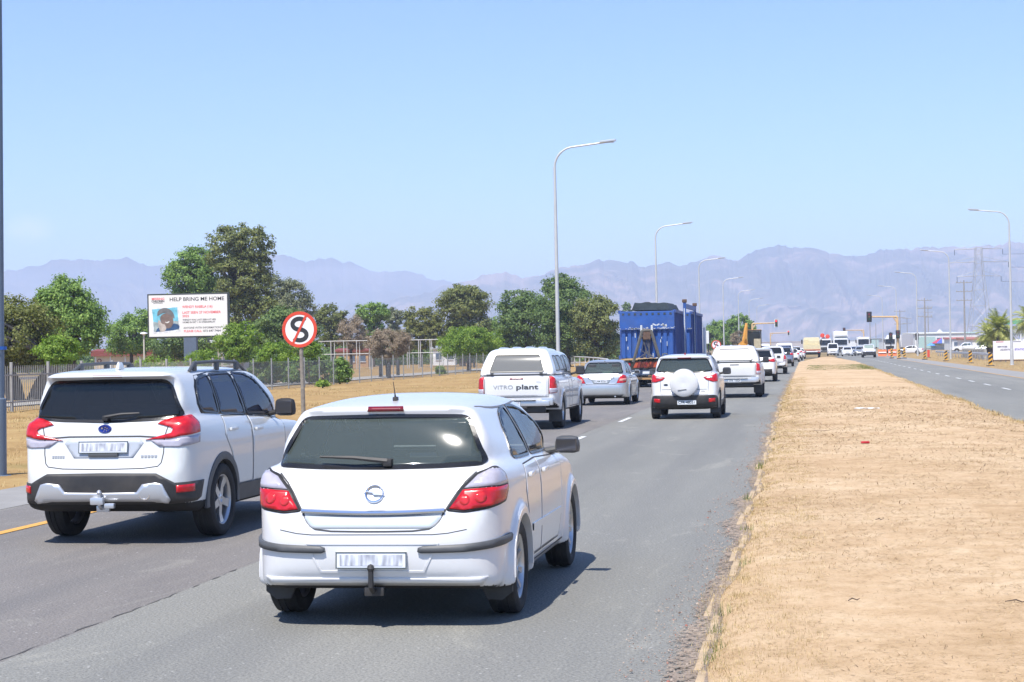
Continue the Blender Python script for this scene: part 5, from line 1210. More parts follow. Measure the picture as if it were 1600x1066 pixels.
P = np.array([(med_l(y) + dx, y, .04) for y, dx in ((10.9, .02), (11.6, .05), (14.2, .08), (17.0, .03), (20.4, -.02), (25.5, .0), (26.1, .05), (33, .1), (9.9, .06), (10.2, .1))])
tufts('green_weeds', P, 26, .10, .035, GREEN, 'small green weeds growing out of the kerb line', 'weeds', .5)
P = np.stack([rs.uniform(.3, 4.2, 260), rs.uniform(120, 150, 260), np.full(260, .1)], 1); tufts('green_grass_patch', P, 40, .07, .25, GREEN, 'faint green grass patch far along the median', 'grass', .8, .012)
# verge grass
n = 9000; y = 16 * (140 / 16) ** rs.rand(n); x = -11.3 - rs.rand(n) ** 1.3 * 20
k_ = wav(x * .5, y * .4, 1) + rs.normal(0, .3, n) > .0; P = np.stack([x, y, np.full(n, .0)], 1)[k_]
tufts('verge_grass', P, 14, .10, .18, TUFT, 'golden dry grass on the verge before the fence', 'grass', .8, .006)
n = 2500; y = 60 * (330 / 60) ** rs.rand(n); x = 12.6 + rs.rand(n) * 10; P = np.stack([x, y, np.full(n, .03)], 1); tufts('roadside_grass', P, 12, .16, .25, TUFT, 'dry grass along the far right roadside', 'grass', .7, .004)
# pebbles and leaf litter in the grit
pm = MB(); rp = random.Random(5)
for q in range(2600):
    y = 8.5 * (45 / 8.5) ** rp.random(); x = med_l(y) - .05 - rp.random() ** 1.6 * (edge_w(y) + .25); s_ = rp.uniform(.003, .008) * (1 if rp.random() < .95 else 2.0)
    pm.lathe([(-s_ * .5, .0005), (-.1 * s_, s_ * .9), (s_ * .5, s_ * .5), (s_ * .7, .0005)], 5, 'z', (float(x), y, .012 + s_ * .3))
tag(pm.build('pebbles', blade_mat('pebble', [(0, (.14, .10, .08)), (.4, (.30, .24, .2)), (.8, (.42, .34, .28)), (1, (.3, .12, .09))])), 'small pebbles and dead leaf scraps in the road-edge grit', 'pebbles', kind='stuff')
# litter and sticks lying on the median
p = gp(1352, 697, .1); mb = MB(); mb.lathe([(-.06, .001), (-.06, .026), (-.05, .032), (.05, .032), (.06, .026), (.06, .001)], 14, 'x'); cn = mb.build('crushed_can', [pmat('can_red', (.45, .02, .03), .35, .3, var=.2, scale=30)], None, auto=True, loc=(p.x, p.y, mz(p.x, p.y) + .028), rz=.2); cn.scale = (1.15, 1.0, .65); tag(cn, 'crushed red drink can lying on the sandy median', 'can')
for px, py, l, lab in ((1283, 675, .35, 'thin dark twig lying left of the red can on the median'), (1335, 946, .08, 'short dark stick on the median in the near foreground'), (1590, 950, .16, 'dark stick at the right edge of the median foreground'), (1374, 818, .08, 'small brown twig in the middle of the near median')):
    p = gp(px, py, .1); mb = MB(); mb.tube([(-l / 2, 0, 0), (-l * .1, .02, .012), (l * .2, -.008, .004), (l / 2, .015, .01)], [.003, .0045, .004, .002], 6)
    tag(mb.build('twig', pmat('twig_bark', (.10, .07, .05), .9, var=.3), None, loc=(p.x, p.y, mz(p.x, p.y) + .008), rz=random.Random(px).uniform(-.5, .5)), lab, 'twig')
for px, py, lab in ((1344, 642, 'white paper scrap left of another on the sandy median'), (1364, 642, 'white paper scrap right of another on the sandy median')):
    p = gp(px, py, .1); tm = MB(); rr_ = random.Random(px); V = [(-.16 + .08 * a_, -.07 + .07 * b2, rr_.uniform(0, .04)) for b2 in range(3) for a_ in range(5)]
    F = [(b2 * 5 + a_, b2 * 5 + a_ + 1, b2 * 5 + a_ + 6, b2 * 5 + a_ + 5) for b2 in range(2) for a_ in range(4)]; n0_ = len(V); V2 = V + [(v[0], v[1], v[2] - .004) for v in V]; tm.add(V2, F + [tuple(q + n0_ for q in f[::-1]) for f in F])
    tag(tm.build('paper_scrap', pmat('paper', (.72, .72, .70), .8, var=.1), None, loc=(p.x, p.y, mz(p.x, p.y) + .008)), lab, 'paper')

# ------------------------------------------------------------------ mountains
def fbm1(x, seed, f0, octs, gain=.55, ridged=False):
    r_ = np.random.RandomState(seed); out = np.zeros_like(x); a = 1.0; f = f0
    for k in range(octs):
        g = r_.uniform(-1, 1, 4000); u = x * f + 1500; i0 = np.floor(u).astype(int) % 3999; w = u - np.floor(u); w = w * w * (3 - 2 * w)
        v = g[i0] * (1 - w) + g[i0 + 1] * w; out += a * ((1 - 2 * np.abs(v)) if ridged else v); a *= gain; f *= 2.03
    return out
def mountain(name, sky_pts, c_ridge, depth, mat, seed, jag=3.0):
    px = np.linspace(-500, 2100, 760); xs_, ys_ = zip(*sky_pts); top = np.interp(px, xs_, ys_)
    top = top - jag * fbm1(px, seed, 1 / 60., 7, .66, True) + jag * .4
    rows = 60; V = []; ang = np.arctan((px - 800) / F_PX) - YAW; sec = 1 / np.cos(ang + YAW)
    hr = np.array([dp(p_, t_, c_ridge).z for p_, t_ in zip(px, top)])
    for j in range(rows + 1):
        v = j / rows
        # spurs and gullies run down the face; they wander a little with height
        gx = px + 30 * math.sin(v * 4 + seed) + 60 * v * fbm1(px + 300 * v, seed + 5, 1 / 110., 3)
        gul = fbm1(gx, seed + 1, 1 / 150., 4, .5, True) * .6 + .3 * fbm1(gx + 60 * v, seed + 2, 1 / 60., 4, .5, True)
        cliff = v + .10 * np.sin(v * 12 + 2.2 * fbm1(px, seed + 7, 1 / 200., 3)) * v * (1 - v) * 4 * .6
        z = hr * np.clip(cliff, 0, 1) ** 1.25 * (1 + (1 - v) * v * 1.0 * gul * .55)
        if j == rows: z = hr
        d_ = c_ridge - depth * (1 - v) - gul * depth * .22 * (1 - v) * min(1, v * 4)
        V.append(np.stack([np.sin(ang) * d_ * sec, np.cos(ang) * d_ * sec, z - (6 if j == 0 else 0)], 1))
    d_ = c_ridge + depth * .5; V.append(np.stack([np.sin(ang) * d_ * sec, np.cos(ang) * d_ * sec, np.full(len(px), -6.)], 1))
    V = np.concatenate(V); n_ = len(px); i_, j_ = np.meshgrid(np.arange(n_ - 1), np.arange(rows + 1)); a = (j_ * n_ + i_).ravel()
    o = mesh_obj(name, V.tolist(), np.stack([a, a + 1, a + n_ + 1, a + n_], 1).tolist(), mat, None, False); o['kind'] = 'structure'; return o
def rock_mat(name, a, b, c):
    m = bpy.data.materials.new(name); t, bs = nodes(m)
    n1 = noise(t, pos(t, (.0024, .0024, .0045)), 1.0, 9, .66, .8); n2 = noise(t, pos(t, (.016, .016, .007)), 1.0, 6, .6)
    cc = ramp(t, math_(t, 'ADD', math_(t, 'MULTIPLY', n1, .7), math_(t, 'MULTIPLY', n2, .3)), [(.42, a), (.5, b), (.58, c)])
    t.links.new(cc, bs.inputs['Base Color']); bs.inputs['Roughness'].default_value = 1; bs.inputs['Specular IOR Level'].default_value = 0
    return m
sky_a = [(-700, 425), (0, 424), (40, 421), (70, 414), (100, 404), (125, 401), (150, 404), (175, 407), (200, 403), (225, 411), (245, 414), (270, 419), (320, 420), (380, 405), (430, 397), (450, 399), (480, 407), (500, 404), (530, 407), (560, 414), (590, 424), (620, 421), (650, 424), (680, 434), (710, 440), (760, 452), (900, 470), (1200, 480), (2400, 490)]
sky_b = [(-700, 530), (300, 520), (500, 490), (640, 462), (700, 444), (725, 439), (745, 436), (770, 430), (790, 428), (820, 430), (860, 424), (900, 417), (930, 413), (960, 410), (1000, 412), (1050, 413), (1100, 404), (1130, 401), (1160, 404), (1180, 394), (1200, 389), (1240, 386), (1270, 389), (1300, 399), (1330, 401), (1370, 397), (1400, 389), (1430, 385), (1460, 384), (1490, 389), (1520, 387), (1560, 382), (1600, 376), (1700, 365), (2400, 380)]
mountain('far_mountains', sky_a, 7900, 1500, rock_mat('far_rock', (.045, .055, .045), (.085, .085, .07), (.15, .13, .11)), 3, 3.0)
mountain('mountains', sky_b, 6000, 1500, rock_mat('near_rock', (.04, .05, .04), (.10, .092, .075), (.28, .20, .16)), 8, 4.0)
# ------------------------------------------------------------------ trees
def leaf_mat(name, a, b, c, tl=.25):
    m = bpy.data.materials.new(name); m.use_nodes = True; t = m.node_tree; bs = t.nodes['Principled BSDF']; g = N(t, 'ShaderNodeNewGeometry')
    n1 = noise(t, g.outputs['Position'], .55, 3)
    f = math_(t, 'ADD', math_(t, 'MULTIPLY', g.outputs['Random Per Island'], .6), math_(t, 'MULTIPLY', n1, .5))
    col = ramp(t, f, [(.2, a), (.55, b), (.9, c)]); t.links.new(col, bs.inputs['Base Color']); bs.inputs['Roughness'].default_value = .6; bs.inputs['Specular IOR Level'].default_value = .35
    tr = N(t, 'ShaderNodeBsdfTranslucent'); t.links.new(mix(t, 1.0, col, (1.3, 1.5, .6), 'MULTIPLY'), tr.inputs[0])
    ms = N(t, 'ShaderNodeMixShader'); ms.inputs[0].default_value = tl; t.links.new(bs.outputs[0], ms.inputs[1]); t.links.new(tr.outputs[0], ms.inputs[2])
    t.links.new(ms.outputs[0], t.nodes['Material Output'].inputs[0]); return m
LEAF = dict(
    green=leaf_mat('leaves_green', (0.074, 0.138, 0.027), (0.150, 0.250, 0.049), (0.288, 0.411, 0.088)),
    bright=leaf_mat('leaves_bright', (0.094, 0.164, 0.017), (0.164, 0.266, 0.030), (0.296, 0.390, 0.062), .35),
    dark=leaf_mat('leaves_dark', (0.055, 0.100, 0.031), (0.105, 0.170, 0.049), (0.212, 0.288, 0.078)),
    olive=leaf_mat('leaves_olive', (0.077, 0.097, 0.028), (0.151, 0.177, 0.049), (0.275, 0.288, 0.090)),
    rust=leaf_mat('leaves_rusty', (.092, .108, .028), (.165, .182, .046), (.250, .245, .075)),
    grey=leaf_mat('leaves_grey', (0.100, 0.120, 0.067), (0.175, 0.195, 0.106), (0.275, 0.288, 0.165)),
    palm=leaf_mat('palm_fronds', (0.171, 0.195, 0.048), (0.341, 0.366, 0.107), (0.585, 0.560, 0.205)),
    dead=leaf_mat('dead_twigs', (0.156, 0.121, 0.083), (0.254, 0.195, 0.135), (0.370, 0.293, 0.199), .1))
BARK = pmat('bark', (.075, .06, .048), .95, var=.35, scale=5, bump=.6, bscale=14)
BARKG = pmat('grey_bark', (.10, .095, .09), .95, var=.35, scale=5, bump=.6, bscale=14)

def tree(name, label, base, lobes, leaf, n, size, seed, trunk_r=.2, bark=None, group=None, stems=1, gap=.5, cat='tree', trunk_h=None, lean=0, clump=None, twigs=False):
    """lobes: (dx, dz, rx, rz[, dy]) ellipsoids of foliage round the base; each leaf is a small face in a clump"""
    r_ = np.random.RandomState(seed); root = thing(name, label, cat, base, 0, group)
    n = int(n * 2.3); size = size * .62
    C = []; vol = np.array([l[2] * l[2] * l[3] for l in lobes]) ** .75; vol = vol / vol.sum()
    allP = []; allN = []; cl = []
    for l, f_ in zip(lobes, vol):
        dx, dz, rx, rz = l[:4]; dy = l[4] if len(l) > 4 else r_.uniform(-.3, .3) * rx
        nl = int(n * f_); csz = clump or max(.22, .20 * (rx * rx * rz) ** (1 / 3))
        nc = max(10, int(9 * (rx * rx * rz) ** (2 / 3) / csz ** 2 * gap))
        d = r_.normal(size=(nc, 3)); d /= np.linalg.norm(d, axis=1)[:, None]; rad = r_.uniform(.45, 1.0, nc) ** .55
        jit = 1 + r_.normal(0, .09, nc)
        c = d * rad[:, None] * jit[:, None] * np.array([rx - csz * .5, rx - csz * .5, rz - csz * .5]); c[:, 2] = np.where(c[:, 2] < -rz * .72, -rz * .72 + r_.uniform(0, .2, nc) * rz, c[:, 2])
        c += np.array([dx, dy, dz]); cl.append((c, d))
        idx = r_.randint(0, nc, nl); o = r_.normal(0, .48, (nl, 3)) * csz; o[:, 2] *= .7
        P = c[idx] + o; Nn = d[idx] * .6 + o / csz * .6 + r_.normal(0, .55, (nl, 3)) + np.array([0, 0, .45])
        allP.append(P); allN.append(Nn)
    P = np.concatenate(allP); Nn = np.concatenate(allN); k = P[:, 2] > .15; P = P[k]; Nn = Nn[k]; n_ = len(P)
    Nn /= np.linalg.norm(Nn, axis=1)[:, None] + 1e-9
    T = np.cross(Nn, r_.normal(size=(n_, 3))); T /= np.linalg.norm(T, axis=1)[:, None] + 1e-9; B = np.cross(Nn, T)
    s_ = size * r_.uniform(.55, 1.25, n_)[:, None]; el = .16 if twigs else .55
    V = np.stack([P - T * s_, P + B * s_ * el, P + T * s_, P - B * s_ * el], 1).reshape(-1, 3)
    me = bpy.data.meshes.new('crown'); me.from_pydata(V.tolist(), [], np.arange(4 * n_).reshape(-1, 4).tolist()); me.materials.append(LEAF[leaf]); me.update()
    inst('crown', me, root)
    top = max(l[1] for l in lobes); low = min(l[1] - l[3] * .6 for l in lobes); th = trunk_h or max(.6, low + .25 * (top - low))
    mb = MB()
    for s in range(stems):
        a = 2 * math.pi * s / max(stems, 1) + seed; ox, oy = (0, 0) if stems == 1 else (math.cos(a) * trunk_r * 1.4, math.sin(a) * trunk_r * .7)
        lx = lean + (0 if stems == 1 else ox * 1.6)
        tr = trunk_r * (1 if stems == 1 else .75)
        pts = [(ox, oy, -.1), (ox * 1.02, oy, .12), (ox + lx * .3 + r_.normal(0, tr * .2), oy, th * .5), (ox + lx, oy + r_.normal(0, tr * .3), th)]
        mb.tube(pts, [tr * 1.35, tr * 1.05, tr * .85, tr * .7], 9)
        end = Vector(pts[-1])
        for c, d in cl:
            m_ = min(len(c), 7)
            for q in r_.choice(len(c), m_, replace=False):
                t_ = Vector(c[q]); mid = end.lerp(t_, .5) + Vector((r_.normal(0, .1), r_.normal(0, .1), .12 * abs(t_.z - end.z)))
                mb.tube([end, mid, t_], [tr * .45, tr * .28, tr * .09], 5)
    mb.build('trunk', bark or BARK, root, auto=True)
    return root
def px_lobes(px0, c, lob):
    """lobes given as photo boxes (x0, x1, y0, y1) at depth c round a trunk at px0"""
    g0 = dp(px0, 540, c); base = Vector((g0.x, g0.y, 0)); out = []
    for x0, x1, y0, y1 in lob:
        m_ = dp((x0 + x1) / 2, (y0 + y1) / 2, c); out.append((((x0 + x1) / 2 - px0) / F_PX * c, m_.z, (x1 - x0) / 2 / F_PX * c * 1.16, (y1 - y0) / 2 / F_PX * c * 1.14))
    return base, out
G1 = 'trees behind the fence'
def T(px0, c, lob, name, label, leaf, n, size, seed, **kw):
    b, l = px_lobes(px0, c, lob); kw.setdefault('group', G1); return tree(name, label, b, l, leaf, n, size, seed, **kw)
T(33, 78, [(-50, 92, 470, 560), (-20, 60, 462, 530), (20, 98, 505, 585), (-60, 40, 520, 590)], 'leafy_tree', 'rusty green tree on a thick grey multi-stem trunk behind the palisade', 'rust', 9500, .12, 21, trunk_r=.42, bark=BARKG, stems=3, trunk_h=1.6)
T(88, 74, [(60, 128, 525, 572)], 'young_tree', 'small bright green tree right of the thick grey trunk', 'bright', 3000, .10, 22, trunk_r=.09)
T(112, 105, [(48, 168, 450, 540), (60, 140, 434, 500), (95, 165, 480, 560), (55, 110, 480, 560)], 'round_tree', 'large round green tree between the palisade tree and the billboard', 'green', 15000, .15, 23, trunk_r=.32)
T(205, 165, [(160, 240, 492, 558), (185, 262, 485, 552)], 'tree', 'green tree just left of the billboard, behind the cream building', 'green', 7000, .18, 24)
T(270, 160, [(225, 330, 515, 565), (250, 345, 500, 560)], 'tree', 'dark tree directly behind the billboard pole', 'dark', 7000, .18, 25)
T(300, 190, [(264, 345, 388, 470), (275, 350, 420, 520), (285, 330, 385, 430)], 'tall_tree', 'tall dark green tree rising above the left half of the billboard', 'green', 9000, .24, 26, trunk_r=.35)
T(372, 185, [(322, 392, 358, 430), (365, 430, 352, 412), (345, 425, 400, 470), (330, 410, 440, 520), (380, 428, 395, 440), (385, 440, 450, 500)], 'tall_tree', 'tallest olive gum tree, right of the billboard', 'olive', 15000, .25, 27, trunk_r=.5, gap=.42)
T(450, 200, [(420, 488, 440, 520), (430, 480, 470, 540), (412, 450, 430, 490)], 'tree', 'grey green tree right of the tall gum', 'grey', 7500, .23, 28)
T(370, 118, [(335, 402, 505, 560), (350, 395, 520, 572)], 'young_tree', 'yellow green tree beside the ladder of the billboard', 'bright', 5000, .14, 29)
T(440, 150, [(392, 465, 490, 555), (430, 500, 495, 560), (405, 480, 480, 530)], 'tree', 'deep green tree behind the near no stopping sign', 'dark', 9500, .18, 30)
T(519, 215, [(495, 543, 478, 515), (500, 540, 500, 545)], 'tree', 'yellow green tree with gaps right of the near sign', 'olive', 5000, .22, 31)
T(548, 205, [(528, 572, 492, 550)], 'bare_tree', 'leafless grey brown tree left of the white pipe frames', 'dead', 4200, .30, 32, twigs=True, cat='tree')
T(583, 230, [(558, 608, 472, 505), (565, 602, 495, 545)], 'tree', 'green flat-topped tree above the brown bush', 'green', 5000, .24, 33)
T(617, 260, [(603, 632, 482, 512), (606, 628, 505, 540)], 'tree', 'small grey tree between the flat-topped tree and olive tree', 'grey', 2600, .25, 34)
T(658, 220, [(630, 690, 480, 520), (625, 680, 505, 548), (660, 700, 500, 545)], 'tree', 'olive brown tree left of the large gum', 'rust', 7000, .24, 35)
T(722, 215, [(683, 765, 448, 500), (695, 755, 444, 475), (690, 770, 485, 540)], 'tall_tree', 'large olive green gum tree above the domed bush', 'olive', 10000, .25, 36, trunk_r=.4)
T(732, 160, [(684, 778, 514, 562), (700, 765, 512, 545)], 'domed_bush', 'dense green domed bush left of the canopied pickup', 'bright', 9000, .15, 37, cat='bush')
T(606, 130, [(573, 640, 512, 562)], 'dry_bush', 'brown leafless bush in front of the white pipe frames', 'dead', 8000, .17, 38, twigs=True, cat='bush', stems=4, trunk_r=.08)
T(822, 190, [(772, 868, 462, 545), (785, 850, 452, 500), (775, 830, 490, 565)], 'tree', 'dark green tree right behind the canopied pickup roof', 'dark', 9500, .22, 39)
T(885, 185, [(832, 932, 440, 520), (850, 905, 428, 470), (840, 940, 480, 560)], 'tall_tree', 'dense dark tree behind the tall lamp post', 'dark', 13000, .22, 40, trunk_r=.4)
T(935, 180, [(895, 968, 462, 530), (900, 966, 500, 565)], 'tree', 'brown tinged tree touching the blue bins', 'olive', 9000, .22, 41)
T(790, 240, [(755, 800, 500, 555)], 'tree', 'small olive tree between the domed bush and dark tree', 'green', 3500, .24, 42)
T(980, 420, [(974, 988, 473, 500)], 'cypress', 'thin dark cypress top showing left above the bins', 'dark', 900, .35, 50)
G2 = 'trees at the crossing'
T(1122, 330, [(1098, 1142, 508, 548), (1110, 1150, 500, 545)], 'tree', 'green tree right of the blue bins in the distance', 'green', 6500, .34, 43, group=G2)
T(1158, 330, [(1135, 1178, 494, 530), (1140, 1180, 510, 552)], 'tree', 'green tree behind the yellow digger', 'green', 6500, .34, 44, group=G2)
T(1152, 250, [(1142, 1164, 516, 545)], 'bare_tree', 'leafless grey tree left of the yellow digger', 'dead', 1200, .32, 45, twigs=True, group=G2)
# hedge and creepers along the mesh fence
for q, (px, c, x0, x1, y0, y1) in enumerate(((415, 106, 392, 440, 552, 606), (455, 108, 432, 480, 556, 606), (495, 108, 475, 520, 552, 604), (530, 104, 515, 548, 560, 603))):
    T(px, c, [(x0, x1, y0, y1)], 'hedge_shrub', ['leftmost dark shrub growing through the mesh fence', 'shrub behind the mesh fence and the sign pole', 'leafy shrub behind the mesh fence right of the sign pole', 'rightmost low shrub against the mesh fence'][q], ('dark', 'green', 'dark', 'green')[q], 3200, .12, 60 + q, cat='shrub', group='shrubs along the mesh fence', trunk_r=.05)
for q, (px, c, x0, x1, y0, y1, lab) in enumerate(((240, 100, 205, 275, 558, 590, 'bright creeper bush above the SUV roof, left of the fin'), (310, 108, 290, 342, 546, 585, 'bright bush at the foot of the billboard pole'), (425, 104, 405, 460, 534, 570, 'bright green creeper top behind the sign'), (482, 104, 465, 500, 528, 560, 'bright green creeper right of the sign pole'), (686, 135, 680, 696, 572, 590, 'small green weed clump standing at the mesh fence foot'), (503, 92, 496, 510, 595, 612, 'low green weed at the fence foot right of the sign pole'))):
    T(px, c, [(x0, x1, y0, y1)], 'bush', lab, 'bright', 1800, .11, 70 + q, cat='bush', group='bright bushes by the fence', trunk_r=.04)

# far-off wood behind the yards: reads as one dark mass
r_ = np.random.RandomState(77); PP = []; NN = []
for px, c, hm in [(p_, 255 + 40 * r_.rand(), r_.uniform(2.2, 4.8)) for p_ in np.arange(-20, 970, 5)]:
    b_ = dp(px, 540, c); nl = 300; d = r_.normal(size=(nl, 3)); d /= np.linalg.norm(d, axis=1)[:, None]; w_ = r_.uniform(.9, 2.0)
    PP.append(np.array([b_.x, b_.y, hm * .45]) + d * r_.uniform(.6, 1, (nl, 1)) * np.array([w_, w_, hm * .6])); NN.append(d + r_.normal(0, .5, (nl, 3)) + np.array([0, 0, .4]))
P = np.concatenate(PP); Nn = np.concatenate(NN); k = P[:, 2] > 0; P = P[k]; Nn = Nn[k]; Nn /= np.linalg.norm(Nn, axis=1)[:, None]; n_ = len(P)
Tt = np.cross(Nn, r_.normal(size=(n_, 3))); Tt /= np.linalg.norm(Tt, axis=1)[:, None]; B = np.cross(Nn, Tt); s_ = .22 * r_.uniform(.6, 1.3, n_)[:, None]
V = np.stack([P - Tt * s_, P + B * s_ * .6, P + Tt * s_, P - B * s_ * .6], 1).reshape(-1, 3)
tag(mesh_obj('tree_belt', V.tolist(), np.arange(4 * n_).reshape(-1, 4).tolist(), LEAF['dark']), 'far-off dark belt of trees behind the yards on the left', 'woods', kind='stuff')
# palms on the right
def palm(label, px, c, ytop, ybase, half_px, seed):
    r_ = np.random.RandomState(seed); g0 = dp(px, 540, c); root = thing('palm_tree', label, 'palm tree', (g0.x, g0.y, 0), 0, 'palms on the right')
    hz = dp(px, ytop, c).z; rr = half_px / F_PX * c; z0 = hz - rr * .55
    mb = MB(); mb.tube([(0, 0, -.1), (.05, 0, z0 * .5), (0, 0, z0)], [.42, .34, .36], 10); mb.build('trunk', BARK, root, auto=True)
    V = []; F = []
    for k in range(120):
        a = r_.rand() * 6.283; e = R(r_.uniform(-35, 82)); L = rr * r_.uniform(.85, 1.25); p_ = Vector((0, 0, z0)); d_ = Vector((math.cos(a) * math.cos(e), math.sin(a) * math.cos(e), math.sin(e)))
        side = d_.cross(Vector((0, 0, 1))).normalized()
        for s in range(9):
            p2 = p_ + d_ * (L / 9); d_ = (d_ + Vector((0, 0, -.13))).normalized()
            w_ = .46 * math.sin(math.pi * (s + .8) / 10) + .06
            for sg in (-1, 1):
                for h_ in range(2):
                    b0 = p_.lerp(p2, h_ * .5); tip = b0 + side * sg * w_ * L * .42 + d_ * L * .10 + Vector((0, 0, -.10 * L * .4)); n_ = len(V)
                    V += [b0, p_.lerp(p2, h_ * .5 + .42), tip]; F.append((n_, n_ + 1, n_ + 2))
            p_ = p2
    mesh_obj('crown', V, F, LEAF['palm'], root)
palm('bushy palm left of the right-hand lamp post', 1562, 182, 498, 560, 30, 5)
palm('palm cut by the right edge of the picture', 1612, 176, 486, 560, 30, 6)
palm('low palm thicket at the left end of the banner', 1545, 190, 512, 560, 22, 7)
# ------------------------------------------------------------------ street furniture
STEEL = pmat('galvanised_steel', (.46, .47, .48), .45, .5, var=.12, scale=3)
LAMPP = pmat('lamp_post_grey', (.50, .51, .51), .5, .2, var=.08, scale=2)
DKBLUE = pmat('blue_grey_paint', (.09, .12, .17), .5, var=.1)
def lamp_post(label, x, y, dirx, h=11.7, arm=2.7, group='lamp posts on the left verge', hide_arm=False, pole=LAMPP):
    r_ = thing('street_lamp', label, 'street lamp', (x, y, 0), 0, group)
    mb = MB(); mb.tube([(0, 0, -.2), (0, 0, 1.2), (0, 0, 1.22), (0, 0, h * .55), (0, 0, h - 1.15)], [.13, .125, .10, .085, .062], 12); mb.lathe([(0, .001), (0, .2), (.04, .2), (.05, .11)], 12, 'z'); mb.build('pole', pole, r_, auto=True)
    mb = MB(); pts = [(0, 0, h - 1.2)]
    for a in np.linspace(0, R(80), 8): pts.append((dirx * .95 * (1 - math.cos(a)), 0, h - 1.15 + .95 * math.sin(a)))
    x0, z0 = abs(pts[-1][0]), pts[-1][2]
    pts += [(dirx * (x0 + (arm - x0) * t), 0, z0 + .20 * t) for t in (.4, .75, 1)]
    mb.tube(pts, [.055] * 6 + [.045] * (len(pts) - 6), 8); mb.build('arm', pole, r_, auto=True)
    e = pts[-1]; mb = MB(); mb.box((e[0] - dirx * .12, 0, e[2] + .03), (.80, .20, .11), .03, Matrix.Rotation(R(-5 * dirx), 3, 'Y')); o = mb.build('lamp_head', ALU, r_, auto=True)
    mb = MB(); mb.box((e[0] - dirx * .1, 0, e[2] - .035), (.55, .15, .03), .01); mb.build('lamp_lens', CLRL, o)
    return r_
first = lamp_post('nearest grey steel pole at the left edge of the picture', -12.175, 25.4, 1, pole=pmat('blue_grey_pole', (.14, .18, .23), .5, .2, var=.1, scale=2))
first.rotation_euler = (0, R(0.85), 0)
mb = MB(); mb.lathe([(1.95, .135), (2.0, .135)], 14, 'z'); mb.build('pole_band', pmat('band_blue', (.02, .12, .45), .5), first)
for k, lab in enumerate(('tall lamp post rising behind the canopied pickup', 'second lamp post along, above the blue bins', 'third lamp post along the left verge, faint beyond the bins', 'fourth lamp post along the left verge', 'fifth lamp post along, beside the digger', 'sixth lamp post along the left verge, tiny', 'seventh lamp post along the left verge, farthest')):
    lamp_post(lab, -11.8, 84.5 + 57.2 * k, 1)
for k, lab in enumerate(('lamp post in front of the palm and banner at the right edge', 'second lamp post along the right roadside', 'third lamp post along the right roadside', 'fourth lamp post along the right roadside, far', 'fifth lamp post along the right roadside, farthest')):
    lamp_post(lab, 15.0, 137 + 57.5 * k, -1, group='lamp posts on the right roadside')

SRED = pmat('sign_red', (.60, .06, .03), .45, var=.05); SWHT = pmat('sign_white', (.72, .73, .74), .4, var=.04); SBLK = pmat('sign_black', (.025, .027, .03), .5)
WOODP = pmat('weathered_pole', (.23, .205, .175), .9, var=.25, scale=9, bump=.5, bscale=30)
def no_stopping(label, px, py, c, dia, ground=0.0):
    ctr = dp(px, py, c); r_ = thing('no_stopping_sign', label, 'road sign', (ctr.x, ctr.y, 0), 0, 'no stopping signs')
    z = ctr.z; rad = dia / 2
    mb = MB(); mb.tube([(.05, .07, -.2), (.03, .07, z * .5), (0, .07, z + rad * .5)], [.058, .054, .05], 12); mb.build('pole', WOODP, r_, auto=True)
    mb = MB(); mb.lathe([(.0, .001), (0, rad), (.012, rad), (.012, .001)], 48, 'y', (0, 0, z)); mb.build('disc', SWHT, r_)
    mb = MB(); mb.lathe([(-.002, rad * .82), (-.005, rad * .83), (-.005, rad), (-.001, rad + .002), (.012, rad + .002)], 48, 'y', (0, 0, z)); mb.build('red_ring', SRED, r_)
    # the letter: one curved stroke
    S_ = []
    for a in np.linspace(R(35), R(265), 14): S_.append((0.195 * math.cos(a), .135 + .135 * math.sin(a)))
    for a in np.linspace(R(85), R(-145), 14): S_.append((0.195 * math.cos(a), -.135 + .135 * math.sin(a)))
    S_ = np.array(S_) * (rad / .45); S_[:, 0] *= .92; w = rad * .088 * 1.4
    V = []; F = []
    for i_ in range(len(S_)):
        t_ = S_[min(i_ + 1, len(S_) - 1)] - S_[max(i_ - 1, 0)]; t_ /= np.linalg.norm(t_); n_ = np.array([-t_[1], t_[0]]) * w
        for y_ in (-.004, -.001):
            V += [(S_[i_][0] - n_[0], y_, z + S_[i_][1] - n_[1]), (S_[i_][0] + n_[0], y_, z + S_[i_][1] + n_[1])]
    for i_ in range(len(S_) - 1):
        b_ = i_ * 4; F += [(b_, b_ + 4, b_ + 5, b_ + 1), (b_ + 2, b_ + 3, b_ + 7, b_ + 6), (b_, b_ + 2, b_ + 6, b_ + 4), (b_ + 1, b_ + 5, b_ + 7, b_ + 3)]
    mb = MB(); mb.add(V, F); mb.build('letter', SBLK, r_)
    mb = MB(); mb.box((0, -.0065, z), (rad * .13, .003, rad * 1.84), 0, Matrix.Rotation(R(27), 3, 'Y')); mb.build('red_slash', SRED, r_)
    mb = MB(); mb.box((0, .03, z + rad * .35), (.3, .02, .04), .004); mb.box((0, .03, z - rad * .35), (.3, .02, .04), .004); mb.build('bracket', STEEL, r_)
no_stopping('large round no stopping sign with struck S on a wooden pole', 468, 515, 45.5, .92)
no_stopping('small distant no stopping sign right of the blue bins', 1119, 539, 160, .86)

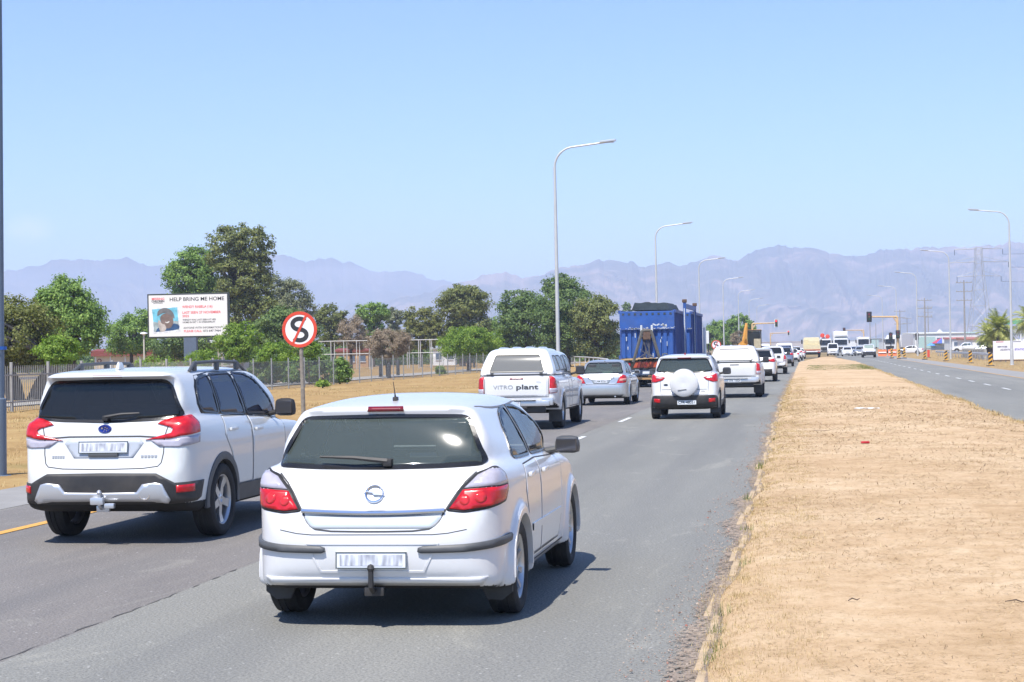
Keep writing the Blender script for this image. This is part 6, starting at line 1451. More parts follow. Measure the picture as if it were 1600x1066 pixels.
# ------------------------------------------------------------------ billboard
bb0 = dp(294, 493, 130); yaw_b = R(6)
bb = thing('billboard', 'digital billboard with a missing person notice on a blue grey pole', 'billboard', (bb0.x, bb0.y, 0), yaw_b)
bz = bb0.z; BW, BH = 5.80, 3.02
FRM = pmat('billboard_frame', (.035, .045, .04), .5, var=.1); SCR = pmat('screen_face', (.60, .58, .56), .5, emit=(.80, .78, .75), estr=.12)
mb = MB(); mb.box((0, .16, bz), (BW + .22, .34, BH + .22), .03); mb.build('cabinet', FRM, bb)
mb = MB(); mb.box((0, -.02, bz), (BW, .03, BH)); scr = mb.build('screen', SCR, bb)
mb = MB(); mb.box((.1, .25, (bz - BH / 2) / 2 - .1), (.95, .5, bz - BH / 2 + .2), .04); mb.build('pole', DKBLUE, bb)
def btxt(body, x, z, w, size, mat, bold=.03, align='LEFT'):
    return text_mesh(body, size, mat, 'lettering', scr, (x, -.04, z), (R(90), 0, 0), bold=bold, depth=.003, align=align, width=w)
TB = pmat('screen_black', (.01, .01, .012), .6); TR_ = pmat('screen_red', (.62, .01, .03), .6, emit=(.7, .01, .03), estr=.1)
X0 = -BW / 2
def bx_(px): return X0 + (px - 105) / (1322 - 105) * BW
def bzz(py): return bz + BH / 2 - (py - 98) / (708 - 98) * BH
def bline(body, x0, x1, y0, y1, mat, bold=.02):
    hgt = (y1 - y0) / (708 - 98) * BH
    btxt(body, bx_(x0), bzz((y0 + y1) / 2), (x1 - x0) / (1322 - 105) * BW, hgt / .70, mat, bold)
bline('MISSING', 152, 345, 136, 168, TR_, .010); bline('CHILDREN', 150, 348, 172, 202, TB, .03); bline('SOUTH AFRICA', 180, 322, 207, 222, TB, .010)
bline('HELP BRING ME HOME', 428, 1272, 138, 192, TB, .008)
bline('WENDY RABELA (16)', 625, 1095, 260, 295, TR_, .010); bline('LAST SEEN 27 NOVEMBER', 625, 1218, 345, 380, TR_, .010); bline('2025', 625, 725, 398, 430, TR_, .010)
bline('WENDY WAS LAST SEEN AT HER', 628, 1145, 458, 482, TB, .010); bline('HOME IN EXT 1 IN STEENSPRUIT', 628, 1130, 494, 518, TB, .010)
bline('ANYONE WITH INFORMATION', 640, 1215, 574, 602, TB, .005); bline('PLEASE CALL:', 645, 925, 622, 652, TR_, .01); bline('072 647 7464', 945, 1215, 622, 652, TB, .010)
# portrait: a flat printed picture, built as layered flat shapes on the screen
ph = empty('portrait', bb, (bx_(365), -.04, bzz(462)), 0); ph.rotation_euler = (0, R(-4), 0)
u_ = BW / (1322 - 105)
def flat(name, pts, col, y, rnd=2):
    P_ = chaikin([((a - 365) * u_, -(b - 462) * u_) for a, b in pts], rnd) if rnd else [((a - 365) * u_, -(b - 462) * u_) for a, b in pts]
    q = MB(); q.prism([tuple(p) for p in P_], lambda u, v: (u, y, v), lambda u, v: (u, y + .002, v)); q.build(name, pmat('print_' + name, col, .6, var=.38, scale=2.6), ph)
flat('photo_border', [(150, 262), (580, 262), (580, 662), (150, 662)], (.72, .73, .74), 0, 0)
flat('photo_sky', [(168, 284), (560, 284), (560, 630), (168, 630)], (.16, .48, .60), -.003, 0)
flat('photo_ground', [(168, 470), (260, 500), (440, 480), (560, 500), (560, 630), (168, 630)], (.30, .36, .36), -.006, 0)
flat('photo_shirt', [(190, 640), (230, 570), (330, 560), (480, 520), (575, 560), (560, 632), (200, 632)], (.02, .07, .17), -.009, 1)
flat('photo_face', [(270, 400), (300, 540), (370, 600), (440, 590), (485, 520), (480, 400), (380, 350)], (.17, .12, .10), -.012, 2)
flat('photo_hand', [(240, 470), (270, 450), (300, 520), (350, 530), (370, 600), (330, 640), (260, 632), (250, 560)], (.42, .37, .33), -.015, 2)
flat('photo_cap', [(235, 400), (255, 310), (340, 272), (430, 290), (500, 370), (510, 460), (480, 440), (450, 395), (360, 345), (275, 375)], (.14, .14, .14), -.018, 2)
flat('photo_smile', [(345, 490), (385, 500), (425, 480), (420, 505), (380, 520)], (.6, .58, .55), -.021, 1)
# operator's board and ladder
mb = MB(); mb.box((bx_(1150), .0, bzz(782)), (1.38, .10, .40), .02); bo = mb.build('operator_board', FRM, bb)
text_mesh('tractor', .34, pmat('board_white', (.7, .72, .76), .5), 'lettering', bo, (bx_(1150), -.055, bzz(790)), (R(90), 0, 0), bold=.03, width=1.05, depth=.003)
mb = MB()
for sx in (-.15, .15): mb.box((bx_(1195) + sx, .1, bzz(835) - 1.1), (.05, .05, 2.3))
mb.build('ladder_rail', pmat('ladder_tan', (.42, .36, .28), .7), bb)
for k in range(8): q = MB(); q.box((bx_(1195), .1, bzz(835) - .15 - .28 * k), (.28, .04, .04)); q.build('ladder_rung', MATS['ladder_tan'], bb)
g0 = dp(225, 540, 150); r_ = thing('area_light', 'small white globe light on a thin pole left of the billboard', 'light', (g0.x, g0.y, 0)); z1 = dp(225, 524, 150).z
mb = MB(); mb.tube([(0, 0, 0), (0, 0, z1)], .07, 8); mb.build('pole', pmat('cream_pole', (.5, .47, .4), .7), r_)
mb = MB(); mb.lathe([(0, .10), (.08, .12), (.12, .32), (.22, .28), (.28, .001)], 14, 'z', (0, 0, z1)); mb.build('lamp_head', SWHT, r_, auto=True)

# ------------------------------------------------------------------ fences
PAL = pmat('palisade_grey', (.34, .33, .31), .6, .3, var=.2, scale=3)
pf = thing('palisade_fence', 'grey steel palisade fence behind the verge on the far left', 'fence', (-27, 0, 0))
mb = MB()
for k in range(19):
    y = -1.46 + k * .153; mb.box((0, y + .05, .80), (.012, .035, 1.5)); mb.box((0, y + .05, 1.57), (.010, .02, .07))
mb.box((.02, 0, .35), (.04, 2.96, .05)); mb.box((.02, 0, 1.28), (.04, 2.96, .05)); p0 = mb.build('fence_panel', PAL, pf)
mb = MB(); mb.box((0, 0, .85), (.09, .09, 1.75), .01); q0 = mb.build('fence_post', PAL, pf)
for k in range(15):
    a_ = p0 if k == 0 else inst('fence_panel', p0.data, pf); a_.location = (0, 38 + 3 * k, 0)
    b_ = q0 if k == 0 else inst('fence_post', q0.data, pf); b_.location = (-.01, 36.5 + 3 * k, 0)
WIRE = bpy.data.materials.new('wire_mesh'); t, bs = nodes(WIRE); bs.inputs['Base Color'].default_value = (.42, .44, .43, 1); bs.inputs['Roughness'].default_value = .6
tp = N(t, 'ShaderNodeBsdfTransparent'); ms = N(t, 'ShaderNodeMixShader'); P_ = pos(t); XX_ = sepx(t, P_)
w1 = math_(t, 'LESS_THAN', math_(t, 'FRACT', math_(t, 'MULTIPLY', XX_[1], 13.0)), .09); w2 = math_(t, 'LESS_THAN', math_(t, 'FRACT', math_(t, 'MULTIPLY', XX_[2], 40.0)), .13)
t.links.new(math_(t, 'MAXIMUM', w1, w2), ms.inputs[0]); t.links.new(tp.outputs[0], ms.inputs[1]); t.links.new(bs.outputs[0], ms.inputs[2]); t.links.new(ms.outputs[0], t.nodes['Material Output'].inputs[0])
mf = thing('mesh_fence', 'see-through grey wire mesh fence with steel posts behind the verge', 'fence', (-27, 0, 0))
mb = MB(); mb.box((0, 0, .76), (.012, 2.92, 1.46)); p0 = mb.build('mesh_panel', WIRE, mf)
mb = MB(); mb.box((0, 0, .80), (.06, .06, 1.66), .008); mb.box((0, 0, 1.64), (.07, .07, .03)); q0 = mb.build('fence_post', pmat('dull_post', (.26, .27, .27), .7, var=.15), mf)
for k in range(42):
    a_ = p0 if k == 0 else inst('mesh_panel', p0.data, mf); a_.location = (0, 83 + 3 * k, 0)
    b_ = q0 if k == 0 else inst('fence_post', q0.data, mf); b_.location = (.01, 81.5 + 3 * k, 0)
# white pipe handrail curving off to the left
hr = thing('handrail', 'white pipe handrail on the verge between the pickup and the silver sedan', 'railing', (0, 0, 0))
pts = [Vector((-11.9, 106, 0)), Vector((-13.6, 122, 0)), Vector((-16.6, 142, 0)), Vector((-20.5, 165, 0)), Vector((-25, 188, 0)), Vector((-27.5, 204, 0))]
WP = pmat('white_pipe', (.48, .48, .47), .5, var=.08)
mb = MB(); mb.tube([p + Vector((0, 0, 1.08)) for p in pts], .06, 6); mb.build('top_rail', WP, hr); mb = MB(); mb.tube([p + Vector((0, 0, .55)) for p in pts], .035, 6); mb.build('mid_rail', WP, hr)
mb = MB(); mb.tube([(0, 0, 0), (0, 0, 1.08)], .055, 6); q0 = mb.build('rail_post', WP, hr); n_ = 0
for i_ in range(5):
    for k in range(3):
        o = q0 if n_ == 0 else inst('rail_post', q0.data, hr); o.location = pts[i_].lerp(pts[i_ + 1], k / 3); n_ += 1
# pale barrier rail behind the palisade
rl = thing('pipe_barrier', 'low white pipe barrier beyond the palisade fence', 'barrier', (-36, 0, 0))
mb = MB(); mb.box((0, 85, .95), (.10, 60, .12)); mb.build('rail', WP, rl); mb = MB(); mb.box((0, 0, .48), (.14, .14, .95)); q0 = mb.build('rail_post', WP, rl)
for k in range(20): o = q0 if k == 0 else inst('rail_post', q0.data, rl); o.location = (0, 56 + 3 * k, 0)
sheet('path', -33, -29.5, 30, 240, .075, CONC)

# ------------------------------------------------------------------ white pipe frames and buildings on the left
def frame(label, px0, px1, c, ytop, nb, bars=(1.0, .55)):
    a_ = dp(px0, 540, c); b_ = dp(px1, 540, c); h = dp((px0 + px1) / 2, ytop, c).z; r_ = thing('pipe_shelter', label, 'shelter', (a_.x, a_.y, 0), math.atan2(b_.y - a_.y, b_.x - a_.x), 'white pipe frames')
    L = math.hypot(b_.x - a_.x, b_.y - a_.y)
    up = MB(); up.tube([(0, 0, 0), (0, 0, h)], .05, 6); u0 = up.build('upright', WP, r_)
    for k in range(nb + 1):
        for d_ in (0, 4.0):
            o = u0 if (k == 0 and d_ == 0) else inst('upright', u0.data, r_); o.location = (L * k / nb, d_, 0)
    mb = MB()
    for d_ in (0, 4.0):
        for f_ in bars: mb.tube([(0, d_, h * f_), (L, d_, h * f_)], .045, 6)
    for k in range(nb + 1): mb.tube([(L * k / nb, 0, h), (L * k / nb, 4.0, h)], .05, 6)
    mb.build('crossbar', WP, r_)
frame('open white pipe shelter left of the brown bush', 497, 577, 200, 533, 4)
frame('open white pipe shelter right of the brown bush', 636, 690, 200, 531, 3)
CREAM = pmat('cream_wall', (.62, .50, .34), .85, var=.08, scale=1.5); REDF = pmat('red_fascia', (.20, .045, .035), .7, var=.15); DOORR = pmat('dark_red_door', (.20, .02, .02), .6)
a_ = dp(147, 540, 215); b_ = dp(262, 540, 215); r_ = thing('cream_building', 'low cream building with red fascia below the billboard', 'building', (a_.x, a_.y, 0), math.atan2(b_.y - a_.y, b_.x - a_.x)); L = (b_ - a_).length
mb = MB(); mb.box((L / 2, 3, 1.05), (L, 6, 2.1)); mb.build('wall', CREAM, r_)
mb = MB(); mb.prism([(-.5, 2.1), (6.6, 2.1), (6.6, 2.9), (3, 3.0), (-.5, 2.75)], lambda u, v: (-.3, u, v), lambda u, v: (L + 3.2, u, v)); mb.build('roof', REDF, r_)
mb = MB(); mb.box((L * .76, -.03, .95), (1.2, .08, 1.9)); mb.build('door', DOORR, r_)
mb = MB(); mb.box((L + 1.5, 3, 1.0), (3.0, 5.5, 2.0)); mb.build('side_room', pmat('tan_wall', (.42, .30, .19), .85, var=.2), r_)
for k in range(4): mb = MB(); mb.box((L * (.02 + .2 * k), -.04, 1.05), (.12, .08, 2.1)); mb.build('pilaster', SWHT, r_)
mb = MB(); mb.lathe([(0, .001), (-.03, .25), (0, .26)], 18, 'y', (L * .07, -.05, 1.55)); em = mb.build('emblem', DOORR, r_); mb = MB(); mb.lathe([(0, .001), (-.01, .14), (0, .15)], 14, 'y', (L * .07, -.08, 1.55)); mb.build('emblem_centre', CREAM, em)
def shed(name, label, px0, px1, c, h, mat, roofm, cat='building', dp_=5, win=0, gable=False, z0=0):
    a_ = dp(px0, 540, c); b_ = dp(px1, 540, c); L = math.hypot(b_.x - a_.x, b_.y - a_.y); r_ = thing(name, label, cat, (a_.x, a_.y, 0), math.atan2(b_.y - a_.y, b_.x - a_.x))
    mb = MB(); mb.box((L / 2, dp_ / 2, h / 2), (L, dp_, h)); mb.build('wall', mat, r_)
    mb = MB()
    if gable: mb.prism([(-.3, h), (L + .3, h), (L / 2, h + L * .16)], lambda u, v: (u, -.3, v), lambda u, v: (u, dp_ + .3, v))
    else: mb.prism([(-.3, h + .003), (dp_ + .3, h + .003), (dp_ + .3, h + .5), (-.3, h + .22)], lambda u, v: (-.25, u, v), lambda u, v: (L + .25, u, v))
    mb.build('roof', roofm, r_)
    for k in range(win):
        w_ = L / win * .5; mb = MB(); mb.box((L * (k + .5) / win, -.02, h * .55), (w_, .08, h * .38)); o = mb.build('window', DKBLUE, r_); mb = MB(); mb.box((L * (k + .5) / win, -.05, h * .55 - h * .2), (w_ * 1.1, .12, .08)); mb.build('window_sill', SWHT, o)
    return r_, L
shed('shed', 'tan brick wall shed behind the pipe frames', 525, 575, 235, 2.1, pmat('tan_brick', (.45, .28, .15), .9, var=.2), REDF, win=3)
shed('shed', 'small grey roofed shed right of the billboard ladder', 345, 380, 230, 1.9, pmat('grey_wall', (.5, .48, .44), .9, var=.1), STEEL, win=1)
shed('shed', 'white low outbuilding at the right end of the pipe frames', 676, 712, 240, 2.2, SWHT, STEEL, win=2)
# people standing beyond the fence are not resolvable; dark gate posts there
for k, (px, y0, y1, lab) in enumerate(((595, 568, 590, 'leftmost dark bollard beyond the mesh fence'), (608, 567, 592, 'middle dark bollard beyond the mesh fence'), (622, 562, 588, 'tall dark post right of two bollards beyond the fence'), (735, 552, 575, 'dark post beyond the fence near the pickup'), (741, 552, 575, 'right one of two dark posts near the pickup'))):
    b_ = gp(px, y1); r_ = thing('bollard', lab, 'post', (b_.x, b_.y, 0), 0, 'dark posts beyond the fence'); hh = (y1 - y0) / F_PX * (b_ - CP).dot(CF); mb = MB(); mb.tube([(0, 0, 0), (0, 0, hh * .92), (0, 0, hh)], [.14, .13, .05], 8); mb.build('shaft', pmat('dark_post', (.035, .04, .04), .7), r_, auto=True)

# ------------------------------------------------------------------ blue bins on truck and trailer
BLUE = pmat('blue_bin_paint', (.020, .085, .32), .5, var=.15, scale=2.5, dirt=.35, dirtcol=(.09, .10, .14))
BLUED = pmat('blue_bin_side', (.03, .075, .27), .55, var=.2, scale=2, dirt=.4, dirtcol=(.08, .085, .10))
SCUFF = pmat('bare_scuffs', (.5, .53, .55), .6, var=.3, scale=20); TARP = pmat('dark_tarp', (.03, .045, .055), .75, var=.4, scale=3, bump=.6, bscale=5); RUST = pmat('rusty_steel', (.11, .065, .045), .8, var=.35, scale=9)
CHEV = pmat('orange_reflector', (.40, .07, .025), .4, var=.1); CHY = pmat('yellow_reflector', (.42, .24, .10), .4, var=.1)
def bin_(label, x, y, L, z0, z1, Wd=2.5, tarp=True, hook=True):
    r_ = thing('skip_bin', label, 'skip bin', (x, y, 0), 0); H = z1 - z0
    mb = MB(); mb.box((0, L / 2, (z0 + z1) / 2), (Wd - .12, L - .12, H - .1)); mb.build('bin_shell', BLUE, r_)
    rib = MB(); rib.box((0, 0, 0), (.16, .09, H * .62), .015); rb = None
    for k in range(9):   # pressed ribs on the back
        o = rib.build('rib', BLUE, r_) if rb is None else inst('rib', rb.data, r_); rb = rb or o; o.location = (-Wd / 2 + .17 + k * (Wd - .34) / 8, .03, z0 + H * .32)
    mb = MB(); mb.box((0, .0, z1 - H * .20), (Wd, .16, H * .36), .02); mb.build('top_panel', BLUE, r_)
    nt_ = MB(); nt_.box((0, 0, 0), (.10, .02, .09)); nb_ = None
    for k in range(9): o = nt_.build('slot', TARP, r_) if nb_ is None else inst('slot', nb_.data, r_); nb_ = nb_ or o; o.location = (-Wd / 2 + .17 + k * (Wd - .34) / 8, -.085, z1 - .17)
    mb = MB(); mb.box((0, -.09, z1 - H * .385), (Wd + .02, .03, .07)); mb.build('panel_flange', BLUED, r_)
    mb = MB()
    for sx in (-1, 1):
        for yy in np.arange(.35, L - .1, .62): mb.box((sx * (Wd / 2 - .03), yy, (z0 + z1) / 2), (.12, .12, H - .1))
    sr = mb.build('side_ribs', BLUED, r_); sr['kind'] = 'stuff'
    for sx in (-1, 1): mb = MB(); mb.box((sx * Wd / 2, L / 2, z1 - .06), (.14, L, .14)); mb.build('top_rail', BLUED, r_); mb = MB(); mb.box((sx * Wd / 2, L / 2, z0 + .08), (.14, L, .16)); mb.build('bottom_rail', BLUED, r_)
    rq = random.Random(int(y)); mb = MB()
    for k in range(40):
        xx = rq.uniform(-Wd / 2, Wd / 2); zz = z1 - H * .385 + abs(rq.gauss(0, .04)); mb.box((xx, -.108, zz), (rq.uniform(.03, .16), .004, rq.uniform(.01, .035)), 0, Matrix.Rotation(rq.uniform(-.4, .4), 3, 'Y'))
    for k in range(6): mb.box((.28 + rq.uniform(0, .55), -.084, z1 - H * .31 + rq.uniform(-.05, .04)), (rq.uniform(.08, .3), .004, rq.uniform(.03, .07)), 0, Matrix.Rotation(rq.uniform(-.5, .5), 3, 'Y'))
    for k in range(14): mb.box((rq.uniform(-1, 1.1), -.02, z0 + rq.uniform(.1, H * .5)), (rq.uniform(.015, .04), .004, rq.uniform(.05, .22)))
    mb.build('paint_scuffs', SCUFF, r_)
    if tarp:
        xs_ = np.linspace(-.72, 1.05, 12); ys_ = np.linspace(.15, L - .3, 8); V = []; rt = np.random.RandomState(3)
        for yy in ys_:
            for k, xx in enumerate(xs_): V.append((xx, yy, z1 + (.34 if 0 < k < 11 else 0.0) + rt.uniform(-.04, .05)))
        n_ = 12; F = [(j * n_ + i_, j * n_ + i_ + 1, (j + 1) * n_ + i_ + 1, (j + 1) * n_ + i_) for j in range(7) for i_ in range(11)]
        F += [tuple(range(11, -1, -1)), tuple(7 * n_ + k for k in range(12))]
        mb = MB(); mb.add(V, F); mb.build('heaped_load', TARP, r_)
    if hook:
        mb = MB()
        for sx in (-1, 1): mb.tube([(sx * .20, -.30, z1 - H * .42), (sx * .62, -.42, z0 - .15)], .075, 6)
        mb.tube([(-.22, -.3, z1 - H * .42), (.22, -.3, z1 - H * .42)], .06, 6); mb.build('hook_frame', pmat('frame_grey', (.095, .09, .08), .7, var=.3), r_)
        mb = MB(); mb.box((0, -.24, z1 - H * .50), (.36, .18, .48), .03); mb.build('rusty_block', RUST, r_)
        for sx in (-1, 1): mb = MB(); mb.box((sx * .24, -.26, z1 - H * .38), (.10, .16, .30), .02); mb.build('hook_lug', SCUFF, r_)
        mb = MB(); rq = random.Random(3)
        for k in range(9): xx = rq.uniform(-.25, .25); mb.tube([(xx, -.22, z1 - H * .55), (xx * .6 + rq.uniform(-.2, .2), -.24, z0 + .35), (rq.uniform(-.4, .4), -.26, z0 + .05)], .018, 5)
        mb.build('chains', pmat('dull_chain', (.13, .13, .14), .6, .4), r_)
    return r_
def chassis(name, label, x, y, L, zdeck, cat):
    r_ = thing(name, label, cat, (x, y, 0))
    mb = MB(); mb.box((-.42, L / 2, zdeck - .15), (.16, L, .26)); mb.box((.42, L / 2, zdeck - .15), (.16, L, .26)); mb.box((0, .3, zdeck - .15), (2.2, .2, .2)); mb.box((0, L - .5, zdeck - .15), (2.2, .2, .2)); mb.build('chassis', UNDER, r_)
    tm, rm, dk = wheel_meshes(.50, .30, 'steel', .29)
    for yy in (1.3, 2.6, L - 1.4):
        for sx in (1, -1):
            for off in (0, .34):
                e = empty('wheel', r_, (sx * (1.07 - off), yy, .50), 0 if sx > 0 else math.pi); inst('tyre', tm, e); inst('rim', rm, e)
    for sx in (1, -1): mb = MB(); mb.box((sx * .9, .45, .45), (.55, .02, .55)); mb.build('mud_flap', BLKPL, r_)
    # rear beam with chevron board, lamps, underrun bar
    mb = MB(); mb.box((0, -.12, zdeck - .28), (2.44, .12, .42), .02); mb.build('rear_beam', pmat('dark_beam', (.03, .026, .024), .8, var=.3), r_)
    q0 = None
    for k in range(8):
        b_ = MB(); b_.prism([(-.13, -.13), (.01, -.13), (.13, .13), (-.01, .13)], lambda u, v: (u, -.19, v), lambda u, v: (u, -.185, v))
        o = b_.build('chevron', CHEV if k % 2 == 0 else REDD, r_, loc=(-.55 + .15 * k, 0, zdeck - .26))
    for sx in (1, -1): mb = MB(); mb.box((sx * .98, -.20, zdeck - .26), (.34, .05, .16), .01); mb.build('tail_light', RED, r_)
    mb = MB(); mb.box((0, -.16, zdeck - .62), (2.3, .10, .26), .02); mb.build('underrun_guard', DKBLUE, r_)
    mb = MB(); mb.box((0, -.22, zdeck - .62), (.5, .01, .11)); mb.build('number_plate', PLATE, r_)
    mb = MB(); mb.box((.0, -.10, zdeck - .88), (2.2, .08, .12)); mb.build('lower_bar', CHY, r_)
    return r_
TX = -7.2
chassis('trailer', 'drawbar trailer with orange chevrons carrying the nearer blue bin', TX, 81.3, 7.2, 1.30, 'trailer')
bin_('nearer blue skip bin with hook frame and heaped dark load', TX, 81.0, 6.6, 1.32, 3.52)
tr_ = chassis('truck', 'white truck ahead of the trailer, mostly hidden by blue bins', TX + .12, 90.8, 12.4, 1.30, 'truck')
mb = MB(); mb.box((0, 11.3, 2.0), (2.45, 2.1, 2.5), .10, taper=(.95, .9)); mb.build('cab', WHITE3, tr_, auto=True)
mb = MB(); mb.box((0, 12.33, 2.4), (2.1, .06, .9), .02, Matrix.Rotation(R(6), 3, 'X')); mb.build('windscreen', GL_PRIV, tr_)
for sx in (1, -1): mb = MB(); mb.box((sx * 1.38, 12.0, 2.35), (.22, .12, .75), .03); mb.tube([(sx * 1.2, 12, 2.6), (sx * 1.36, 12, 2.6)], .03, 6); mb.build('side_mirror', SWHT, tr_)
mb = MB(); mb.tube([(1.38, 9.6, .9), (1.38, 9.6, 2.9)], .09, 8); mb.build('exhaust_stack', SWHT, tr_)
bin_('farther blue skip bin on the truck', TX + .12, 90.8, 9.2, 1.32, 3.62, tarp=False, hook=False)
r_ = thing('lifting_frame', 'tall blue lifting frame standing between the two blue bins', 'frame', (TX + .10, 84.7, 0))
for sx in (1,):
    for yy, lab in ((0, ''), (7.7, '')): mb = MB(); mb.box((1.37, yy, 2.5), (.14, .16, 2.9), .02); mb.build('upright', BLUE, r_); mb = MB(); mb.box((1.36, yy - .084, 2.4), (.05, .006, 2.5)); mb.build('scuffed_edge', SCUFF, r_)
    for yy in (0, 7.7): mb = MB(); mb.box((1.37, yy, 4.0), (.22, .22, .16), .03); mb.build('cap', RUST, r_)
mb = MB(); mb.box((1.37, 3.85, 3.78), (.10, 7.5, .22), .02); mb.build('crossbeam', BLUE, r_)
mb = MB(); mb.box((1.37, 3.85, 1.12), (.12, 7.9, .18)); mb.build('foot', BLUED, r_)

# ------------------------------------------------------------------ yellow digger
YEL = pmat('digger_yellow', (.60, .27, .03), .5, var=.15, scale=4, dirt=.3)
dg = thing('backhoe_loader', 'yellow backhoe loader with folded boom, queueing far down the left lane', 'digger', (-5.75, 196, 0))
mb = MB(); mb.box((0, 2.2, 1.25), (1.6, 3.6, .8), .08); mb.box((0, 4.2, 1.55), (1.2, 1.6, .7), .08); mb.build('body', YEL, dg, auto=True)
mb = MB()
for sx in (-1, 1):
    for yy in (.9, 2.4): mb.box((sx * .68, yy, 2.55), (.10, .10, 1.9))
mb.box((0, 1.65, 3.5), (1.55, 1.75, .14), .03); cb = mb.build('cab_frame', BLKPL, dg)
mb = MB(); mb.box((0, 1.65, 3.60), (1.5, 1.6, .04), .02); mb.build('cab_roof', YEL, cb)
mb = MB(); mb.box((0, .88, 2.6), (1.24, .02, 1.6)); mb.build('rear_glass', GL_PRIV, cb); mb = MB(); mb.box((.68, 1.65, 2.6), (.02, 1.38, 1.6)); mb.build('side_glass', GL_PRIV, cb)
mb = MB(); mb.tube([(-.8, .2, 1.2), (-.95, -.5, 2.6), (-.8, -.1, 4.3)], [.22, .24, .14], 8); mb.tube([(-.8, -.1, 4.3), (-1.1, -.7, 2.6), (-1.2, -.6, 1.9)], [.14, .18, .12], 8); mb.build('boom', YEL, dg, auto=True)
mb = MB(); mb.prism([(-1.6, 1.3), (-.9, 1.2), (-.8, 2.0), (-1.3, 2.4), (-1.75, 2.0)], lambda u, v: (u, -.9, v), lambda u, v: (u, -.2, v)); mb.build('bucket', YEL, dg)
mb = MB(); mb.box((0, -.05, 1.0), (1.9, .25, .55), .03); mb.box((.35, -.2, 2.0), (.75, .1, 1.2), .03); mb.build('rear_plate', pmat('dusty_plate', (.42, .36, .24), .8, var=.3), dg)
tm, rm, dk = wheel_meshes(.72, .45, 'steel', .36)
for sx in (1, -1):
    e = empty('wheel', dg, (sx * .98, .9, .72), 0 if sx > 0 else math.pi); inst('tyre', tm, e); inst('rim', rm, e)
    tm2, rm2, _ = wheel_meshes(.5, .36, 'steel', .28); e = empty('wheel', dg, (sx * .92, 4.3, .5), 0 if sx > 0 else math.pi); inst('tyre', tm2, e); inst('rim', rm2, e)

# ------------------------------------------------------------------ traffic signals
GANT = pmat('signal_yellow', (.60, .40, .19), .55, var=.1); SIGB = pmat('signal_black', (.02, .02, .022), .6); SIGR = pmat('signal_red_lamp', (.6, .02, .02), .4, emit=(1, .03, .03), estr=1.6)
def signal_head(parent, x, y, z, face=-1, red=True, s=1.0):
    mb = MB(); mb.box((x, y, z), (.62 * s, .04, 1.25 * s), .05); o = mb.build('backing_board', SIGB if not red else pmat('board_edge', (.6, .6, .6), .5), parent)
    mb = MB(); mb.box((x, y + face * .12, z), (.36 * s, .20, 1.0 * s), .04); mb.build('signal_box', SIGB, parent)
    for k, m_ in ((.30, SIGR if red else REDD), (0, pmat('amber_off', (.10, .06, .01), .3)), (-.30, pmat('green_off', (.01, .06, .03), .3))):
        mb = MB(); mb.lathe([(face * .03, .001), (face * .02, .11 * s), (0, .12 * s)], 12, 'y', (x, y + face * .22, z + k * s)); mb.build('lamp', m_, o)
def gantry(label, px, c, px_end, yarm, red, face=-1):
    b_ = dp(px, 540, c); e_ = dp(px_end, yarm, c); r_ = thing('signal_gantry', label, 'traffic light', (b_.x, b_.y, 0), 0, 'yellow signal gantries'); h = dp(px, yarm, c).z; dx = e_.x - b_.x; dy = e_.y - b_.y
    mb = MB(); mb.tube([(0, 0, -.1), (0, 0, h * .4), (0, 0, h)], [.19, .16, .13], 10); mb.build('post', GANT, r_, auto=True)
    mb = MB(); mb.tube([(0, 0, h - .8), (.14 * dx, .14 * dy, h - .05)], .08, 8); mb.tube([(0, 0, h), (dx, dy, h + .05)], [.11, .085], 8); mb.build('arm', GANT, r_, auto=True)
    signal_head(r_, dx, dy - .1, h + .05, face, red)
    if not red: signal_head(r_, .0, -.3, 2.9, face, False, .8)
gantry('yellow signal arm showing red above the digger', 1176, 262, 1213, 506, True)
gantry('farther yellow signal arm showing red, beyond the first', 1204, 440, 1232, 521, True)
gantry('yellow signal gantry at the right of the crossing, seen from behind', 1403, 216, 1358, 495, False, -1)
gantry('smaller yellow signal gantry left of the larger one', 1350, 420, 1319, 516, False, -1)
b_ = dp(1107, 540, 185); r_ = thing('traffic_light', 'dark roadside traffic light between the blue bins and the far sign', 'traffic light', (b_.x, b_.y, 0)); mb = MB(); mb.tube([(0, 0, 0), (0, 0, 3.4)], .07, 8); mb.build('post', SIGB, r_); signal_head(r_, 0, -.1, 2.75, -1, False, .8)
for px, c, lab in ((1392, 235, 'dark traffic light on a thin post left of the right gantry'), (1433, 260, 'dark traffic light left of the white shop building')):
    b_ = dp(px, 540, c); r_ = thing('traffic_light', lab, 'traffic light', (b_.x, b_.y, 0), 0, 'small traffic lights on the right'); mb = MB(); mb.tube([(0, 0, 0), (0, 0, 3.3)], .07, 8); mb.build('post', SIGB, r_); signal_head(r_, 0, -.1, 2.75, -1, False, .8)

# ------------------------------------------------------------------ right roadside
BKST = pmat('marker_black', (.03, .028, .025), .7); YLST = pmat('marker_yellow', (.70, .36, .04), .6)
def delineator(label, x, y, h=1.05, w=.27, red=False):
    r_ = thing('marker_board', label, 'road marker', (x, y, 0), 0, 'striped marker boards')
    mb = MB(); mb.box((0, .03, h * .5), (.06, .04, h)); mb.build('post', STEEL, r_)
    mb = MB(); mb.box((0, 0, h * .55), (w, .03, h * .85), .004); mb.build('board', SRED if red else YLST, r_)
    if not red:
        for k in range(3): b_ = MB(); b_.prism([(-w / 2, 0), (w / 2, .18), (w / 2, .34), (-w / 2, .16)], lambda u, v: (u, -.021, v), lambda u, v: (u, -.016, v)); b_.build('stripe', BKST, r_, loc=(0, 0, h * .15 + .3 * k))
    mb = MB(); mb.box((0, 0, .05), (.55, .3, .10), .02); mb.build('foot', BKST, r_)
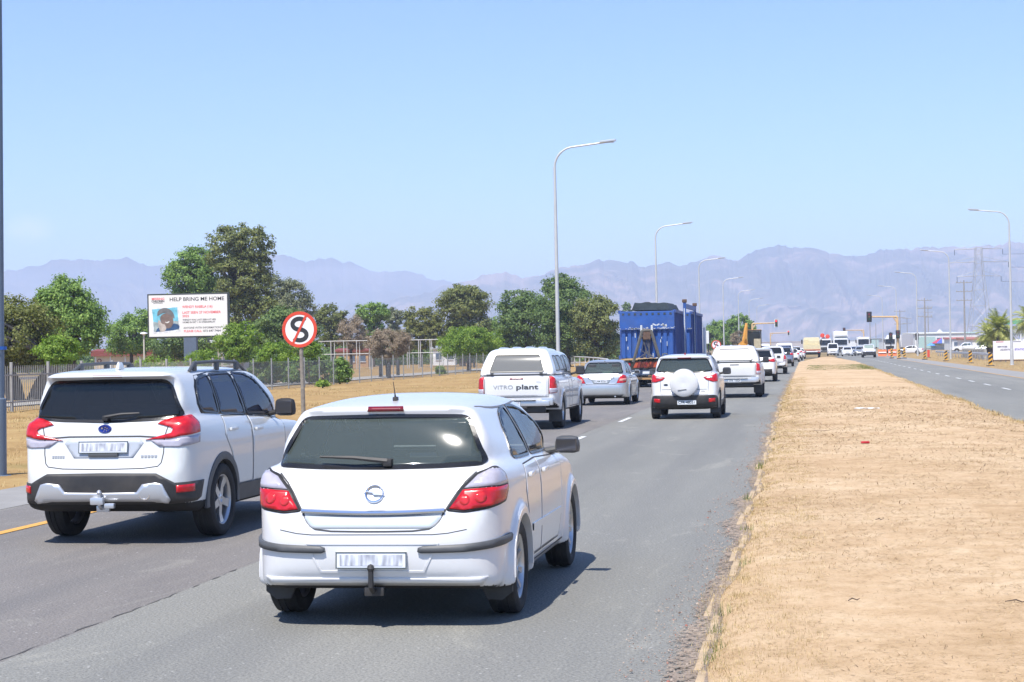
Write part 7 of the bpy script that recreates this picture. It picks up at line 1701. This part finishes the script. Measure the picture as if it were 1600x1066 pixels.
for x, y, h, lab, rd in ((12.95, 132, 1.05, 'striped marker board at the left end of the banner', 0), (13.3, 152, 1.1, 'second striped marker board along, before the white pickup', 0), (12.9, 173, 1.0, 'third striped marker board along, left of a lamp post', 0), (12.4, 196, 1.0, 'fourth striped marker board along, rusty orange', 0), (10.6, 214, 1.2, 'striped marker board left of the gantry post foot', 0), (11.3, 216, 1.3, 'striped marker board right of the gantry post foot', 0), (10.1, 222, 1.2, 'striped marker board furthest left by the gantry', 0), (13.9, 213, 1.0, 'plain red marker post right of the gantry', 1)):
    delineator(lab, x, y, h, red=bool(rd))
for k, (x, y, lab) in enumerate(((10.6, 262, 'orange plastic barrier, left of two at the crossing'), (12.2, 266, 'orange plastic barrier, right of two at the crossing'))):
    r_ = thing('road_barrier', lab, 'barrier', (x, y, 0), 0, 'orange barriers'); mb = MB(); mb.prism([(-.3, 0), (.3, 0), (.12, .95), (-.12, .95)], lambda u, v: (-.6, u, v), lambda u, v: (.6, u, v)); mb.build('shell', pmat('barrier_orange', (.7, .16, .05), .6, var=.15), r_); mb = MB(); mb.box((0, -.28, .55), (1.1, .1, .15), 0, Matrix.Rotation(R(-10), 3, 'X')); mb.build('reflective_band', SWHT, r_)
# banner wall
bn = thing('banner', 'long white advertising banner on a low frame at the right edge', 'banner', (15.35, 154, 0), 0)
mb = MB(); mb.box((4.5, 0, 1.06), (9.0, .05, 1.56)); mb.build('sheet', pmat('banner_white', (.72, .72, .75), .6, var=.05), bn)
for k in range(7): mb = MB(); mb.box((k * 1.5, .08, .95), (.07, .07, 1.95)); mb.build('post', RUST, bn)
mb = MB(); mb.box((4.5, .05, .18), (9.0, .06, .08)); mb.build('bottom_rail', RUST, bn)
PUR = pmat('banner_violet', (.16, .10, .5), .6); BTX = pmat('banner_grey', (.16, .15, .2), .6)
def bnt(s_, x, z, w, h, m_, bold=.02): text_mesh(s_, h / .7, m_, 'lettering', bn, (x, -.04, z), (R(90), 0, 0), bold=bold, depth=.003, align='LEFT', width=w)
for k, xx in enumerate((.25, 1.65, 3.1, 4.6)):
    mb = MB(); mb.box((xx + .3, -.035, 1.76), (.62, .01, .05)); mb.build('red_bar', SRED if k % 2 == 0 else BTX, bn); 
bnt('SERVICES', .35, 1.35, .8, .12, BTX); bnt('LIQUIDATION', .55, 1.1, 1.0, .13, BTX); bnt('STATIONS & SUPPLY', 1.75, 1.1, 2.2, .15, PUR); bnt('CALL US', 3.0, .75, .9, .09, SRED)
# low wall, guard rail
gw = thing('low_wall', 'low grey boundary wall behind the marker boards', 'wall', (17.5, 0, 0)); mb = MB(); mb.box((0, 196, .5), (.25, 26, 1.0)); mb.build('wall_panel', CONC, gw)
for k in range(9): mb = MB(); mb.box((0, 184 + 3 * k, .55), (.35, .35, 1.1)); mb.build('pier', CONC, gw)
gr = thing('guard_rail', 'steel guard rail along the far right roadside', 'guard rail', (16.6, 0, 0))
mb = MB(); mb.prism([(.50, 0), (.56, -.05), (.62, 0), (.68, -.05), (.76, 0), (.76, .02), (.50, .02)], lambda u, v: (v, 156, u), lambda u, v: (v, 240, u)); mb.build('rail', STEEL, gr)
for k in range(21): mb = MB() if k == 0 else None; o = (mb.box((.08, 0, .36), (.08, .08, .72)) and mb.build('rail_post', STEEL, gr)) if k == 0 else inst('rail_post', o.data, gr); o.location = (0, 157 + 4 * k, 0)
# buildings on the right
PALEG = pmat('pale_green_wall', (.35, .48, .44), .8, var=.08); WALLW = pmat('white_wall', (.66, .66, .64), .8, var=.06)
sb, L = shed('shop_building', 'white shop building with a coloured triangular mural on the right', 1430, 1506, 470, 4.2, WALLW, pmat('pale_roof', (.62, .62, .58), .6, var=.05), dp_=14, win=5)
mb = MB(); mb.box((L * .24, -.12, 1.9), (L * .34, .1, 3.0)); mb.build('shop_front', PALEG, sb)
for k, (cc, pts_) in enumerate((((.75, .10, .16), [(0, 0), (.5, .0), (1, .9), (.55, .62)]), ((.12, .2, .85), [(.5, 0), (1.0, -.02), (1.0, .9)]), ((.35, .62, .15), [(-.05, -.25), (.95, -.22), (.5, -.03), (0, -.03)]))):
    mb = MB(); mb.prism([(L * .33 + u * 2.7, 1.7 + v * 1.5) for u, v in pts_], lambda u, v: (u, -.25 - .01 * k, v), lambda u, v: (u, -.2, v)); mb.build('mural', pmat('mural_%d' % k, cc, .6), sb)
mb = MB(); mb.box((L * .5, -1.2, 1.6), (L * .4, 2.2, .15)); mb.build('awning', DKBLUE, sb)
mb = MB(); mb.prism([(0, 0), (1.6, 0), (.8, .9)], lambda u, v: (L * .46 + u, .5, 4.6 + v), lambda u, v: (L * .46 + u, .8, 4.6 + v)); mb.build('roof_vent', WALLW, sb)
shed('shop_building', 'low white annex right of the shop building', 1488, 1533, 430, 2.6, WALLW, pmat('red_sign_band', (.45, .16, .13), .6, var=.2), dp_=8, win=4)
shed('warehouse', 'faint pale warehouse far behind the right gantry', 1360, 1400, 900, 4.5, PALEG, STEEL, dp_=20, win=0)
shed('warehouse', 'long pale warehouse on the horizon beyond the crossing', 1180, 1300, 1500, 5, pmat('dusty_wall', (.45, .38, .32), .9, var=.15), pmat('dusty_roof', (.4, .3, .25), .9, var=.1), dp_=30)
shed('warehouse', 'pale factory on the horizon right of the crossing', 1305, 1352, 1250, 4.5, WALLW, STEEL, dp_=30)
shed('warehouse', 'low white warehouse between the gantry and the shop building', 1384, 1428, 620, 3.4, WALLW, STEEL, dp_=12, win=4)
shed('shop_building', 'white roadside stall building left of the palms', 1508, 1552, 360, 2.3, WALLW, pmat('rust_roof', (.35, .14, .10), .7, var=.2), dp_=6, win=3)
shed('shop_building', 'pale green roofed shop behind the white annex', 1470, 1530, 560, 4.6, WALLW, PALEG, dp_=10, win=4)
# parasol, banner stand, kiosk with green roof
b_ = dp(1455, 540, 300); r_ = thing('parasol', 'small blue parasol in front of the shop building', 'parasol', (b_.x, b_.y, 0)); mb = MB(); mb.tube([(0, 0, 0), (0, 0, 1.7)], .03, 6); mb.build('pole', STEEL, r_); mb = MB(); mb.lathe([(1.35, .75), (1.6, .4), (1.75, .001)], 10, 'z'); mb.build('canopy', pmat('parasol_blue', (.10, .30, .75), .7), r_)
b_ = dp(1586, 540, 215); r_ = thing('green_kiosk', 'small green roofed shelter on white posts behind the lamp post', 'shelter', (b_.x, b_.y, 0))
zt = dp(1586, 500, 215).z
mb = MB(); mb.prism([(-.9, zt - .5), (.9, zt - .5), (.8, zt), (-.9, zt)], lambda u, v: (u, -.6, v), lambda u, v: (u, 1.2, v)); mb.build('roof', pmat('roof_green', (.10, .38, .26), .6, var=.1), r_)
for sx in (-.75, .65):
    for yy in (-.4, 1.0): mb = MB(); mb.box((sx, yy, (zt - .5) / 2), (.12, .12, zt - .5)); mb.build('post', SWHT, r_)
mb = MB(); mb.box((.6, .3, 1.6), (2.4, .08, .9)); mb.build('sign_panel', SWHT, r_)
# poles and pylon
def util_pole(label, px, c, ytop, arms=2, mat=None, lean=0):
    b_ = dp(px, 540, c); t_ = dp(px, ytop, c); r_ = thing('utility_pole', label, 'utility pole', (b_.x, b_.y, 0), 0, 'utility poles on the right'); h = t_.z
    mb = MB(); mb.tube([(0, 0, 0), (0, 0, h)], [.17, .10], 8); mb.build('pole', mat or pmat('dark_timber', (.26, .25, .24), .9, var=.2), r_)
    for k in range(arms):
        z = h - .4 - 1.5 * k; mb = MB(); mb.box((0, 0, z), (2.6, .12, .12)); o = mb.build('crossarm', MATS['dark_timber'] if 'dark_timber' in MATS else WOODP, r_)
        for sx in (-1.2, -.5, .5, 1.2): q = MB(); q.lathe([(0, .05), (.10, .08), (.2, .05), (.24, .001)], 8, 'z', (sx, 0, z + .06)); q.build('insulator', STEEL, o)
for px, c, yt, ar, lab in ((1508, 300, 438, 3, 'tall dark utility pole left of the pylon'), (1446, 330, 466, 3, 'dark utility pole in front of the shop building'), (1407, 420, 484, 3, 'thin utility pole right of the gantry post'), (1418, 560, 496, 2, 'faint utility pole with two arms right of the gantry'), (1380, 520, 497, 0, 'thin bare pole under the gantry arm'), (1360, 560, 500, 0, 'thin bare pole below the gantry signal'), (1369, 700, 505, 0, 'faint short pole between two bare poles'), (1451, 520, 478, 3, 'faint utility pole just right of the shop pole')):
    util_pole(lab, px, c, yt, ar)
b_ = dp(1532, 540, 520); py_ = thing('pylon', 'steel lattice power pylon against the mountains on the right', 'pylon', (b_.x, b_.y, 0), R(8)); h = dp(1532, 387, 520).z
def bar(mb, a, b, r): mb.tube([a, b], r, 4)
lev = [0, .22, .42, .58, .72, .84, .93, 1.0]; wid = [3.6, 2.9, 2.2, 1.7, 1.3, 1.05, .95, .9]
for sx, sy in ((1, 1), (1, -1), (-1, 1), (-1, -1)):
    mb = MB(); [bar(mb, (sx * wid[k], sy * wid[k], h * lev[k]), (sx * wid[k + 1], sy * wid[k + 1], h * lev[k + 1]), .075) for k in range(7)]; mb.build('leg', STEEL, py_)
mb = MB()
for k in range(7):
    for (ax, ay), (bx2, by2) in (((1, 1), (1, -1)), ((1, -1), (-1, -1)), ((-1, -1), (-1, 1)), ((-1, 1), (1, 1))):
        w0, w1 = wid[k], wid[k + 1]; bar(mb, (ax * w0, ay * w0, h * lev[k]), (bx2 * w1, by2 * w1, h * lev[k + 1]), .04); bar(mb, (bx2 * w0, by2 * w0, h * lev[k]), (ax * w1, ay * w1, h * lev[k + 1]), .04); bar(mb, (ax * w1, ay * w1, h * lev[k + 1]), (bx2 * w1, by2 * w1, h * lev[k + 1]), .04)
mb.build('bracing', STEEL, py_)
for f_, w_ in ((.99, 7.0), (.86, 8.6), (.72, 6.4)):
    mb = MB()
    for sx in (1, -1):
        for sy in (.9, -.9): bar(mb, (sx * .9, sy, h * f_), (sx * w_, 0, h * f_ - .2), .07)
        bar(mb, (sx * .9, 0, h * f_ + 1.5), (sx * w_, 0, h * f_ - .2), .04)
    o = mb.build('crossarm', STEEL, py_)
    for sx in (1, -1): q = MB(); q.tube([(sx * w_, 0, h * f_ - .2), (sx * w_, 0, h * f_ - 1.8)], .10, 5); q.build('insulator', DKBLUE, o)
# power lines leading away to the right
for k, (f_, w_) in enumerate(((.99, 7), (.86, 8.6), (.72, 6.4))):
    mb = MB(); s0 = Vector((b_.x + w_, b_.y, h * f_ - 1.8)); s1 = Vector((b_.x + w_ + 60, b_.y - 200, h * f_ + 2)); mb.tube([s0.lerp(s1, t_) + Vector((0, 0, -16 * t_ * (1 - t_))) for t_ in np.linspace(0, 1, 12)], .035, 4)
    tag(mb.build('power_line', SIGB), ['top power line running right from the pylon', 'middle power line running right from the pylon', 'lowest power line running right from the pylon'][k], 'power line', 'power lines')
# ------------------------------------------------------------------ vehicles
random.seed(7)
HATCH_AT = (-2.80, 11.15, 0); SUV_AT = (-6.66, 16.05, 0); SEDAN_AT = (-6.48, 56.0, 0); MINI_AT = (-3.05, 44.3, 0)
build_hatch(); build_suv()
bakkie(SP_BAKKIE, 'canopied_pickup', 'white pickup with white canopy and VITRO plant lettering on the tailgate', (-6.46, 39.3, 0), .034, WHITE, text=True)
build_sedan(); build_mini()
bakkie(SP_BAKKIE2, 'canopied_pickup', 'white pickup with canopy just ahead of the spare wheel SUV', (-2.52, 62.1, 0), .04, WHITE3, canglass=pmat('white_canopy_panel', (.72, .72, .72), .3), plate_txt='CFA 10024')
Q = 'cars queueing in the right lane'
far_car(SP_SUV, 'suv', 'white SUV with dark rear bumper ahead of the second canopied pickup', (-2.46, 89.5, 0), 0, WHITE, 'suv', 'car', Q, .045)
bakkie(SP_DCAB, 'double_cab_pickup', 'white double cab pickup without canopy in the right lane queue', (-2.25, 113.3, 0), .055, WHITE, lod=2, canopy=False, group=Q, cab0=1.75)
far_car(SP_SUV, 'suv', 'grey blue car behind the double cab pickup in the queue', (-2.1, 154, 0), 0, GREYCAR, 'suv', 'car', Q, .06)
far_car(SP_VAN, 'minibus', 'white minibus with high roof in the queue', (-2.3, 178, 0), 0, WHITE, 'van', 'minibus', Q, .06)
far_car(SP_HATCH, 'hatchback', 'small white hatchback ahead of the minibus', (-1.75, 196, 0), 0, WHITE, 'hatch', 'car', Q, .06)
far_car(SP_SUV, 'suv', 'white car with bright red lamps near the queue front', (-1.5, 212, 0), 0, WHITE, 'suv', 'car', Q, .06)
far_car(SP_HATCH, 'hatchback', 'farthest white hatchback at the front of the queue', (-1.2, 238, 0), 0, WHITE, 'hatch', 'car', Q, .07)
far_car(SP_SEDAN, 'sedan', 'white sedan just beside the farthest queueing cars', (-4.9, 214, 0), 0, WHITE, 'sedan', 'car', Q, .07)
far_car(SP_VAN, 'minibus', 'white van in front of the yellow digger', (-5.4, 222, 0), 0, WHITE, 'van', 'van', Q, .07)
O = 'oncoming traffic at the crossing'
far_car(SP_HATCH, 'hatchback', 'white hatchback facing the camera before the white truck', (6.0, 281, 0), math.pi, WHITE, 'hatch', 'car', O, .07)
far_car(SP_VAN, 'minibus', 'white minibus facing the camera left of the hatchback', (4.0, 296, 0), math.pi, WHITE, 'van', 'minibus', O, .07)
far_car(SP_SEDAN, 'sedan', 'dark sedan facing the camera beside the white pickup', (7.3, 296, 0), math.pi, DARKCAR, 'sedan', 'car', O, .07)
far_car(SP_HATCH, 'hatchback', 'silver blue hatchback between dark sedan and white pickup', (8.0, 284, 0), math.pi, SILVER, 'hatch', 'car', O, .07)
b = bakkie(SP_DCAB, 'double_cab_pickup', 'white pickup with black bumper facing the camera, nearest oncoming', (8.05, 246, 0), .065, WHITE, lod=2, canopy=False, group=O, cab0=1.75); b.root.rotation_euler = (0, 0, math.pi)
mbx = MB(); mbx.box((0, 5.36, .62), (1.7, .18, .34), .05); mbx.build('bull_bar', BLKPL, b.root)
p_ = dp(1510, 540, 300)
b = bakkie(SP_DCAB, 'double_cab_pickup', 'white double cab pickup parked side-on behind the marker boards', (p_.x + 2.6, p_.y, 0), .065, WHITE, lod=2, canopy=False, group='parked vehicles on the right', cab0=1.75); b.root.rotation_euler = (0, 0, math.pi / 2)
for px, c, kind, sp_, pnt, rz_, lab in ((1424, 290, 'sedan', SP_SEDAN, WHITE, R(80), 'white sedan parked left of the shop building'), (1540, 260, 'hatch', SP_HATCH, SILVER, R(85), 'silver hatchback half hidden left of the banner')):
    p_ = dp(px, 540, c); far_car(sp_, 'sedan' if kind == 'sedan' else 'hatchback', lab, (p_.x + 2, p_.y, 0), rz_, pnt, kind, 'car', 'parked vehicles on the right', .07)
def lorry(label, x, y, rz, W_, H_, L_, front, paint, load=None, name='lorry'):
    """cab lorry; front=True faces the camera"""
    r_ = thing(name, label, 'lorry', (x, y, 0), rz)
    mb = MB(); mb.box((0, L_ - 1.1, 1.75), (W_, 2.0, 2.3), .12, taper=(.95, .88)); cab = mb.build('cab', paint, r_, auto=True)
    mb = MB(); mb.box((0, L_ - .14, 2.22), (W_ * .84, .12, .85), .03, Matrix.Rotation(R(6), 3, 'X')); mb.build('windscreen', GL_PRIV, cab)
    mb = MB(); mb.box((0, L_ - .08, 1.15), (W_ * .7, .12, .5), .02); mb.build('grille', BLKPL, cab); mb = MB(); mb.box((0, L_ - .05, .62), (W_, .25, .35), .04); mb.build('bumper', GREYPL, cab)
    for sx in (1, -1): q = MB(); q.box((sx * W_ * .38, L_ - .02, .85), (.36, .08, .18), .02); q.build('headlight', LIGHTL, cab); q = MB(); q.box((sx * (W_ / 2 + .18), L_ - .5, 2.3), (.2, .1, .6), .03); q.build('side_mirror', BLKPL, cab)
    mb = MB(); mb.box((0, L_ / 2, .95), (W_ * .45, L_, .25)); mb.box((0, .0, .75), (W_ * .95, .12, .22)); mb.build('chassis', UNDER, r_)
    tm, rm, dk = wheel_meshes(.48, .3, 'steel', .28)
    for yy in (1.2, L_ - 1.3):
        for sx in (1, -1): e = empty('wheel', r_, (sx * (W_ / 2 - .17), yy, .48), 0 if sx > 0 else math.pi); inst('tyre', tm, e); inst('rim', rm, e)
    for sx in (1, -1): q = MB(); q.box((sx * W_ * .4, -.08, .85), (.3, .06, .16)); q.build('tail_light', RED, r_)
    if load == 'box':
        mb = MB(); mb.box((0, (L_ - 2.3) / 2, 1.1 + (H_ - 1.1) / 2), (W_ + .05, L_ - 2.3, H_ - 1.1), .04); mb.build('cargo_box', WHITE, r_)
        mb = MB(); mb.box((0, L_ - 1.3, H_ - .38), (W_ * .95, 1.6, .8), .18, taper=(.9, .7)); mb.build('wind_deflector', WHITE, r_, auto=True)
    if load == 'cream':
        cm = pmat('cream_lorry', (.60, .52, .32), .6, var=.12)
        mb = MB(); mb.box((0, 2.2, 1.5), (W_, 4.4, .7), .03); mb.build('load_body', cm, r_); mb = MB(); mb.box((.25, 1.6, 2.15), (W_ * .66, 2.6, .6), .05); mb.box((-.8, 2.4, 2.25), (.7, 2.2, .75), .05); mb.build('load', cm, r_)
        mb = MB(); mb.box((0, -.06, 1.12), (W_, .08, .16)); mb.build('reflective_strip', CHEV, r_); mb = MB(); mb.box((0, -.06, .92), (W_, .1, .16)); mb.build('rear_bumper', SWHT, r_)
    if load == 'mixer':
        mb = MB(); mb.lathe([(-1.6, .4), (-1.2, .75), (0, 1.05), (1.0, .95), (1.7, .5)], 16, 'y', (0, 2.8, 2.5)); mb.build('drum', pmat('mixer_grey', (.55, .55, .55), .5, var=.1), r_, auto=True)
        for sx, sz in ((-.45, 3.3), (.45, 3.5)): q = MB(); q.lathe([(-.3, .001), (-.25, .4), (.25, .4), (.3, .001)], 14, 'y', (sx, L_ - 2.4, sz)); q.build('red_marker', SRED, r_)
    return r_
lorry('tall white box lorry facing the camera at the crossing', 5.6, 318, math.pi, 2.5, 4.1, 9, True, WHITE, 'box')
lorry('small white box lorry facing the camera right of the tall one', 9.3, 312, math.pi, 2.1, 3.0, 6.5, True, WHITE, 'box')
lorry('cream loaded lorry at the crossing, seen from behind', .55, 250, 0, 2.35, 2.8, 7, False, pmat('cream_cab', (.6, .52, .34), .5, var=.1), 'cream')
lorry('grey lorry with red round markers left of the tall box lorry', 3.1, 330, math.pi, 2.3, 3.2, 7, True, WHITE3, 'mixer')
p_ = dp(1418, 540, 330); lorry('pale box lorry parked left of the shop building', p_.x, p_.y, R(150), 2.3, 3.4, 7, True, WHITE3, 'box')

# ------------------------------------------------------------------ haze
HZ = bpy.data.materials.new('haze'); HZ.use_nodes = True; t = HZ.node_tree; t.nodes.clear()
ho = t.nodes.new('ShaderNodeOutputMaterial'); hv = t.nodes.new('ShaderNodeVolumePrincipled'); hv.inputs['Color'].default_value = (.64, .755, 1, 1); hv.inputs['Density'].default_value = HAZE; hv.inputs['Anisotropy'].default_value = 0.0
t.links.new(hv.outputs[0], ho.inputs['Volume'])
mb = MB(); mb.box((-1000, 4750, 185), (18500, 10100, 374)); hz = mb.build('haze', HZ); tag(hz, 'thin blue summer haze over the plain and mountains', 'haze', kind='stuff')
